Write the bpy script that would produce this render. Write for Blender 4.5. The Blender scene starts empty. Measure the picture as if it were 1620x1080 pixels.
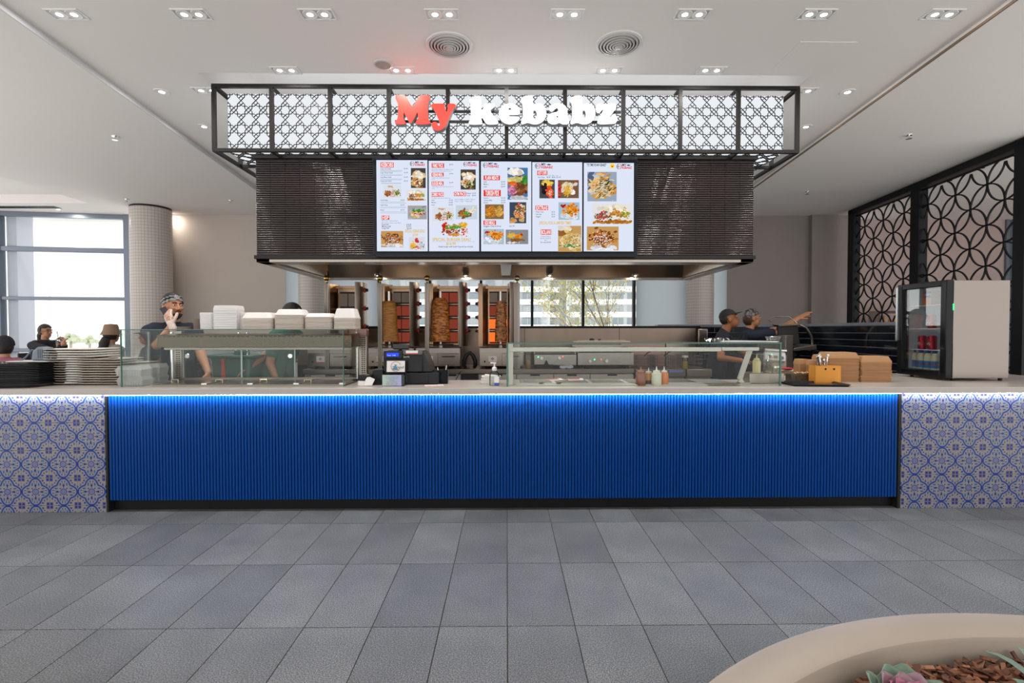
import bpy, bmesh, math, random
from mathutils import Vector, Matrix, Euler
R = math.radians
PI = math.pi
rnd = random.Random(7)
SC = bpy.context.scene
COL = SC.collection
# ---------------------------------------------------------------- camera
FPX = 790.0
cd = bpy.data.cameras.new('camera'); cam = bpy.data.objects.new('camera', cd); COL.objects.link(cam)
cd.sensor_width = 36.0; cd.sensor_fit = 'HORIZONTAL'; cd.lens = FPX/1620.0*36.0
cd.clip_start = 0.05; cd.clip_end = 600
CAMROT = Euler((R(90-1.23), R(0.06), R(-0.62)), 'XYZ')
cam.location = (0, 0, 1.311); cam.rotation_euler = CAMROT
SC.camera = cam
_cm = CAMROT.to_matrix(); _cl = Vector((0, 0, 1.311))
def at(px, py, Y):
    """real place (x, y, z) of a photo pixel at room depth Y"""
    d = _cm @ Vector(((px-810)/FPX, (540-py)/FPX, -1.0))
    t = Y/d.y
    return _cl + d*t
def at_z(px, py, z):
    d = _cm @ Vector(((px-810)/FPX, (540-py)/FPX, -1.0))
    t = (z-_cl.z)/d.z
    return _cl + d*t
def ax(px, Y): return at(px, 523, Y).x
def az(px, py, Y): return at(px, py, Y).z
# ---------------------------------------------------------------- world, exposure
W = bpy.data.worlds.new('overcast_sky'); SC.world = W; W.use_nodes = True
bg = W.node_tree.nodes['Background']; bg.inputs[0].default_value = (1.0, 0.985, 0.965, 1); bg.inputs[1].default_value = 1.25
SC.view_settings.view_transform = 'Standard'; SC.view_settings.look = 'None'
SC.view_settings.exposure = 0.38; SC.view_settings.gamma = 1.0
SC.view_settings.use_curve_mapping = False
LAMP_W = 5.0        # each twin downlight
ROUND_W = 4.0
# ---------------------------------------------------------------- materials
SC.cycles.transparent_max_bounces = 32
MATS = {}
def lin(c):
    if isinstance(c, str):
        c = c.lstrip('#'); c = tuple(int(c[i:i+2], 16)/255 for i in (0, 2, 4))
        c = tuple(x/12.92 if x <= 0.04045 else ((x+0.055)/1.055)**2.4 for x in c)
    return (c[0], c[1], c[2], 1.0)
def nd(nt, typ, **kw):
    n = nt.nodes.new(typ)
    for k, v in kw.items():
        if k.startswith('i_'):
            key = k[2:]
            key = int(key) if key.isdigit() else key.replace('_', ' ')
            n.inputs[key].default_value = v
        else: setattr(n, k, v)
    return n
def mat(name, col=(.8, .8, .8), rough=.5, metal=0.0, var=0.0, vscale=20, bump=0.0, bscale=60, coat=0.0,
        stretch=None, emit=None, estr=1.0, objvar=0.0, trans=0.0, alpha=1.0, sheen=0.0, col2=None, spec=None):
    if name in MATS: return MATS[name]
    m = bpy.data.materials.new(name); m.use_nodes = True; nt = m.node_tree
    b = nt.nodes['Principled BSDF']; c = lin(col)
    b.inputs['Base Color'].default_value = c; b.inputs['Roughness'].default_value = rough
    b.inputs['Metallic'].default_value = metal; b.inputs['Coat Weight'].default_value = coat
    b.inputs['Transmission Weight'].default_value = trans; b.inputs['Alpha'].default_value = alpha
    if spec is not None: b.inputs['Specular IOR Level'].default_value = spec
    tc = nd(nt, 'ShaderNodeTexCoord'); vec = tc.outputs['Object']
    if stretch:
        mp = nd(nt, 'ShaderNodeMapping'); mp.inputs['Scale'].default_value = stretch
        nt.links.new(vec, mp.inputs[0]); vec = mp.outputs[0]
    cout = None
    if var or col2:
        nz = nd(nt, 'ShaderNodeTexNoise'); nz.inputs['Scale'].default_value = vscale; nz.inputs['Detail'].default_value = 4
        nt.links.new(vec, nz.inputs['Vector'])
        mx = nd(nt, 'ShaderNodeMix', data_type='RGBA')
        c2 = lin(col2) if col2 else None
        if c2:
            rp = nd(nt, 'ShaderNodeMapRange'); rp.inputs[1].default_value = .38; rp.inputs[2].default_value = .62
            nt.links.new(nz.outputs[0], rp.inputs[0]); nt.links.new(rp.outputs[0], mx.inputs[0])
            mx.inputs[6].default_value = c; mx.inputs[7].default_value = c2
        else:
            nt.links.new(nz.outputs[0], mx.inputs[0])
            mx.inputs[6].default_value = tuple(max(0, x*(1-var)) for x in c[:3])+(1,)
            mx.inputs[7].default_value = tuple(min(1, x*(1+var)) for x in c[:3])+(1,)
        cout = mx.outputs[2]
    if objvar:
        oi = nd(nt, 'ShaderNodeObjectInfo'); mr = nd(nt, 'ShaderNodeMapRange')
        mr.inputs[3].default_value = 1-objvar; mr.inputs[4].default_value = 1+objvar
        nt.links.new(oi.outputs['Random'], mr.inputs[0])
        hv = nd(nt, 'ShaderNodeHueSaturation'); nt.links.new(mr.outputs[0], hv.inputs['Value'])
        if cout: nt.links.new(cout, hv.inputs['Color'])
        else: hv.inputs['Color'].default_value = c
        cout = hv.outputs[0]
    if cout: nt.links.new(cout, b.inputs['Base Color'])
    if bump:
        n2 = nd(nt, 'ShaderNodeTexNoise'); n2.inputs['Scale'].default_value = bscale; n2.inputs['Detail'].default_value = 3
        nt.links.new(vec, n2.inputs['Vector'])
        bp = nd(nt, 'ShaderNodeBump'); bp.inputs['Strength'].default_value = bump; bp.inputs['Distance'].default_value = 0.01
        nt.links.new(n2.outputs[0], bp.inputs['Height']); nt.links.new(bp.outputs[0], b.inputs['Normal'])
    if emit is not None:
        b.inputs['Emission Color'].default_value = lin(emit); b.inputs['Emission Strength'].default_value = estr
    MATS[name] = m
    return m
def emis(name, col, s):
    if name in MATS: return MATS[name]
    m = bpy.data.materials.new(name); m.use_nodes = True; nt = m.node_tree
    nt.nodes.remove(nt.nodes['Principled BSDF']); e = nd(nt, 'ShaderNodeEmission')
    e.inputs[0].default_value = lin(col); e.inputs[1].default_value = s
    nt.links.new(e.outputs[0], nt.nodes['Material Output'].inputs[0]); MATS[name] = m
    return m
def glassmat(name, tint=(.972, .99, .982), ior=1.45, boost=.38, rough=0.0):
    if name in MATS: return MATS[name]
    m = bpy.data.materials.new(name); m.use_nodes = True; nt = m.node_tree
    nt.nodes.remove(nt.nodes['Principled BSDF'])
    t = nd(nt, 'ShaderNodeBsdfTransparent'); t.inputs[0].default_value = lin(tint)
    g = nd(nt, 'ShaderNodeBsdfGlossy'); g.inputs['Roughness'].default_value = rough
    f = nd(nt, 'ShaderNodeFresnel'); f.inputs[0].default_value = ior
    mm = nd(nt, 'ShaderNodeMath', operation='MULTIPLY'); mm.inputs[1].default_value = boost
    nt.links.new(f.outputs[0], mm.inputs[0])
    x = nd(nt, 'ShaderNodeMixShader'); nt.links.new(mm.outputs[0], x.inputs[0])
    nt.links.new(t.outputs[0], x.inputs[1]); nt.links.new(g.outputs[0], x.inputs[2])
    nt.links.new(x.outputs[0], nt.nodes['Material Output'].inputs[0]); MATS[name] = m
    return m
class E:
    """tiny wrapper for math-node expressions"""
    nt = None
    def __init__(s, k): s.k = k
    @staticmethod
    def op(o, *a):
        n = E.nt.nodes.new('ShaderNodeMath'); n.operation = o
        for i, x in enumerate(a):
            if isinstance(x, E): E.nt.links.new(x.k, n.inputs[i])
            else: n.inputs[i].default_value = x
        return E(n.outputs[0])
    def __add__(s, o): return E.op('ADD', s, o)
    def __radd__(s, o): return E.op('ADD', o, s)
    def __sub__(s, o): return E.op('SUBTRACT', s, o)
    def __rsub__(s, o): return E.op('SUBTRACT', o, s)
    def __mul__(s, o): return E.op('MULTIPLY', s, o)
    def __rmul__(s, o): return E.op('MULTIPLY', o, s)
    def __lt__(s, o): return E.op('LESS_THAN', s, o)
    def __gt__(s, o): return E.op('GREATER_THAN', s, o)
    def abs(s): return E.op('ABSOLUTE', s)
    def pow(s, p): return E.op('POWER', s, p)
    def sqrt(s): return E.op('SQRT', s)
    def min(s, o): return E.op('MINIMUM', s, o)
    def max(s, o): return E.op('MAXIMUM', s, o)
# common finishes
STEEL = mat('brushed_steel', (.31, .265, .23), .30, 1.0, var=.12, vscale=30, stretch=(1, 1, 14))
STEEL_H = mat('brushed_steel_flat', (.30, .255, .22), .34, 1.0, var=.10, vscale=30, stretch=(14, 14, 1))
STEEL_HOOD = mat('hood_steel', (.38, .335, .29), .28, 1.0, var=.12, vscale=9, stretch=(10, 1, 1))
BLACK = mat('black_powdercoat', (.006, .0065, .008), .42, spec=.22)
DARKMET = mat('dark_bronze_metal', (.018, .016, .016), .42, spec=.25)
BLKPL = mat('black_plastic', (.010, .011, .013), .38, spec=.3, bump=.1, bscale=400)
WHITEPL = mat('white_plastic', (.80, .78, .75), .42)
GLASS = glassmat('clear_glass')
GEDGE = mat('green_glass_edge', (.012, .12, .085), .12, coat=.5)
CHROME = mat('chrome', (.78, .77, .75), .12, 1.0)
BRASS = mat('polished_brass', (.62, .40, .12), .14, 1.0)
# ---------------------------------------------------------------- mesh builder
class B:
    def __init__(s): s.v = []; s.f = []; s.c = []; s._cc = None
    def add(s, vs, fs):
        o = len(s.v); s.v += [tuple(p) for p in vs]
        for f in fs: s.f.append(tuple(i+o for i in f)); s.c.append(s._cc)
        return s
    def col(s, c): s._cc = c; return s
    def box(s, x0, x1, y0, y1, z0, z1):
        if x0 > x1: x0, x1 = x1, x0
        if y0 > y1: y0, y1 = y1, y0
        if z0 > z1: z0, z1 = z1, z0
        return s.add([(x0,y0,z0),(x1,y0,z0),(x1,y1,z0),(x0,y1,z0),(x0,y0,z1),(x1,y0,z1),(x1,y1,z1),(x0,y1,z1)],
                     [(0,3,2,1),(4,5,6,7),(0,1,5,4),(1,2,6,5),(2,3,7,6),(3,0,4,7)])
    def cbox(s, c, d): return s.box(c[0]-d[0]/2, c[0]+d[0]/2, c[1]-d[1]/2, c[1]+d[1]/2, c[2]-d[2]/2, c[2]+d[2]/2)
    def frustum(s, c, a, b, z0, z1):
        """box tapering from half-size a at z0 to half-size b at z1"""
        x, y = c
        return s.add([(x-a[0],y-a[1],z0),(x+a[0],y-a[1],z0),(x+a[0],y+a[1],z0),(x-a[0],y+a[1],z0),
                      (x-b[0],y-b[1],z1),(x+b[0],y-b[1],z1),(x+b[0],y+b[1],z1),(x-b[0],y+b[1],z1)],
                     [(0,3,2,1),(4,5,6,7),(0,1,5,4),(1,2,6,5),(2,3,7,6),(3,0,4,7)])
    def cyl(s, p0, p1, r0, r1=None, n=14, cap=True):
        p0 = Vector(p0); p1 = Vector(p1); r1 = r0 if r1 is None else r1
        d = (p1-p0).normalized(); u = d.orthogonal().normalized(); w = d.cross(u)
        vs = []
        for p, r in ((p0, r0), (p1, r1)):
            for i in range(n):
                a = 2*PI*i/n; vs.append(p + u*math.cos(a)*r + w*math.sin(a)*r)
        fs = [(i, (i+1) % n, n+(i+1) % n, n+i) for i in range(n)]
        if cap: fs += [tuple(range(n-1, -1, -1)), tuple(range(n, 2*n))]
        return s.add(vs, fs)
    def bar(s, p0, p1, w, h, up=(0, 0, 1)):
        p0 = Vector(p0); p1 = Vector(p1); d = (p1-p0).normalized(); up = Vector(up)
        if abs(d.dot(up)) > .99: up = Vector((1, 0, 0))
        sx = d.cross(up).normalized()*(w/2); sy = sx.cross(d).normalized()*(h/2)
        vs = [p+a*sx+b*sy for p in (p0, p1) for a, b in ((-1,-1),(1,-1),(1,1),(-1,1))]
        return s.add(vs, [(0,1,2,3),(7,6,5,4),(0,4,5,1),(1,5,6,2),(2,6,7,3),(3,7,4,0)])
    def lathe(s, prof, n=20, c=(0, 0, 0), a0=0.0, a1=2*PI, sx=1.0, sy=1.0):
        full = abs(a1-a0-2*PI) < 1e-6; m = n if full else n+1
        vs = []
        for r, z in prof:
            for i in range(m):
                a = a0+(a1-a0)*i/n; vs.append((c[0]+r*math.cos(a)*sx, c[1]+r*math.sin(a)*sy, c[2]+z))
        fs = []
        for k in range(len(prof)-1):
            for i in range(n):
                j = (i+1) % m
                fs.append((k*m+i, k*m+j, (k+1)*m+j, (k+1)*m+i))
        if full:
            if prof[0][0] > 1e-6: fs.append(tuple(range(n-1, -1, -1)))
            if prof[-1][0] > 1e-6: fs.append(tuple(range((len(prof)-1)*m, len(prof)*m)))
        return s.add(vs, fs)
    def sphere(s, c, r, nu=14, nv=9):
        if not hasattr(r, '__len__'): r = (r, r, r)
        vs = []; fs = []
        for j in range(1, nv):
            t = PI*j/nv
            for i in range(nu):
                a = 2*PI*i/nu; vs.append((c[0]+r[0]*math.sin(t)*math.cos(a), c[1]+r[1]*math.sin(t)*math.sin(a), c[2]+r[2]*math.cos(t)))
        top = len(vs); vs.append((c[0], c[1], c[2]+r[2])); bot = len(vs); vs.append((c[0], c[1], c[2]-r[2]))
        for j in range(nv-2):
            for i in range(nu):
                k = (i+1) % nu; fs.append((j*nu+i, (j+1)*nu+i, (j+1)*nu+k, j*nu+k))
        for i in range(nu):
            k = (i+1) % nu; fs.append((top, i, k)); fs.append((bot, (nv-2)*nu+k, (nv-2)*nu+i))
        return s.add(vs, fs)
    def prism(s, poly, lo, hi, plane='xz'):
        """extrude a 2-D polygon; plane xz extrudes along y, xy along z, yz along x"""
        def P(a, b, h): return {'xz': (a, h, b), 'xy': (a, b, h), 'yz': (h, a, b)}[plane]
        n = len(poly); vs = [P(a, b, lo) for a, b in poly]+[P(a, b, hi) for a, b in poly]
        fs = [(i, (i+1) % n, n+(i+1) % n, n+i) for i in range(n)]+[tuple(range(n-1, -1, -1)), tuple(range(n, 2*n))]
        return s.add(vs, fs)
    def tube(s, pts, r, n=8, closed=False):
        pts = [Vector(p) for p in pts]; m = len(pts); vs = []; u = None
        for i, p in enumerate(pts):
            if closed: d = pts[(i+1) % m]-pts[i-1]
            else: d = pts[min(i+1, m-1)]-pts[max(i-1, 0)]
            d.normalize()
            u = d.orthogonal().normalized() if u is None else (u-d*u.dot(d)).normalized()
            w = d.cross(u); rr = r[i] if hasattr(r, '__len__') else r
            for k in range(n):
                a = 2*PI*k/n; vs.append(p+u*math.cos(a)*rr+w*math.sin(a)*rr)
        fs = []
        for i in range(m if closed else m-1):
            j = (i+1) % m
            for k in range(n):
                l = (k+1) % n; fs.append((i*n+k, i*n+l, j*n+l, j*n+k))
        if not closed: fs += [tuple(range(n-1, -1, -1)), tuple(range((m-1)*n, m*n))]
        return s.add(vs, fs)
    def xf(s, mtx):
        s.v = [tuple(mtx @ Vector(p)) for p in s.v]; return s
    def rot(s, rx=0, ry=0, rz=0, o=(0, 0, 0)):
        o = Vector(o); m = Matrix.Translation(o) @ Euler((rx, ry, rz)).to_matrix().to_4x4() @ Matrix.Translation(-o)
        return s.xf(m)
    def mesh(s, name, m=None, smooth=35, fix=True):
        me = bpy.data.meshes.new(name); me.from_pydata([tuple(p) for p in s.v], [], s.f)
        if any(c is not None for c in s.c):
            ca = me.color_attributes.new('Col', 'FLOAT_COLOR', 'CORNER'); k = 0
            for poly, c in zip(me.polygons, s.c):
                c = c or (1, 1, 1, 1)
                for li in poly.loop_indices: ca.data[li].color = c
        if fix:
            bm = bmesh.new(); bm.from_mesh(me); bmesh.ops.recalc_face_normals(bm, faces=bm.faces); bm.to_mesh(me); bm.free()
        if m: me.materials.append(m)
        if smooth and len(me.polygons):
            me.shade_smooth(); me.set_sharp_from_angle(angle=R(smooth))
        return me
    def obj(s, name, m=None, parent=None, loc=(0, 0, 0), rot=(0, 0, 0), smooth=35, bevel=0.0, seg=2, fix=True):
        o = bpy.data.objects.new(name, s.mesh(name, m, smooth, fix)); COL.objects.link(o)
        o.parent = parent; o.location = loc; o.rotation_euler = rot
        if bevel:
            md = o.modifiers.new('bevel', 'BEVEL'); md.width = bevel; md.segments = seg; md.limit_method = 'ANGLE'; md.angle_limit = R(40)
        return o
def tag(o, label=None, cat=None, group=None, kind=None):
    if label: o['label'] = label
    if cat: o['category'] = cat
    if group: o['group'] = group
    if kind: o['kind'] = kind
    return o
def thing(name, label, cat, loc=(0, 0, 0), rz=0.0, group=None, kind=None):
    o = bpy.data.objects.new(name, None); COL.objects.link(o); o.empty_display_size = .05
    o.location = loc; o.rotation_euler = (0, 0, rz)
    return tag(o, label, cat, group, kind)
def struct(o): o['kind'] = 'structure'; return o
def dup(o, parent=None, loc=None, rz=None, label=None, group=None, deep=True):
    c = o.copy(); COL.objects.link(c); c.parent = parent
    if loc is not None: c.location = loc
    if rz is not None: c.rotation_euler = (0, 0, rz)
    if label: c['label'] = label
    if group: c['group'] = group
    if deep:
        for ch in list(o.children): dup(ch, c)
    return c
def inst(name, me, parent=None, loc=(0, 0, 0), rot=(0, 0, 0)):
    o = bpy.data.objects.new(name, me); COL.objects.link(o); o.parent = parent; o.location = loc; o.rotation_euler = rot
    return o
def area(name, loc, sx, sy, power, rot=(0, 0, 0), col=(1, .96, .9), parent=None, spread=PI):
    l = bpy.data.lights.new(name, 'AREA'); l.shape = 'DISK'; l.size = sx; l.energy = power; l.color = col; l.spread = spread
    o = bpy.data.objects.new(name, l); COL.objects.link(o); o.location = loc; o.rotation_euler = rot; o.parent = parent
    return o
TEXTS = []
def text(name, s, m, parent, loc, size, rot=(PI/2, 0, 0), align='LEFT', sx=1.0, ext=0.0, bold=0.0):
    TEXTS.append((name, s, m, parent, loc, size, rot, align, sx, ext, bold))
def flush_text():
    tmp = []
    for (name, s, m, parent, loc, size, rot, align, sx, ext, bold) in TEXTS:
        cu = bpy.data.curves.new(name, 'FONT'); cu.body = s; cu.size = size; cu.align_x = align; cu.extrude = ext; cu.offset = bold
        cu.resolution_u = 2
        t = bpy.data.objects.new('tmp_text', cu); COL.objects.link(t); tmp.append((t, cu))
    dg = bpy.context.evaluated_depsgraph_get()
    for (t, cu), (name, s, m, parent, loc, size, rot, align, sx, ext, bold) in zip(tmp, TEXTS):
        me = bpy.data.meshes.new_from_object(t.evaluated_get(dg)); me.name = name; me.materials.clear(); me.materials.append(m)
        o = bpy.data.objects.new(name, me); COL.objects.link(o); o.parent = parent; o.location = loc; o.rotation_euler = rot; o.scale = (sx, 1, 1)
    for t, cu in tmp:
        bpy.data.objects.remove(t); bpy.data.curves.remove(cu)
# ================================================================ structure
CZ, SZ = 3.42, 3.38
M_CEIL = mat('ceiling_paint', (.86, .82, .79), .85)
M_WALLW = mat('warm_wall_paint', (.56, .49, .44), .8, var=.04, vscale=3)
M_WALLG = mat('grey_wall_plaster', (.30, .265, .25), .8, var=.08, vscale=2)
M_PINK = mat('pink_wall_paint', (.50, .39, .36), .8)
# --- floor: dark joint slab with separate granite pavers
def granite_mat():
    m = bpy.data.materials.new('granite_paver'); m.use_nodes = True; nt = m.node_tree; b = nt.nodes['Principled BSDF']
    tc = nd(nt, 'ShaderNodeTexCoord'); oi = nd(nt, 'ShaderNodeObjectInfo')
    off = nd(nt, 'ShaderNodeVectorMath', operation='SCALE'); off.inputs[0].default_value = (37, 19, 0)
    nt.links.new(oi.outputs['Random'], off.inputs['Scale'])
    ad = nd(nt, 'ShaderNodeVectorMath', operation='ADD'); nt.links.new(tc.outputs['Object'], ad.inputs[0]); nt.links.new(off.outputs[0], ad.inputs[1])
    n1 = nd(nt, 'ShaderNodeTexNoise'); n1.inputs['Scale'].default_value = 190; n1.inputs['Detail'].default_value = 3
    n2 = nd(nt, 'ShaderNodeTexNoise'); n2.inputs['Scale'].default_value = 3.5; n2.inputs['Detail'].default_value = 3
    for n in (n1, n2): nt.links.new(ad.outputs[0], n.inputs['Vector'])
    r1 = nd(nt, 'ShaderNodeValToRGB'); e = r1.color_ramp.elements
    e[0].position = .36; e[0].color = (.040, .040, .040, 1); e[1].position = .66; e[1].color = (.235, .232, .228, 1)
    k = e.new(.50); k.color = (.110, .1095, .109, 1)
    nt.links.new(n1.outputs[0], r1.inputs[0])
    m1 = nd(nt, 'ShaderNodeMapRange'); m1.inputs[1].default_value = .3; m1.inputs[2].default_value = .7; m1.inputs[3].default_value = .82; m1.inputs[4].default_value = 1.2
    nt.links.new(n2.outputs[0], m1.inputs[0])
    m2 = nd(nt, 'ShaderNodeMapRange'); m2.inputs[3].default_value = .84; m2.inputs[4].default_value = 1.16; nt.links.new(oi.outputs['Random'], m2.inputs[0])
    mm = nd(nt, 'ShaderNodeMath', operation='MULTIPLY'); nt.links.new(m1.outputs[0], mm.inputs[0]); nt.links.new(m2.outputs[0], mm.inputs[1])
    hv = nd(nt, 'ShaderNodeHueSaturation'); nt.links.new(r1.outputs[0], hv.inputs['Color']); nt.links.new(mm.outputs[0], hv.inputs['Value'])
    nt.links.new(hv.outputs[0], b.inputs['Base Color']); b.inputs['Roughness'].default_value = .43
    bp = nd(nt, 'ShaderNodeBump'); bp.inputs['Strength'].default_value = .18; bp.inputs['Distance'].default_value = .002
    nt.links.new(n1.outputs[0], bp.inputs['Height']); nt.links.new(bp.outputs[0], b.inputs['Normal'])
    return m
M_GRAN = granite_mat()
floor = struct(B().box(-4.7, 4.8, -1.5, 4.55, -.12, -.006).box(-9.5, 12, 4.55, 9.4, -.12, -.006).obj('floor', mat('floor_joint', (.045, .044, .043), .9)))
pv = B().box(-.1480, .1480, -.2980, .2980, -.02, 0).mesh('floor_tile', M_GRAN)
for r in range(-3, 3):
    for c in range(-14, 14):
        inst('floor_tile', pv, floor, (.3*c+.15+.002, 2.79+.6*r+.3, 0))
# paving outside the camera's view: one plain stretch each side, same stone
M_GRAN2 = mat('granite_far', (.13, .13, .13), .45, var=.3, vscale=150)
B().box(-4.7, -4.203, -1.5, 4.595, -.02, -.001).box(4.207, 4.8, -1.5, 4.595, -.02, -.001).box(-4.203, 4.207, -1.5, .985, -.02, -.001).box(-9.5, 12, 4.595, 9.4, -.02, -.001).obj('floor_field', M_GRAN2, floor)
# --- ceiling
def xl(Y): return -3.24-.106*(Y-3.23)
def xr(Y): return 3.207+.097*(Y-3.19)
PK0, PK1, PKX = 4.155, 6.3, 2.52
cb = B()
for a, b, pl in ((-2.0, PK0, None), (PK0, PK1, 'l'), (PK0, PK1, 'r'), (PK1, 9.6, None)):
    x00 = xl(a) if pl != 'r' else PKX; x01 = xl(b) if pl != 'r' else PKX
    x10 = xr(a) if pl != 'l' else -PKX; x11 = xr(b) if pl != 'l' else -PKX
    cb.prism([(x00, a), (x10, a), (x11, b), (x01, b)], CZ, CZ+.10, 'xy')
# the raised pocket the sign cage hangs in
cb.box(-PKX-.03, PKX+.03, PK0-.03, PK1+.03, CZ+.42, CZ+.46)
cb.box(-PKX-.03, -PKX, PK0-.03, PK1+.03, CZ+.10, CZ+.42).box(PKX, PKX+.03, PK0-.03, PK1+.03, CZ+.10, CZ+.42)
cb.box(-PKX, PKX, PK0-.03, PK0, CZ+.10, CZ+.42).box(-PKX, PKX, PK1, PK1+.03, CZ+.10, CZ+.42)
struct(cb.obj('ceiling', M_CEIL))
# lower side ceilings; the left one has a raised coffer
CF = (-9.4, -6.75, 5.2, 8.2)
lb = B()
lb.prism([(-9.6, -2.0), (xl(-2.0), -2.0), (xl(CF[2]), CF[2]), (-9.6, CF[2])], SZ, SZ+.14, 'xy')
lb.prism([(CF[1], CF[2]), (xl(CF[2]), CF[2]), (xl(CF[3]), CF[3]), (CF[1], CF[3])], SZ, SZ+.14, 'xy')
lb.prism([(-9.6, CF[3]), (xl(CF[3]), CF[3]), (xl(9.6), 9.6), (-9.6, 9.6)], SZ, SZ+.14, 'xy')
lb.box(-9.6, CF[1]+.02, CF[2]-.02, CF[3]+.02, SZ+.14, SZ+.18)
struct(lb.obj('ceiling_left', M_CEIL))
struct(B().prism([(xr(-2.0), -2.0), (12, -2.0), (12, 9.6), (xr(9.6), 9.6)], SZ, SZ+.14, 'xy').obj('ceiling_right', M_CEIL))
for f, nm, z1, m_ in ((xl, 'trim_1', CZ+.02, mat('pale_edge_trim', (.66, .65, .68), .5)), (xr, 'trim_4', SZ+.014, mat('bronze_edge_trim', (.20, .14, .09), .5))):
    struct(B().prism([(f(-2.0)-.006, -2.0), (f(-2.0)+.006, -2.0), (f(9.5)+.006, 9.5), (f(9.5)-.006, 9.5)], SZ-.003, z1, 'xy').obj(nm, m_))
# flush access hatch
hp = at_z(1215, 112, CZ); hq = at_z(1325, 66, CZ); hx0, hx1 = hp.x+.02, hp.x+.44
B().box(hx0, hx1, hq.y, hp.y, CZ-.003, CZ+.02).obj('ceiling_hatch', M_CEIL, None)
tag(bpy.data.objects['ceiling_hatch'], 'flush square access hatch in the ceiling right of the round vents', 'hatch')
# --- back wall pieces at the far side
YB = 9.0
wb = B()
wb.box(ax(272, YB), ax(452, YB), YB, YB+.2, 0, SZ)
wb.box(ax(452, YB), ax(1150, YB), YB, YB+.2, 0, .75).box(ax(452, YB), ax(1150, YB), YB, YB+.2, 3.1, CZ)
struct(wb.obj('wall_back', M_WALLW))
wg = B()
wg.box(ax(1150, YB), ax(1283, YB), YB, YB+.2, 0, SZ)
wg.box(ax(1283, YB-.1), ax(1324, YB-.1), YB-.1, YB+.2, 0, SZ)
wg.box(ax(1324, YB-.04), ax(1348, YB-.04), YB-.04, YB+.2, 0, SZ)
struct(wg.obj('wall_back_right', M_WALLG))
pw = B()
pw.box(ax(1348, 9.3), ax(1588, 9.3), 9.3, 9.45, 0, SZ).box(ax(1606, 9.3), 12, 9.3, 9.45, 0, SZ)
struct(pw.obj('wall_side_room', M_PINK))
struct(B().box(11.9, 12.05, 4.6, 9.45, 0, SZ).obj('wall_right', M_PINK))
M_ALU = mat('grey_blue_aluminium', (.20, .23, .28), .4, .6)
w3 = struct(B().box(ax(1588, 9.28), ax(1590, 9.28)+.03, 9.26, 9.36, 0, SZ).box(ax(1597, 9.28), ax(1600, 9.28), 9.26, 9.36, 0, SZ).obj('window_3', M_ALU))
B().box(ax(1590, 9.3), ax(1606, 9.3), 9.31, 9.32, 0, SZ).obj('pane', GLASS, w3)
# rear window band: mullions, panes, blinds
w2 = thing('window_2', None, None, (0, 0, 0)); struct(w2)
mull = [452, 520, 599, 680, 761, 842, 923, 1004, 1085, 1150]
for i, px in enumerate(mull):
    B().box(ax(px, YB)-.022, ax(px, YB)+.022, YB+.02, YB+.12, .75, 3.1).obj('mullion', BLACK, w2)
B().box(ax(452, YB), ax(1150, YB), YB+.02, YB+.12, .72, .80).obj('window_sill', BLACK, w2)
B().box(ax(452, YB), ax(1150, YB), YB+.02, YB+.12, 3.04, 3.10).obj('window_head', BLACK, w2)
for a, b in zip(mull[2:7], mull[3:8]):
    B().box(ax(a, YB)+.028, ax(b, YB)-.028, YB+.066, YB+.074, .80, 3.04).obj('pane', GLASS, w2)
def blind_mat():
    m = bpy.data.materials.new('roller_blind_cloth'); m.use_nodes = True; nt = m.node_tree
    nt.nodes.remove(nt.nodes['Principled BSDF'])
    d = nd(nt, 'ShaderNodeBsdfDiffuse'); d.inputs[0].default_value = (.66, .70, .73, 1)
    t = nd(nt, 'ShaderNodeBsdfTranslucent'); t.inputs[0].default_value = (.60, .64, .67, 1)
    x = nd(nt, 'ShaderNodeMixShader'); x.inputs[0].default_value = .75
    nt.links.new(d.outputs[0], x.inputs[1]); nt.links.new(t.outputs[0], x.inputs[2]); nt.links.new(x.outputs[0], nt.nodes['Material Output'].inputs[0])
    return m
M_BLIND = blind_mat()
for a, b, w in ((453, 598, 'left of the window behind the kebab grills'), (1006, 1149, 'right of the window with the yellow-leaved tree')):
    t = thing('roller_blind', 'pale blue drawn roller blind '+w, 'blind', (0, 0, 0), group=None)
    B().box(ax(a, YB), ax(b, YB), YB-.012, YB-.009, .78, 3.02).obj('blind_cloth', M_BLIND, t)
    B().cyl((ax(a, YB), YB-.03, 3.06), (ax(b, YB), YB-.03, 3.06), .03).obj('roller_tube', M_ALU, t)
    B().box(ax(a, YB), ax(b, YB), YB-.018, YB-.004, .765, .785).obj('bottom_bar', M_ALU, t)
# left window wall, turned a little from the counter line
pA = at(0, 336, 8.74); pB = at(199, 342, 9.03)
wdir = Vector((pB.x-pA.x, pB.y-pA.y, 0)); wlen = wdir.length; wa = math.atan2(wdir.y, wdir.x)
w1 = thing('window_1', None, None, (pA.x, pA.y, 0), wa); struct(w1)
def wx(px):  # distance along the window line for a photo column
    d = at(px, 523, 1.0); k = d.x
    # intersect ray (k*t, t) with line
    den = wdir.x-k*wdir.y
    return (k*pA.y-pA.x)/den*wlen
for px, w in ((0, .10), (206, .125)):
    c = wx(px); B().box(c-w/2, c+w/2, -.05, .09, 0, SZ).obj('mullion', M_ALU, w1, bevel=.006)
c = wx(206); B().box(-2.6, c, -.03, .06, 3.30, SZ).obj('window_head', M_ALU, w1)
for z, h in ((2.74, .085), (1.885, .06), (.985, .06)):
    B().box(-2.6, c, -.03, .05, z-h/2, z+h/2).obj('transom', M_ALU, w1, bevel=.008)
B().box(-2.6, c, .0, .01, .02, 3.30).obj('pane', GLASS, w1)
B().box(wx(10), wx(26), .05, .42, 0, SZ).obj('fin', mat('pale_lilac_fin', (.55, .56, .66), .5), w1)
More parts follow.
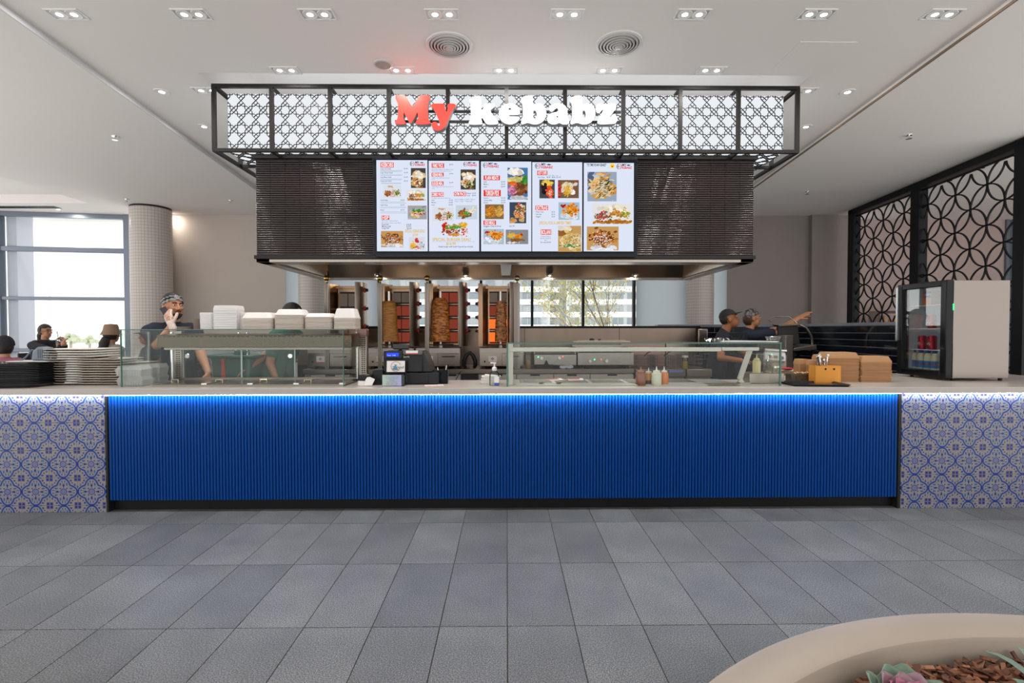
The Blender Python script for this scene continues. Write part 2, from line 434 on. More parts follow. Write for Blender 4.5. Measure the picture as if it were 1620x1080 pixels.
struct(B().box(ax(266, 8.95), ax(272.5, 8.95), 8.9, 9.02, 0, SZ-.02).obj('trim_2', BLACK))
# mosaic columns
def mosaic_mat():
    m = bpy.data.materials.new('mosaic_tile'); m.use_nodes = True; nt = m.node_tree; b = nt.nodes['Principled BSDF']
    tc = nd(nt, 'ShaderNodeTexCoord'); sp = nd(nt, 'ShaderNodeSeparateXYZ'); nt.links.new(tc.outputs['Object'], sp.inputs[0])
    E.nt = nt; x, y, z = (E(o) for o in sp.outputs)
    ang = E.op('ARCTAN2', y, x)*(40/(2*PI)*1.0)
    fu = (E.op('FRACT', ang+100)-.5).abs(); fv = (E.op('FRACT', z*(1/.05)+.2)-.5).abs()
    g = fu.max(fv) > .42
    mx = nd(nt, 'ShaderNodeMix', data_type='RGBA'); nt.links.new(g.k, mx.inputs[0])
    mx.inputs[6].default_value = (.60, .545, .50, 1); mx.inputs[7].default_value = (.42, .37, .34, 1); nt.links.new(mx.outputs[2], b.inputs['Base Color'])
    b.inputs['Roughness'].default_value = .3
    bp = nd(nt, 'ShaderNodeBump'); bp.inputs['Strength'].default_value = .5; bp.inputs['Distance'].default_value = .004; bp.invert = True
    nt.links.new(g.k, bp.inputs['Height']); nt.links.new(bp.outputs[0], b.inputs['Normal'])
    return m
M_MOS = mosaic_mat()
for a, b, Y, w in ((213.5, 270, 8.5, 'beside the big left window'), (474, 513, 8.5, 'in front of the pale blind left of the grills'), (1086, 1127.5, 8.5, 'in front of the pale blind on the right')):
    x0, x1 = ax(a, Y), ax(b, Y)
    o = B().lathe([((x1-x0)/2, 0), ((x1-x0)/2, SZ-.03)], 40).obj('mosaic_column', M_MOS, None, ((x0+x1)/2, Y, 0))
    tag(o, 'round column clad in small cream mosaic tiles '+w, 'column')
    B().lathe([((x1-x0)/2-.004, SZ-.03), ((x1-x0)/2-.004, SZ)], 40).obj('column_collar', DARKMET, o)
# ================================================================ ceiling fittings
M_LAMP = emis('lamp_disc', (1, .97, .92), 14.0)
M_TRIMW = mat('white_lamp_trim', (.85, .84, .82), .45)
M_TRIMS = mat('satin_lamp_reflector', (.75, .74, .72), .3, .6)
def make_twin():
    t = thing('twin_downlight', '', 'downlight')
    w, d = .112, .058
    f = B()
    for a in ((-w, w, -d, -d+.009), (-w, w, d-.009, d), (-w, -w+.009, -d, d), (w-.009, w, -d, d)): f.box(a[0], a[1], a[2], a[3], -.006, .004)
    f.obj('frame', M_TRIMW, t)
    B().box(-w+.009, w-.009, -d+.009, d-.009, -.0015, .002).obj('tray', M_TRIMS, t)
    for s in (-1, 1):
        l = B().lathe([(.049, -.001), (.046, -.006), (.041, -.004)], 24, (s*.048, 0, 0)).obj('lamp', M_TRIMW, t)
        B().lathe([(.041, -.0035), (.0, -.0045)], 24, (s*.048, 0, 0)).obj('lens', M_LAMP, l); area('beam', (s*.048, 0, -.008), .078, .078, LAMP_W/2, (0, 0, 0), (1, .955, .89), t)
    return t
tw = None
spots = []
for i, px in enumerate((105.5, 303, 502, 699.5, 897, 1095, 1292, 1490.5)): spots.append((px, 22.5, 'front row'))
for px in (452, 636, 799, 963, 1125): spots.append((px, 111, 'back row'))
spots += [(327, 143, 'beside the sign cage on the left'), (1270, 143.5, 'beside the sign cage on the right')]
ordn = ['first', 'second', 'third', 'fourth', 'fifth', 'sixth', 'seventh', 'eighth']
kc = {'front row': 0, 'back row': 0}
for px, py, w in spots:
    p = at_z(px, py, CZ)
    if w in kc:
        lb_ = 'white twin downlight, %s from the left in the %s' % (ordn[kc[w]], w.replace('front row', 'row nearest the camera').replace('back row', 'row in front of the sign')); kc[w] += 1
    else: lb_ = 'recessed white twin ceiling downlight '+w
    if tw is None: tw = make_twin(); o = tw
    else: o = dup(tw)
    o.location = (p.x, p.y, CZ); o['label'] = lb_; o['group'] = 'twin downlights in the raised ceiling'
def make_round():
    t = thing('round_downlight', '', 'downlight')
    B().lathe([(.062, .0), (.060, -.006), (.048, -.004)], 28).obj('frame', M_TRIMW, t)
    B().lathe([(.048, -.0035), (.0, -.0045)], 28).obj('lens', M_LAMP, t)
    area('beam', (0, 0, -.008), .09, .09, ROUND_W, (0, 0, 0), (1, .93, .83), t)
    return t
rl = None
for px, py, z, w in ((256, 145, CZ, 'upper of the two left of the sign cage'), (323, 200, CZ, 'lower of the two left of the sign cage'),
                     (1341, 145.5, CZ, 'upper of the two right of the sign cage'), (1275, 200.5, CZ, 'lower of the two right of the sign cage'),
                     (92, 331, SZ, 'above the big left window'), (265, 337.5, SZ, 'above the dark post beside the left mosaic column')):
    p = at_z(px, py, z)
    o = rl = make_round() if rl is None else dup(rl)
    o.location = (p.x, min(p.y, 8.86), z); o['label'] = 'small round recessed downlight, '+w; o['group'] = 'round downlights'
# round ring diffusers
M_VENT = mat('vent_grey', (.52, .50, .48), .45, .2)
M_VDARK = mat('vent_throat', (.05, .05, .05), .8)
for px, py, w in ((711, 71, 'left'), (979, 69, 'right')):
    p = at_z(px, py, CZ); t = thing('ceiling_vent', 'large round ceiling air vent with concentric rings, the %s one of the pair' % w, 'air vent', (p.x, p.y, CZ), group='round ceiling vents')
    B().lathe([(.172, 0), (.168, -.010), (.148, -.012), (.146, 0)], 40).obj('rim', mat('vent_rim', (.70, .68, .66), .4), t)
    B().lathe([(.146, -.001), (0, -.001)], 40).obj('throat', M_VDARK, t)
    for k, r in enumerate((.142, .118, .095, .073, .052)):
        B().lathe([(r, -.004), (r-.004, -.014-.003*k), (r-.015, -.017-.003*k), (r-.017, -.014-.003*k), (r-.006, -.004)], 36).obj('ring', M_VENT, t)
    B().lathe([(.032, -.018), (.030, -.03), (.0, -.036)], 28).obj('hub', M_VENT, t)
p = at_z(606, 101, CZ); t = thing('ceiling_speaker', 'small round grey speaker grille on the ceiling beside the left vent', 'speaker', (p.x, p.y, CZ))
B().lathe([(.074, 0), (.073, -.010), (.060, -.013), (.060, -.008)], 32).obj('rim', mat('speaker_rim', (.62, .6, .58), .5), t)
B().lathe([(.060, -.010), (.03, -.016), (0, -.018)], 32).obj('grille', mat('speaker_grille', (.42, .40, .38), .7, bump=.6, bscale=600), t)
for px, py, w in ((182, 220, 'upper left'), (201, 318, 'near the mosaic column'), (365, 320, 'left of the tiled bulkhead'), (1277, 306, 'right of the tiled bulkhead'), (1438, 218, 'above the ring screen')):
    p = at_z(px, py, SZ-.03); t = thing('sprinkler_head', 'tiny ceiling fire sprinkler, '+w, 'sprinkler', (p.x, min(p.y, 8.8), SZ), group='fire sprinklers')
    B().lathe([(.032, 0), (.030, -.006), (.010, -.008), (.010, -.03), (.0, -.03)], 16).obj('body', CHROME, t)
    B().lathe([(.028, -.038), (.028, -.041), (0, -.041)], 16).cyl((0, 0, -.03), (0, 0, -.04), .004).obj('deflector', CHROME, t)
p = at_z(0, 329, SZ); t = thing('slot_vent', 'long dark slot air vent in the ceiling above the left window', 'air vent', (-7.9, 8.45, SZ))
B().box(-1.2, .42, -.07, .07, -.008, .003).obj('frame', M_ALU, t)
for k in range(3): B().box(-1.19, .40, -.05+.04*k, -.03+.04*k, -.013, -.004).obj('slot_blade', BLACK, t)

# ================================================================ counter
YC = 3.63; XL, XR = -2.89, 2.885; CT = .90
M_STONE = mat('speckled_stone', (.46, .42, .39), .28, var=.10, vscale=260)
M_BLUE = mat('blue_batten', (.0008, .048, .24), .42, spec=.15)
M_BLUEB = mat('blue_backboard', (.002, .03, .18), .6)
ctr = thing('service_counter', 'long service counter with blue fluted front, patterned tile ends and pale stone top', 'counter', (0, YC, 0))
B().prism([(-4.6, 3.575), (4.7, 3.575), (4.7, 4.75), (2.35, 4.75), (2.35, 4.17), (-3.35, 4.17), (-3.35, 4.4), (-4.6, 4.4)], CT-.045, CT, 'xy').obj('countertop', M_STONE, ctr, (0, -YC, 0), bevel=.003)
B().box(XL, XR, .012, .06, .082, CT-.045).obj('backboard', M_BLUEB, ctr)
B().box(XL+.005, XR-.005, .045, .07, 0, .082).obj('kickboard', BLACK, ctr)
B().box(-4.55, 4.65, .06, .5, 0, CT-.046).obj('carcass', mat('carcass_board', (.35, .33, .31), .7), ctr)
for x in (XL, XR): B().box(x-.004 if x > 0 else x-.008, x+.012 if x > 0 else x+.004, -.006, .06, 0, CT-.046).obj('edge_trim', DARKMET, ctr)
N = 254; pitch = (XR-XL-.02)/N
bt = B().prism([(-pitch*.43, .014), (-pitch*.43, .004), (-pitch*.30, -.003), (pitch*.30, -.003), (pitch*.43, .004), (pitch*.43, .014)], .085, CT-.05, 'xy').mesh('fluted_batten', M_BLUE, 30)
for i in range(N): inst('fluted_batten', bt, ctr, (XL+.01+pitch*(i+.5), 0, 0))
M_LED = emis('led_strip', (.74, .87, 1.0), 60.0)
for a, b in ((XL+.01, XR-.01), (-4.5, XL-.02), (XR+.02, 4.6)):
    B().box(a, b, -.030, -.024, CT-.0495, CT-.0455).obj('led_strip', M_LED if a < XL-.5 or a > 2 else emis('led_strip_long', (.70, .85, 1.0), 110.0), ctr)
# patterned tiles at both ends
def azulejo():
    m = bpy.data.materials.new('patterned_tile_glaze'); m.use_nodes = True; nt = m.node_tree; b = nt.nodes['Principled BSDF']
    tc = nd(nt, 'ShaderNodeTexCoord'); sp = nd(nt, 'ShaderNodeSeparateXYZ'); nt.links.new(tc.outputs['Object'], sp.inputs[0])
    E.nt = nt
    x = (E(sp.outputs[0])*5.0).abs(); y = (E(sp.outputs[2])*5.0).abs()
    a = x.min(y); c = x.max(y); t = a*(1/.235)
    F = c-(.478-.243*t.pow(2.6))
    outline = F.abs() < .026*((1+7.2*t.pow(3.2)).sqrt())
    r = (x*x+y*y).sqrt()
    ring = ((r-.105).abs() < .014).max((r-.068).abs() < .006).max((r-.035).abs() < .007)
    disc = (r < .105)
    # dark drops on the axes
    drop = ((c-.235).abs()+a*1.15) < .052
    drop2 = ((c-.19).abs()*.8+a*2.2) < .05
    dots = (((x-.118)*(x-.118)+(y-.118)*(y-.118)).sqrt() < .024).max(((c-.30)*(c-.30)+(a-.035)*(a-.035)).sqrt() < .014)
    leaf = ((c-.27)*(c-.27)*.5+(a-.118)*(a-.118)*2.2).sqrt() < .042
    leaf2 = ((c-.37)*(c-.37)*.7+(a-.05)*(a-.05)*3).sqrt() < .03
    inl = (((F+.055).abs() < .007))
    sq = (E.op('MINIMUM', .5-x, .5-y) > .012) * (E.op('MAXIMUM', .5-x, .5-y) < .115)
    sqd = (((.5-x)-.06).abs().max(((.5-y)-.06).abs()) < .022)
    outside = F > .03
    vine = (((.5-x)*(.5-x)+(.5-y)*(.5-y)).sqrt()-.19).abs() < .018
    nz = nd(nt, 'ShaderNodeTexNoise'); nz.inputs['Scale'].default_value = 105; nt.links.new(tc.outputs['Object'], nz.inputs['Vector'])
    fil = E(nz.outputs[0])
    scr = (fil > .545)*((F < -.03)*(r > .12))
    vmask = vine*outside*(fil > .45)
    sprig = ((a-.42).abs() < .012)*((c-.47).abs() < .03)
    cx = .5-x; cy = .5-y; ca = cx.min(cy); cc_ = cx.max(cy)
    dotc = ((cx-.185)*(cx-.185)+(cy-.18)*(cy-.18)).sqrt() < .024
    leafc = (((cc_-.245)*(cc_-.245)+(ca-.095)*(ca-.095)*1.6).sqrt() < .045)*(fil > .43)
    pod = ((cc_-.32).abs()*.65+ca*1.1) < .036
    def mixc(base, mask, colr):
        mx = nd(nt, 'ShaderNodeMix', data_type='RGBA'); nt.links.new(mask.k, mx.inputs[0])
        if isinstance(base, tuple): mx.inputs[6].default_value = base
        else: nt.links.new(base, mx.inputs[6])
        mx.inputs[7].default_value = colr
        return mx.outputs[2]
    base = (.27, .25, .24, 1); DB = (.004, .018, .20, 1); MB = (.011, .044, .27, 1); TL = (.012, .11, .29, 1); PU = (.05, .05, .24, 1); GR = (.19, .21, .30, 1)
    o = mixc(base, scr*.55, GR); o = mixc(o, disc*.5, (.22, .22, .36, 1))
    for mk, cc in ((inl*.7, GR), (leafc, MB), (pod, TL), (dotc, DB), (leaf, TL), (leaf2, MB), (ring, MB), (sq, PU), (sqd, DB), (dots, DB), (drop.max(drop2), DB), (outline, MB)):
        o = mixc(o, mk, cc)
    nt.links.new(o, b.inputs['Base Color']); b.inputs['Roughness'].default_value = .32; b.inputs['Specular IOR Level'].default_value = .25
    return m
M_AZ = azulejo()
def tmesh(x0, x1, z0, z1): return B().box(x0, x1, -.010, 0, z0, z1).mesh('patterned_tile', M_AZ)
rows = [(.7515, -.099, .100), (.5515, -.099, .099), (.3515, -.099, .099), (.1515, -.099, .099), (-.0485, .05, .099)]
for zc, z0, z1 in rows:
    full = tmesh(-.0995, .0995, z0, z1)
    for k in range(8):
        inst('patterned_tile', full, ctr, (XL-.012-.1-.2008*k, 0, zc))
        inst('patterned_tile', full, ctr, (XR+.016+.1-.0+.2008*k, 0, zc))
B().box(-4.55, XL-.008, 0, .06, 0, CT-.046).box(XR+.012, 4.65, 0, .06, 0, CT-.046).obj('tile_bed', mat('grout', (.55, .5, .48), .9), ctr)

# ================================================================ tiled bulkhead with hood
YF, YR = 4.5, 6.05
zb = az(800, 406, YF); zt = az(800, 251, YF)
BX0, BX1 = ax(407.5, YF), ax(1190.5, YF)
bulk = thing('tiled_bulkhead', 'hanging bulkhead faced with thin dark brown glazed tiles above the servery', 'bulkhead', (0, YF, zb))
B().box(BX0+.004, BX1-.004, .012, .06, .0, zt-zb).box(BX0+.004, BX0+.05, .06, YR-YF, 0, zt-zb).box(BX1-.05, BX1-.004, .06, YR-YF, 0, zt-zb).box(BX0+.05, BX1-.05, .06, YR-YF, zt-zb-.06, zt-zb).box(BX0+.05, BX1-.05, YR-YF-.04, YR-YF, 0, zt-zb-.06).obj('core', mat('tile_grout_brown', (.17, .13, .11), .8), bulk)
TW_, TH_ = .1315, (zt-zb-.03)/43
M_KIT = mat('dark_glazed_tile', (.026, .018, .017), .16, coat=.6, objvar=.25, var=.3, vscale=15)
km = B().prism([(-.0, .012), (-.004, .010), (-.007, .004), (-.008, 0), (-.007, -.004), (-.004, -.010), (0, -.012)], 0, 1, 'yz')
kt = B(); hh = TH_/2-.0012
for (y, z) in ((0, 0),): pass
prof = [(.012, -hh), (.003, -hh), (-.002, -hh*.45), (-.003, 0), (-.002, hh*.45), (.003, hh), (.012, hh)]
def kitmesh(w):
    b_ = B(); n = len(prof); vs = [(x, y, z) for x in (-w/2, w/2) for y, z in prof]
    return b_.add(vs, [(i, i+1, n+i+1, n+i) for i in range(n-1)]+[tuple(range(n-1, -1, -1)), tuple(range(n, 2*n))])
ktm = kitmesh(TW_-.004).mesh('glazed_tile', M_KIT, 60)
cells = []
ncol = int(round((BX1-BX0)/TW_)); tw2 = (BX1-BX0)/ncol
SX0, SX1 = ax(591, 4.40), ax(1008, 4.40)
for c in range(ncol):
    x = BX0+tw2*(c+.5)
    if SX0+.10 < x-tw2/2 and x+tw2/2 < SX1-.10: continue
    for r in range(43): cells.append((abs(x), x, .012+TH_*(r+.5)))
cells.sort(key=lambda q: (round(q[0], 2), q[2]))
for k, (_, x, z) in enumerate(cells[:300]): inst('glazed_tile', ktm, bulk, (x, 0, z))
rest = B()
for _, x, z in cells[300:]:
    q = kitmesh(TW_-.004); rest.add([(v[0]+x, v[1], v[2]+z) for v in q.v], q.f)
tag(rest.obj('glazed_tiles', M_KIT, bulk, smooth=60), kind='stuff')
# tiled side faces
sd = B()
for s, X in ((-1, BX0), (1, BX1)):
    for c in range(11):
        for r in range(43):
            y0 = .02+.1315*c; z = .012+TH_*(r+.5); sd.box(X-.004, X+.004, y0, y0+.127, z-hh, z+hh)
tag(sd.obj('side_tiles', M_KIT, bulk), kind='stuff')
B().box(BX0-.02, BX1+.02, -.035, YR-YF, zt-zb-.012, zt-zb+.025).obj('top_cap', DARKMET, bulk, bevel=.003)
B().box(BX0-.012, BX1+.012, -.025, .0, -.022, .010).box(BX0-.012, BX0+.02, 0, YR-YF, -.022, .010).box(BX1-.02, BX1+.012, 0, YR-YF, -.022, .010).obj('bottom_trim', DARKMET, bulk, bevel=.002)
# hood
hood = thing('extraction_hood', 'stainless steel kitchen extraction hood under the dark tiled bulkhead', 'hood', (0, YF, zb))
HX0, HX1 = BX0-.005, BX1+.005; HD = YR-YF
h = B()
h.box(HX0, HX1, .0, .16, -.050, -.022)                         # front lip
h.box(HX0, HX1, HD-.06, HD, -.055, -.0)                         # back lip
h.box(HX0, HX0+.12, 0, HD, -.050, -.022).box(HX1-.12, HX1, 0, HD, -.050, -.022)
h.obj('lip', STEEL_HOOD, hood, bevel=.003)
h = B()
h.add([(HX0+.12, HD-.05, -.04), (HX1-.12, HD-.05, -.04), (HX1-.2, HD-.42, .34), (HX0+.2, HD-.42, .34)], [(0, 1, 2, 3)])
h.add([(HX0+.12, .16, -.03), (HX0+.12, HD-.05, -.03), (HX0+.2, HD-.42, .34), (HX0+.2, .16, .34)], [(0, 1, 2, 3)])
h.add([(HX1-.12, .16, -.03), (HX1-.12, HD-.05, -.03), (HX1-.2, HD-.42, .34), (HX1-.2, .16, .34)], [(0, 1, 2, 3)])
h.add([(HX0+.12, .16, -.03), (HX1-.12, .16, -.03), (HX1-.12, .16, .34), (HX0+.12, .16, .34)], [(0, 1, 2, 3)])
h.add([(HX0+.12, .16, .34), (HX1-.12, .16, .34), (HX1-.12, HD-.42, .34), (HX0+.12, HD-.42, .34)], [(0, 1, 2, 3)])
h.obj('liner', STEEL_HOOD, hood, fix=False)
for px in (603, 738, 868, 1000):
    x = ax(px, YR); l = B().lathe([(.045, 0), (.04, -.016), (.03, -.018)], 18, (x, HD-.14, .0)).obj('hood_lamp', CHROME, hood)
    B().lathe([(.03, -.017), (0, -.019)], 18, (x, HD-.14, 0)).obj('lens', emis('hood_lens', (1, .88, .7), 18.0), l)
    area('hood_beam', (x, HD-.14, -.021), .058, .058, 4.0, (0, 0, 0), (1, .86, .68), hood)
x0, x1 = ax(791.5, 5.6), ax(809.5, 5.6)
B().prism([(x0, .085), (x1, .085), (x1-.015, -.045), (x0+.015, -.045)], 1.06, 1.10, 'xz').obj('suppression_box', mat('milky_plastic', (.8, .8, .79), .35), hood, bevel=.004)
# ================================================================ sign cage
YS = 4.31; SXs = [ax(px, YS) for px in (343.5, 433.8, 525.5, 617.5, 709.8, 801.8, 893.5, 984.8, 1074, 1165, 1257.5)]
ST, SB = az(800, 138, YS), az(800, 239, YS)
cage = thing('sign_cage', 'black metal cage frame with star lattice around a glowing white light box', 'sign frame', (0, YS, SB))
HH = ST-SB; DEP = 1.35
for x in SXs: B().box(x-.016, x+.016, -.013, .013, 0, HH).obj('upright', DARKMET, cage)
B().box(SXs[0]-.013, SXs[-1]+.013, -.015, .015, -.014, .014).obj('bottom_rail', DARKMET, cage)
B().box(SXs[0]-.013, SXs[-1]+.013, -.015, .015, HH-.014, HH+.014).obj('top_rail', DARKMET, cage)
for x in (SXs[0], SXs[-1]):
    B().box(x-.016, x+.016, 0, DEP, -.013, .013).obj('side_rail', DARKMET, cage)
    B().box(x-.016, x+.016, 0, DEP, HH-.013, HH+.013).obj('side_rail', DARKMET, cage)
    B().box(x-.016, x+.016, DEP-.013, DEP+.013, 0, HH).obj('upright', DARKMET, cage)
    B().box(x-.016, x+.016, .40, .426, 0, HH).obj('upright', DARKMET, cage)
for s in (-1, 1):
    x = SXs[0] if s < 0 else SXs[-1]
    B().box(x, x-s*.30, .40, .426, -.013, .013).obj('cross_rail', DARKMET, cage)
for x in SXs[1:-1]:
    B().box(x-.011, x+.011, 0, .19, -.012, .010).obj('strut', DARKMET, cage)
    B().box(x-.011, x+.011, 0, .14, HH-.012, HH+.010).obj('strut', DARKMET, cage)
# light box
M_LBOX = emis('light_box_face', (.92, .96, 1.0), .70)
LBX0, LBX1, LBY, LBZ0, LBZ1 = ax(364.5, 4.42), ax(1236, 4.42), .11, .035, HH-.012
B().box(LBX0, LBX1, LBY+.006, DEP-.15, LBZ0, LBZ1).obj('light_box', M_LBOX, cage)
# star lattice on its face, one panel for each bay
def lattice_segments(x0, x1, z0, z1, px_, pz_, ox, oz):
    u, w = px_/600.0, pz_/824.0
    Q = [(0, 0, 150, 160), (150, 160, 150, 335), (150, 335, 207, 412), (65, 245, 235, 245), (65, 245, 0, 190), (0, 190, 85, 105), (235, 245, 297, 322), (297, 322, 207, 412)]
    base = [((sx*a, sy*b), (sx*c, sy*d)) for sx in (-1, 1) for sy in (-1, 1) for a, b, c, d in Q]
    segs = []
    i0 = int((x0-ox)/px_)-2; i1 = int((x1-ox)/px_)+2; j0 = int((z0-oz)/pz_)-2; j1 = int((z1-oz)/pz_)+2
    for i in range(i0, i1+1):
        for j in range(j0, j1+1):
            for (a, b), (c, d) in base:
                p = [ox+i*px_+a*u, oz+j*pz_+b*w]; q = [ox+i*px_+c*u, oz+j*pz_+d*w]
                # clip to the panel
                t0, t1 = 0.0, 1.0; ok = True
                for k, lo, hi in ((0, x0, x1), (1, z0, z1)):
                    dlt = q[k]-p[k]
                    if abs(dlt) < 1e-9:
                        if p[k] < lo or p[k] > hi: ok = False
                    else:
                        ta, tb = (lo-p[k])/dlt, (hi-p[k])/dlt
                        if ta > tb: ta, tb = tb, ta
                        t0 = max(t0, ta); t1 = min(t1, tb)
                if ok and t1-t0 > .02:
                    segs.append(((p[0]+(q[0]-p[0])*t0, p[1]+(q[1]-p[1])*t0), (p[0]+(q[0]-p[0])*t1, p[1]+(q[1]-p[1])*t1)))
    return segs
lw = .0052; bay = (SXs[-1]-SXs[0])/10; sc_ = 4.42/4.31
edges = [LBX0]+[x*sc_-.0 for x in SXs[1:-1]]+[LBX1]
PX_ = bay/4.0*1.022; PZ_ = .1645; OX = at(451.3, 190, 4.42).x; OZ = az(451, 159.3, 4.42)-SB
for k in range(10):
    lb_ = B()
    for (a, b), (c, d) in lattice_segments(edges[k]+.002, edges[k+1]-.002, LBZ0, LBZ1, PX_, PZ_, OX, OZ):
        lb_.bar((a, LBY, b), (c, LBY, d), lw, .006, (0, 1, 0))
    tag(lb_.obj('lattice_panel', BLACK, cage, smooth=0, fix=False), kind='stuff')
lb_ = B()
for (a, b), (c, d) in lattice_segments(LBX0, LBX1, LBY+.01, DEP-.16, PX_, PZ_, OX, .3):
    lb_.bar((a, b, LBZ0-.004), (c, d, LBZ0-.004), lw, .006)
tag(lb_.obj('underside_lattice', BLACK, cage, smooth=0, fix=False), kind='stuff')
# sign rails and letters
zr1, zr2 = az(800, 178.5, YS)-SB, az(800, 194.5, YS)-SB
for z in (zr1, zr2): B().box(ax(628, YS), ax(980, YS), -.028, -.014, z-.010, z+.010).obj('sign_rail', DARKMET, cage)
sign = thing('shop_sign', 'raised rounded letters, red My and glowing white kebabz, across the lattice cage', 'sign', (0, YS-.03, SB))
Z7 = lambda p: (610+p[0]/8.1, 140+p[1]/8.1)
Z8 = lambda p: (790+p[0]/8.1, 140+p[1]/8.1)
LET = [
 ('letter_m', Z7, [[(135,105),(200,103),(265,105),(310,190),(355,262),(400,180),(445,105),(510,103),(570,108),(576,150),(545,185),(543,300),(547,400),(578,440),(572,468),(480,470),(395,468),(390,440),(425,410),(425,360),(415,310),(375,390),(335,455),(315,455),(280,390),(240,310),(234,360),(232,410),(264,440),(260,468),(195,470),(130,468),(130,440),(162,410),(168,300),(168,190),(132,150)]], 'r'),
 ('letter_y', Z7, [[(588,232),(606,210),(670,207),(742,208),(760,225),(755,250),(770,278),(776,310),(792,312),(802,270),(792,235),(812,210),(850,208),(890,212),(908,232),(898,256),(862,282),(830,360),(800,430),(765,510),(700,552),(640,548),(596,505),(592,465),(615,442),(645,442),(672,458),(668,480),(690,496),(702,480),(682,400),(655,340),(628,280),(592,255)]], 'r'),
 ('letter_k', Z7, [[(1070,172),(1092,138),(1160,114),(1225,110),(1226,200),(1225,310),(1266,258),(1255,228),(1280,208),(1340,205),(1395,208),(1404,236),(1372,266),(1335,292),(1370,350),(1405,395),(1440,430),(1445,465),(1370,472),(1300,470),(1270,430),(1240,378),(1226,395),(1230,420),(1242,445),(1236,470),(1150,473),(1075,470),(1068,442),(1098,412),(1096,300),(1094,205)]], 'w'),
 ('letter_e', Z8, [[(262,345),(258,280),(212,222),(130,203),(50,225),(2,285),(-8,340),(18,420),(80,462),(150,472),(215,448),(262,400),(248,374),(180,373),(118,372),(112,350),(190,349)], [(112,291),(116,268),(134,255),(152,268),(156,291)]], 'w'),
 ('letter_b', Z8, [[(272,160),(300,124),(370,106),(426,108),(427,170),(426,228),(470,206),(545,215),(590,270),(601,340),(572,420),(505,466),(430,471),(365,446),(330,458),(290,471),(274,446),(299,410),(301,300),(299,205),(276,190)], [(428,305),(452,286),(474,308),(481,350),(470,388),(446,410),(430,385)]], 'w'),
 ('letter_a', Z8, [[(632,250),(690,212),(770,203),(845,235),(868,300),(871,400),(897,432),(880,466),(815,474),(768,447),(715,471),(645,465),(606,415),(620,355),(680,325),(750,312),(753,275),(735,256),(702,282),(672,310),(640,296)], [(720,387),(733,358),(750,362),(753,390)]], 'w'),
 ('letter_b', Z8, [[(902,160),(930,124),(1000,106),(1053,108),(1054,170),(1053,228),(1097,206),(1172,215),(1216,270),(1227,340),(1198,420),(1132,466),(1058,471),(992,446),(958,458),(918,471),(902,446),(928,410),(930,300),(928,205),(906,190)], [(1056,305),(1080,286),(1101,308),(1107,350),(1097,388),(1074,410),(1058,385)]], 'w'),
 ('letter_z', Z8, [[(1230,265),(1245,225),(1275,207),(1340,218),(1400,212),(1455,204),(1488,222),(1490,262),(1440,330),(1392,392),(1432,385),(1440,352),(1470,342),(1500,380),(1502,430),(1475,462),(1370,466),(1270,468),(1243,445),(1290,360),(1336,275),(1300,292),(1284,322),(1256,330),(1236,305)]], 'w')]
def chaikin(p, n=2):
    for _ in range(n):
        q = []
        for i in range(len(p)):
            a, b = p[i], p[(i+1) % len(p)]
            q.append((a[0]*.75+b[0]*.25, a[1]*.75+b[1]*.25)); q.append((a[0]*.25+b[0]*.75, a[1]*.25+b[1]*.75))
        p = q
    return p
M_SRED = mat('sign_red_face', (.80, .02, .012), .4, emit=(1.0, .03, .015), estr=.55)
M_SWHT = emis('sign_white_face', (1, 1, 1), 2.4)
M_SRET = mat('letter_return', (.26, .27, .28), .45, spec=.3)
tmpc = []
for nm, Z, loops, cc in LET:
    for front in (0, 1):
        cu = bpy.data.curves.new(nm, 'CURVE'); cu.dimensions = '2D'; cu.fill_mode = 'BOTH'; cu.extrude = .004 if front else .030
        for lp in loops:
            pts = [at(*Z(p), YS-.06) for p in chaikin(lp)]
            sp = cu.splines.new('POLY'); sp.points.add(len(pts)-1); sp.use_cyclic_u = True
            for q, p in zip(sp.points, pts): q.co = (p.x, p.z-SB, 0, 1)
        o = bpy.data.objects.new('tmp_curve', cu); COL.objects.link(o); tmpc.append((o, cu, nm, cc, front))
dg = bpy.context.evaluated_depsgraph_get()
last = None
for o, cu, nm, cc, front in tmpc:
    me = bpy.data.meshes.new_from_object(o.evaluated_get(dg)); me.name = nm
    me.materials.clear(); me.materials.append((M_SRED if cc == 'r' else M_SWHT) if front else M_SRET)
    me.transform(Matrix.Rotation(PI/2, 4, 'X'))
    if not front: last = inst(nm, me, sign, (0, -.018, 0))
    else: inst('letter_face', me, last, (0, -.032, 0))
for o, cu, *_ in tmpc: bpy.data.objects.remove(o); bpy.data.curves.remove(cu)

# ================================================================ menu screens
YM = 4.40
M_BEZ = mat('screen_bezel', (.006, .008, .013), .3, spec=.25)
def vcol_mat():
    m = bpy.data.materials.new('screen_picture'); m.use_nodes = True; nt = m.node_tree
    nt.nodes.remove(nt.nodes['Principled BSDF']); e = nd(nt, 'ShaderNodeEmission'); e.inputs[1].default_value = .74
    a = nd(nt, 'ShaderNodeVertexColor'); a.layer_name = 'Col'; nt.links.new(a.outputs[0], e.inputs[0]); nt.links.new(e.outputs[0], nt.nodes['Material Output'].inputs[0])
    return m
M_PIC = vcol_mat()
M_SCR = emis('screen_background', '#dde5f7', .77)
M_TRED = emis('screen_red', '#e6332a', .75); M_TDK = emis('screen_dark', '#3c4c66', .6); M_TGR = emis('screen_grey', '#8fa2be', .68)
M_TBLK = emis('screen_black', '#20242c', .7); M_TYE = emis('screen_yellow', '#e9b92c', .75); M_TWH = emis('screen_white', '#ffffff', .78)
ZA = lambda x, y: (580+x/6.352, 240+y/6.352)
ZB = lambda x, y: (790+x/6.352, 240+y/6.352)
def rgb(h): return lin(h)
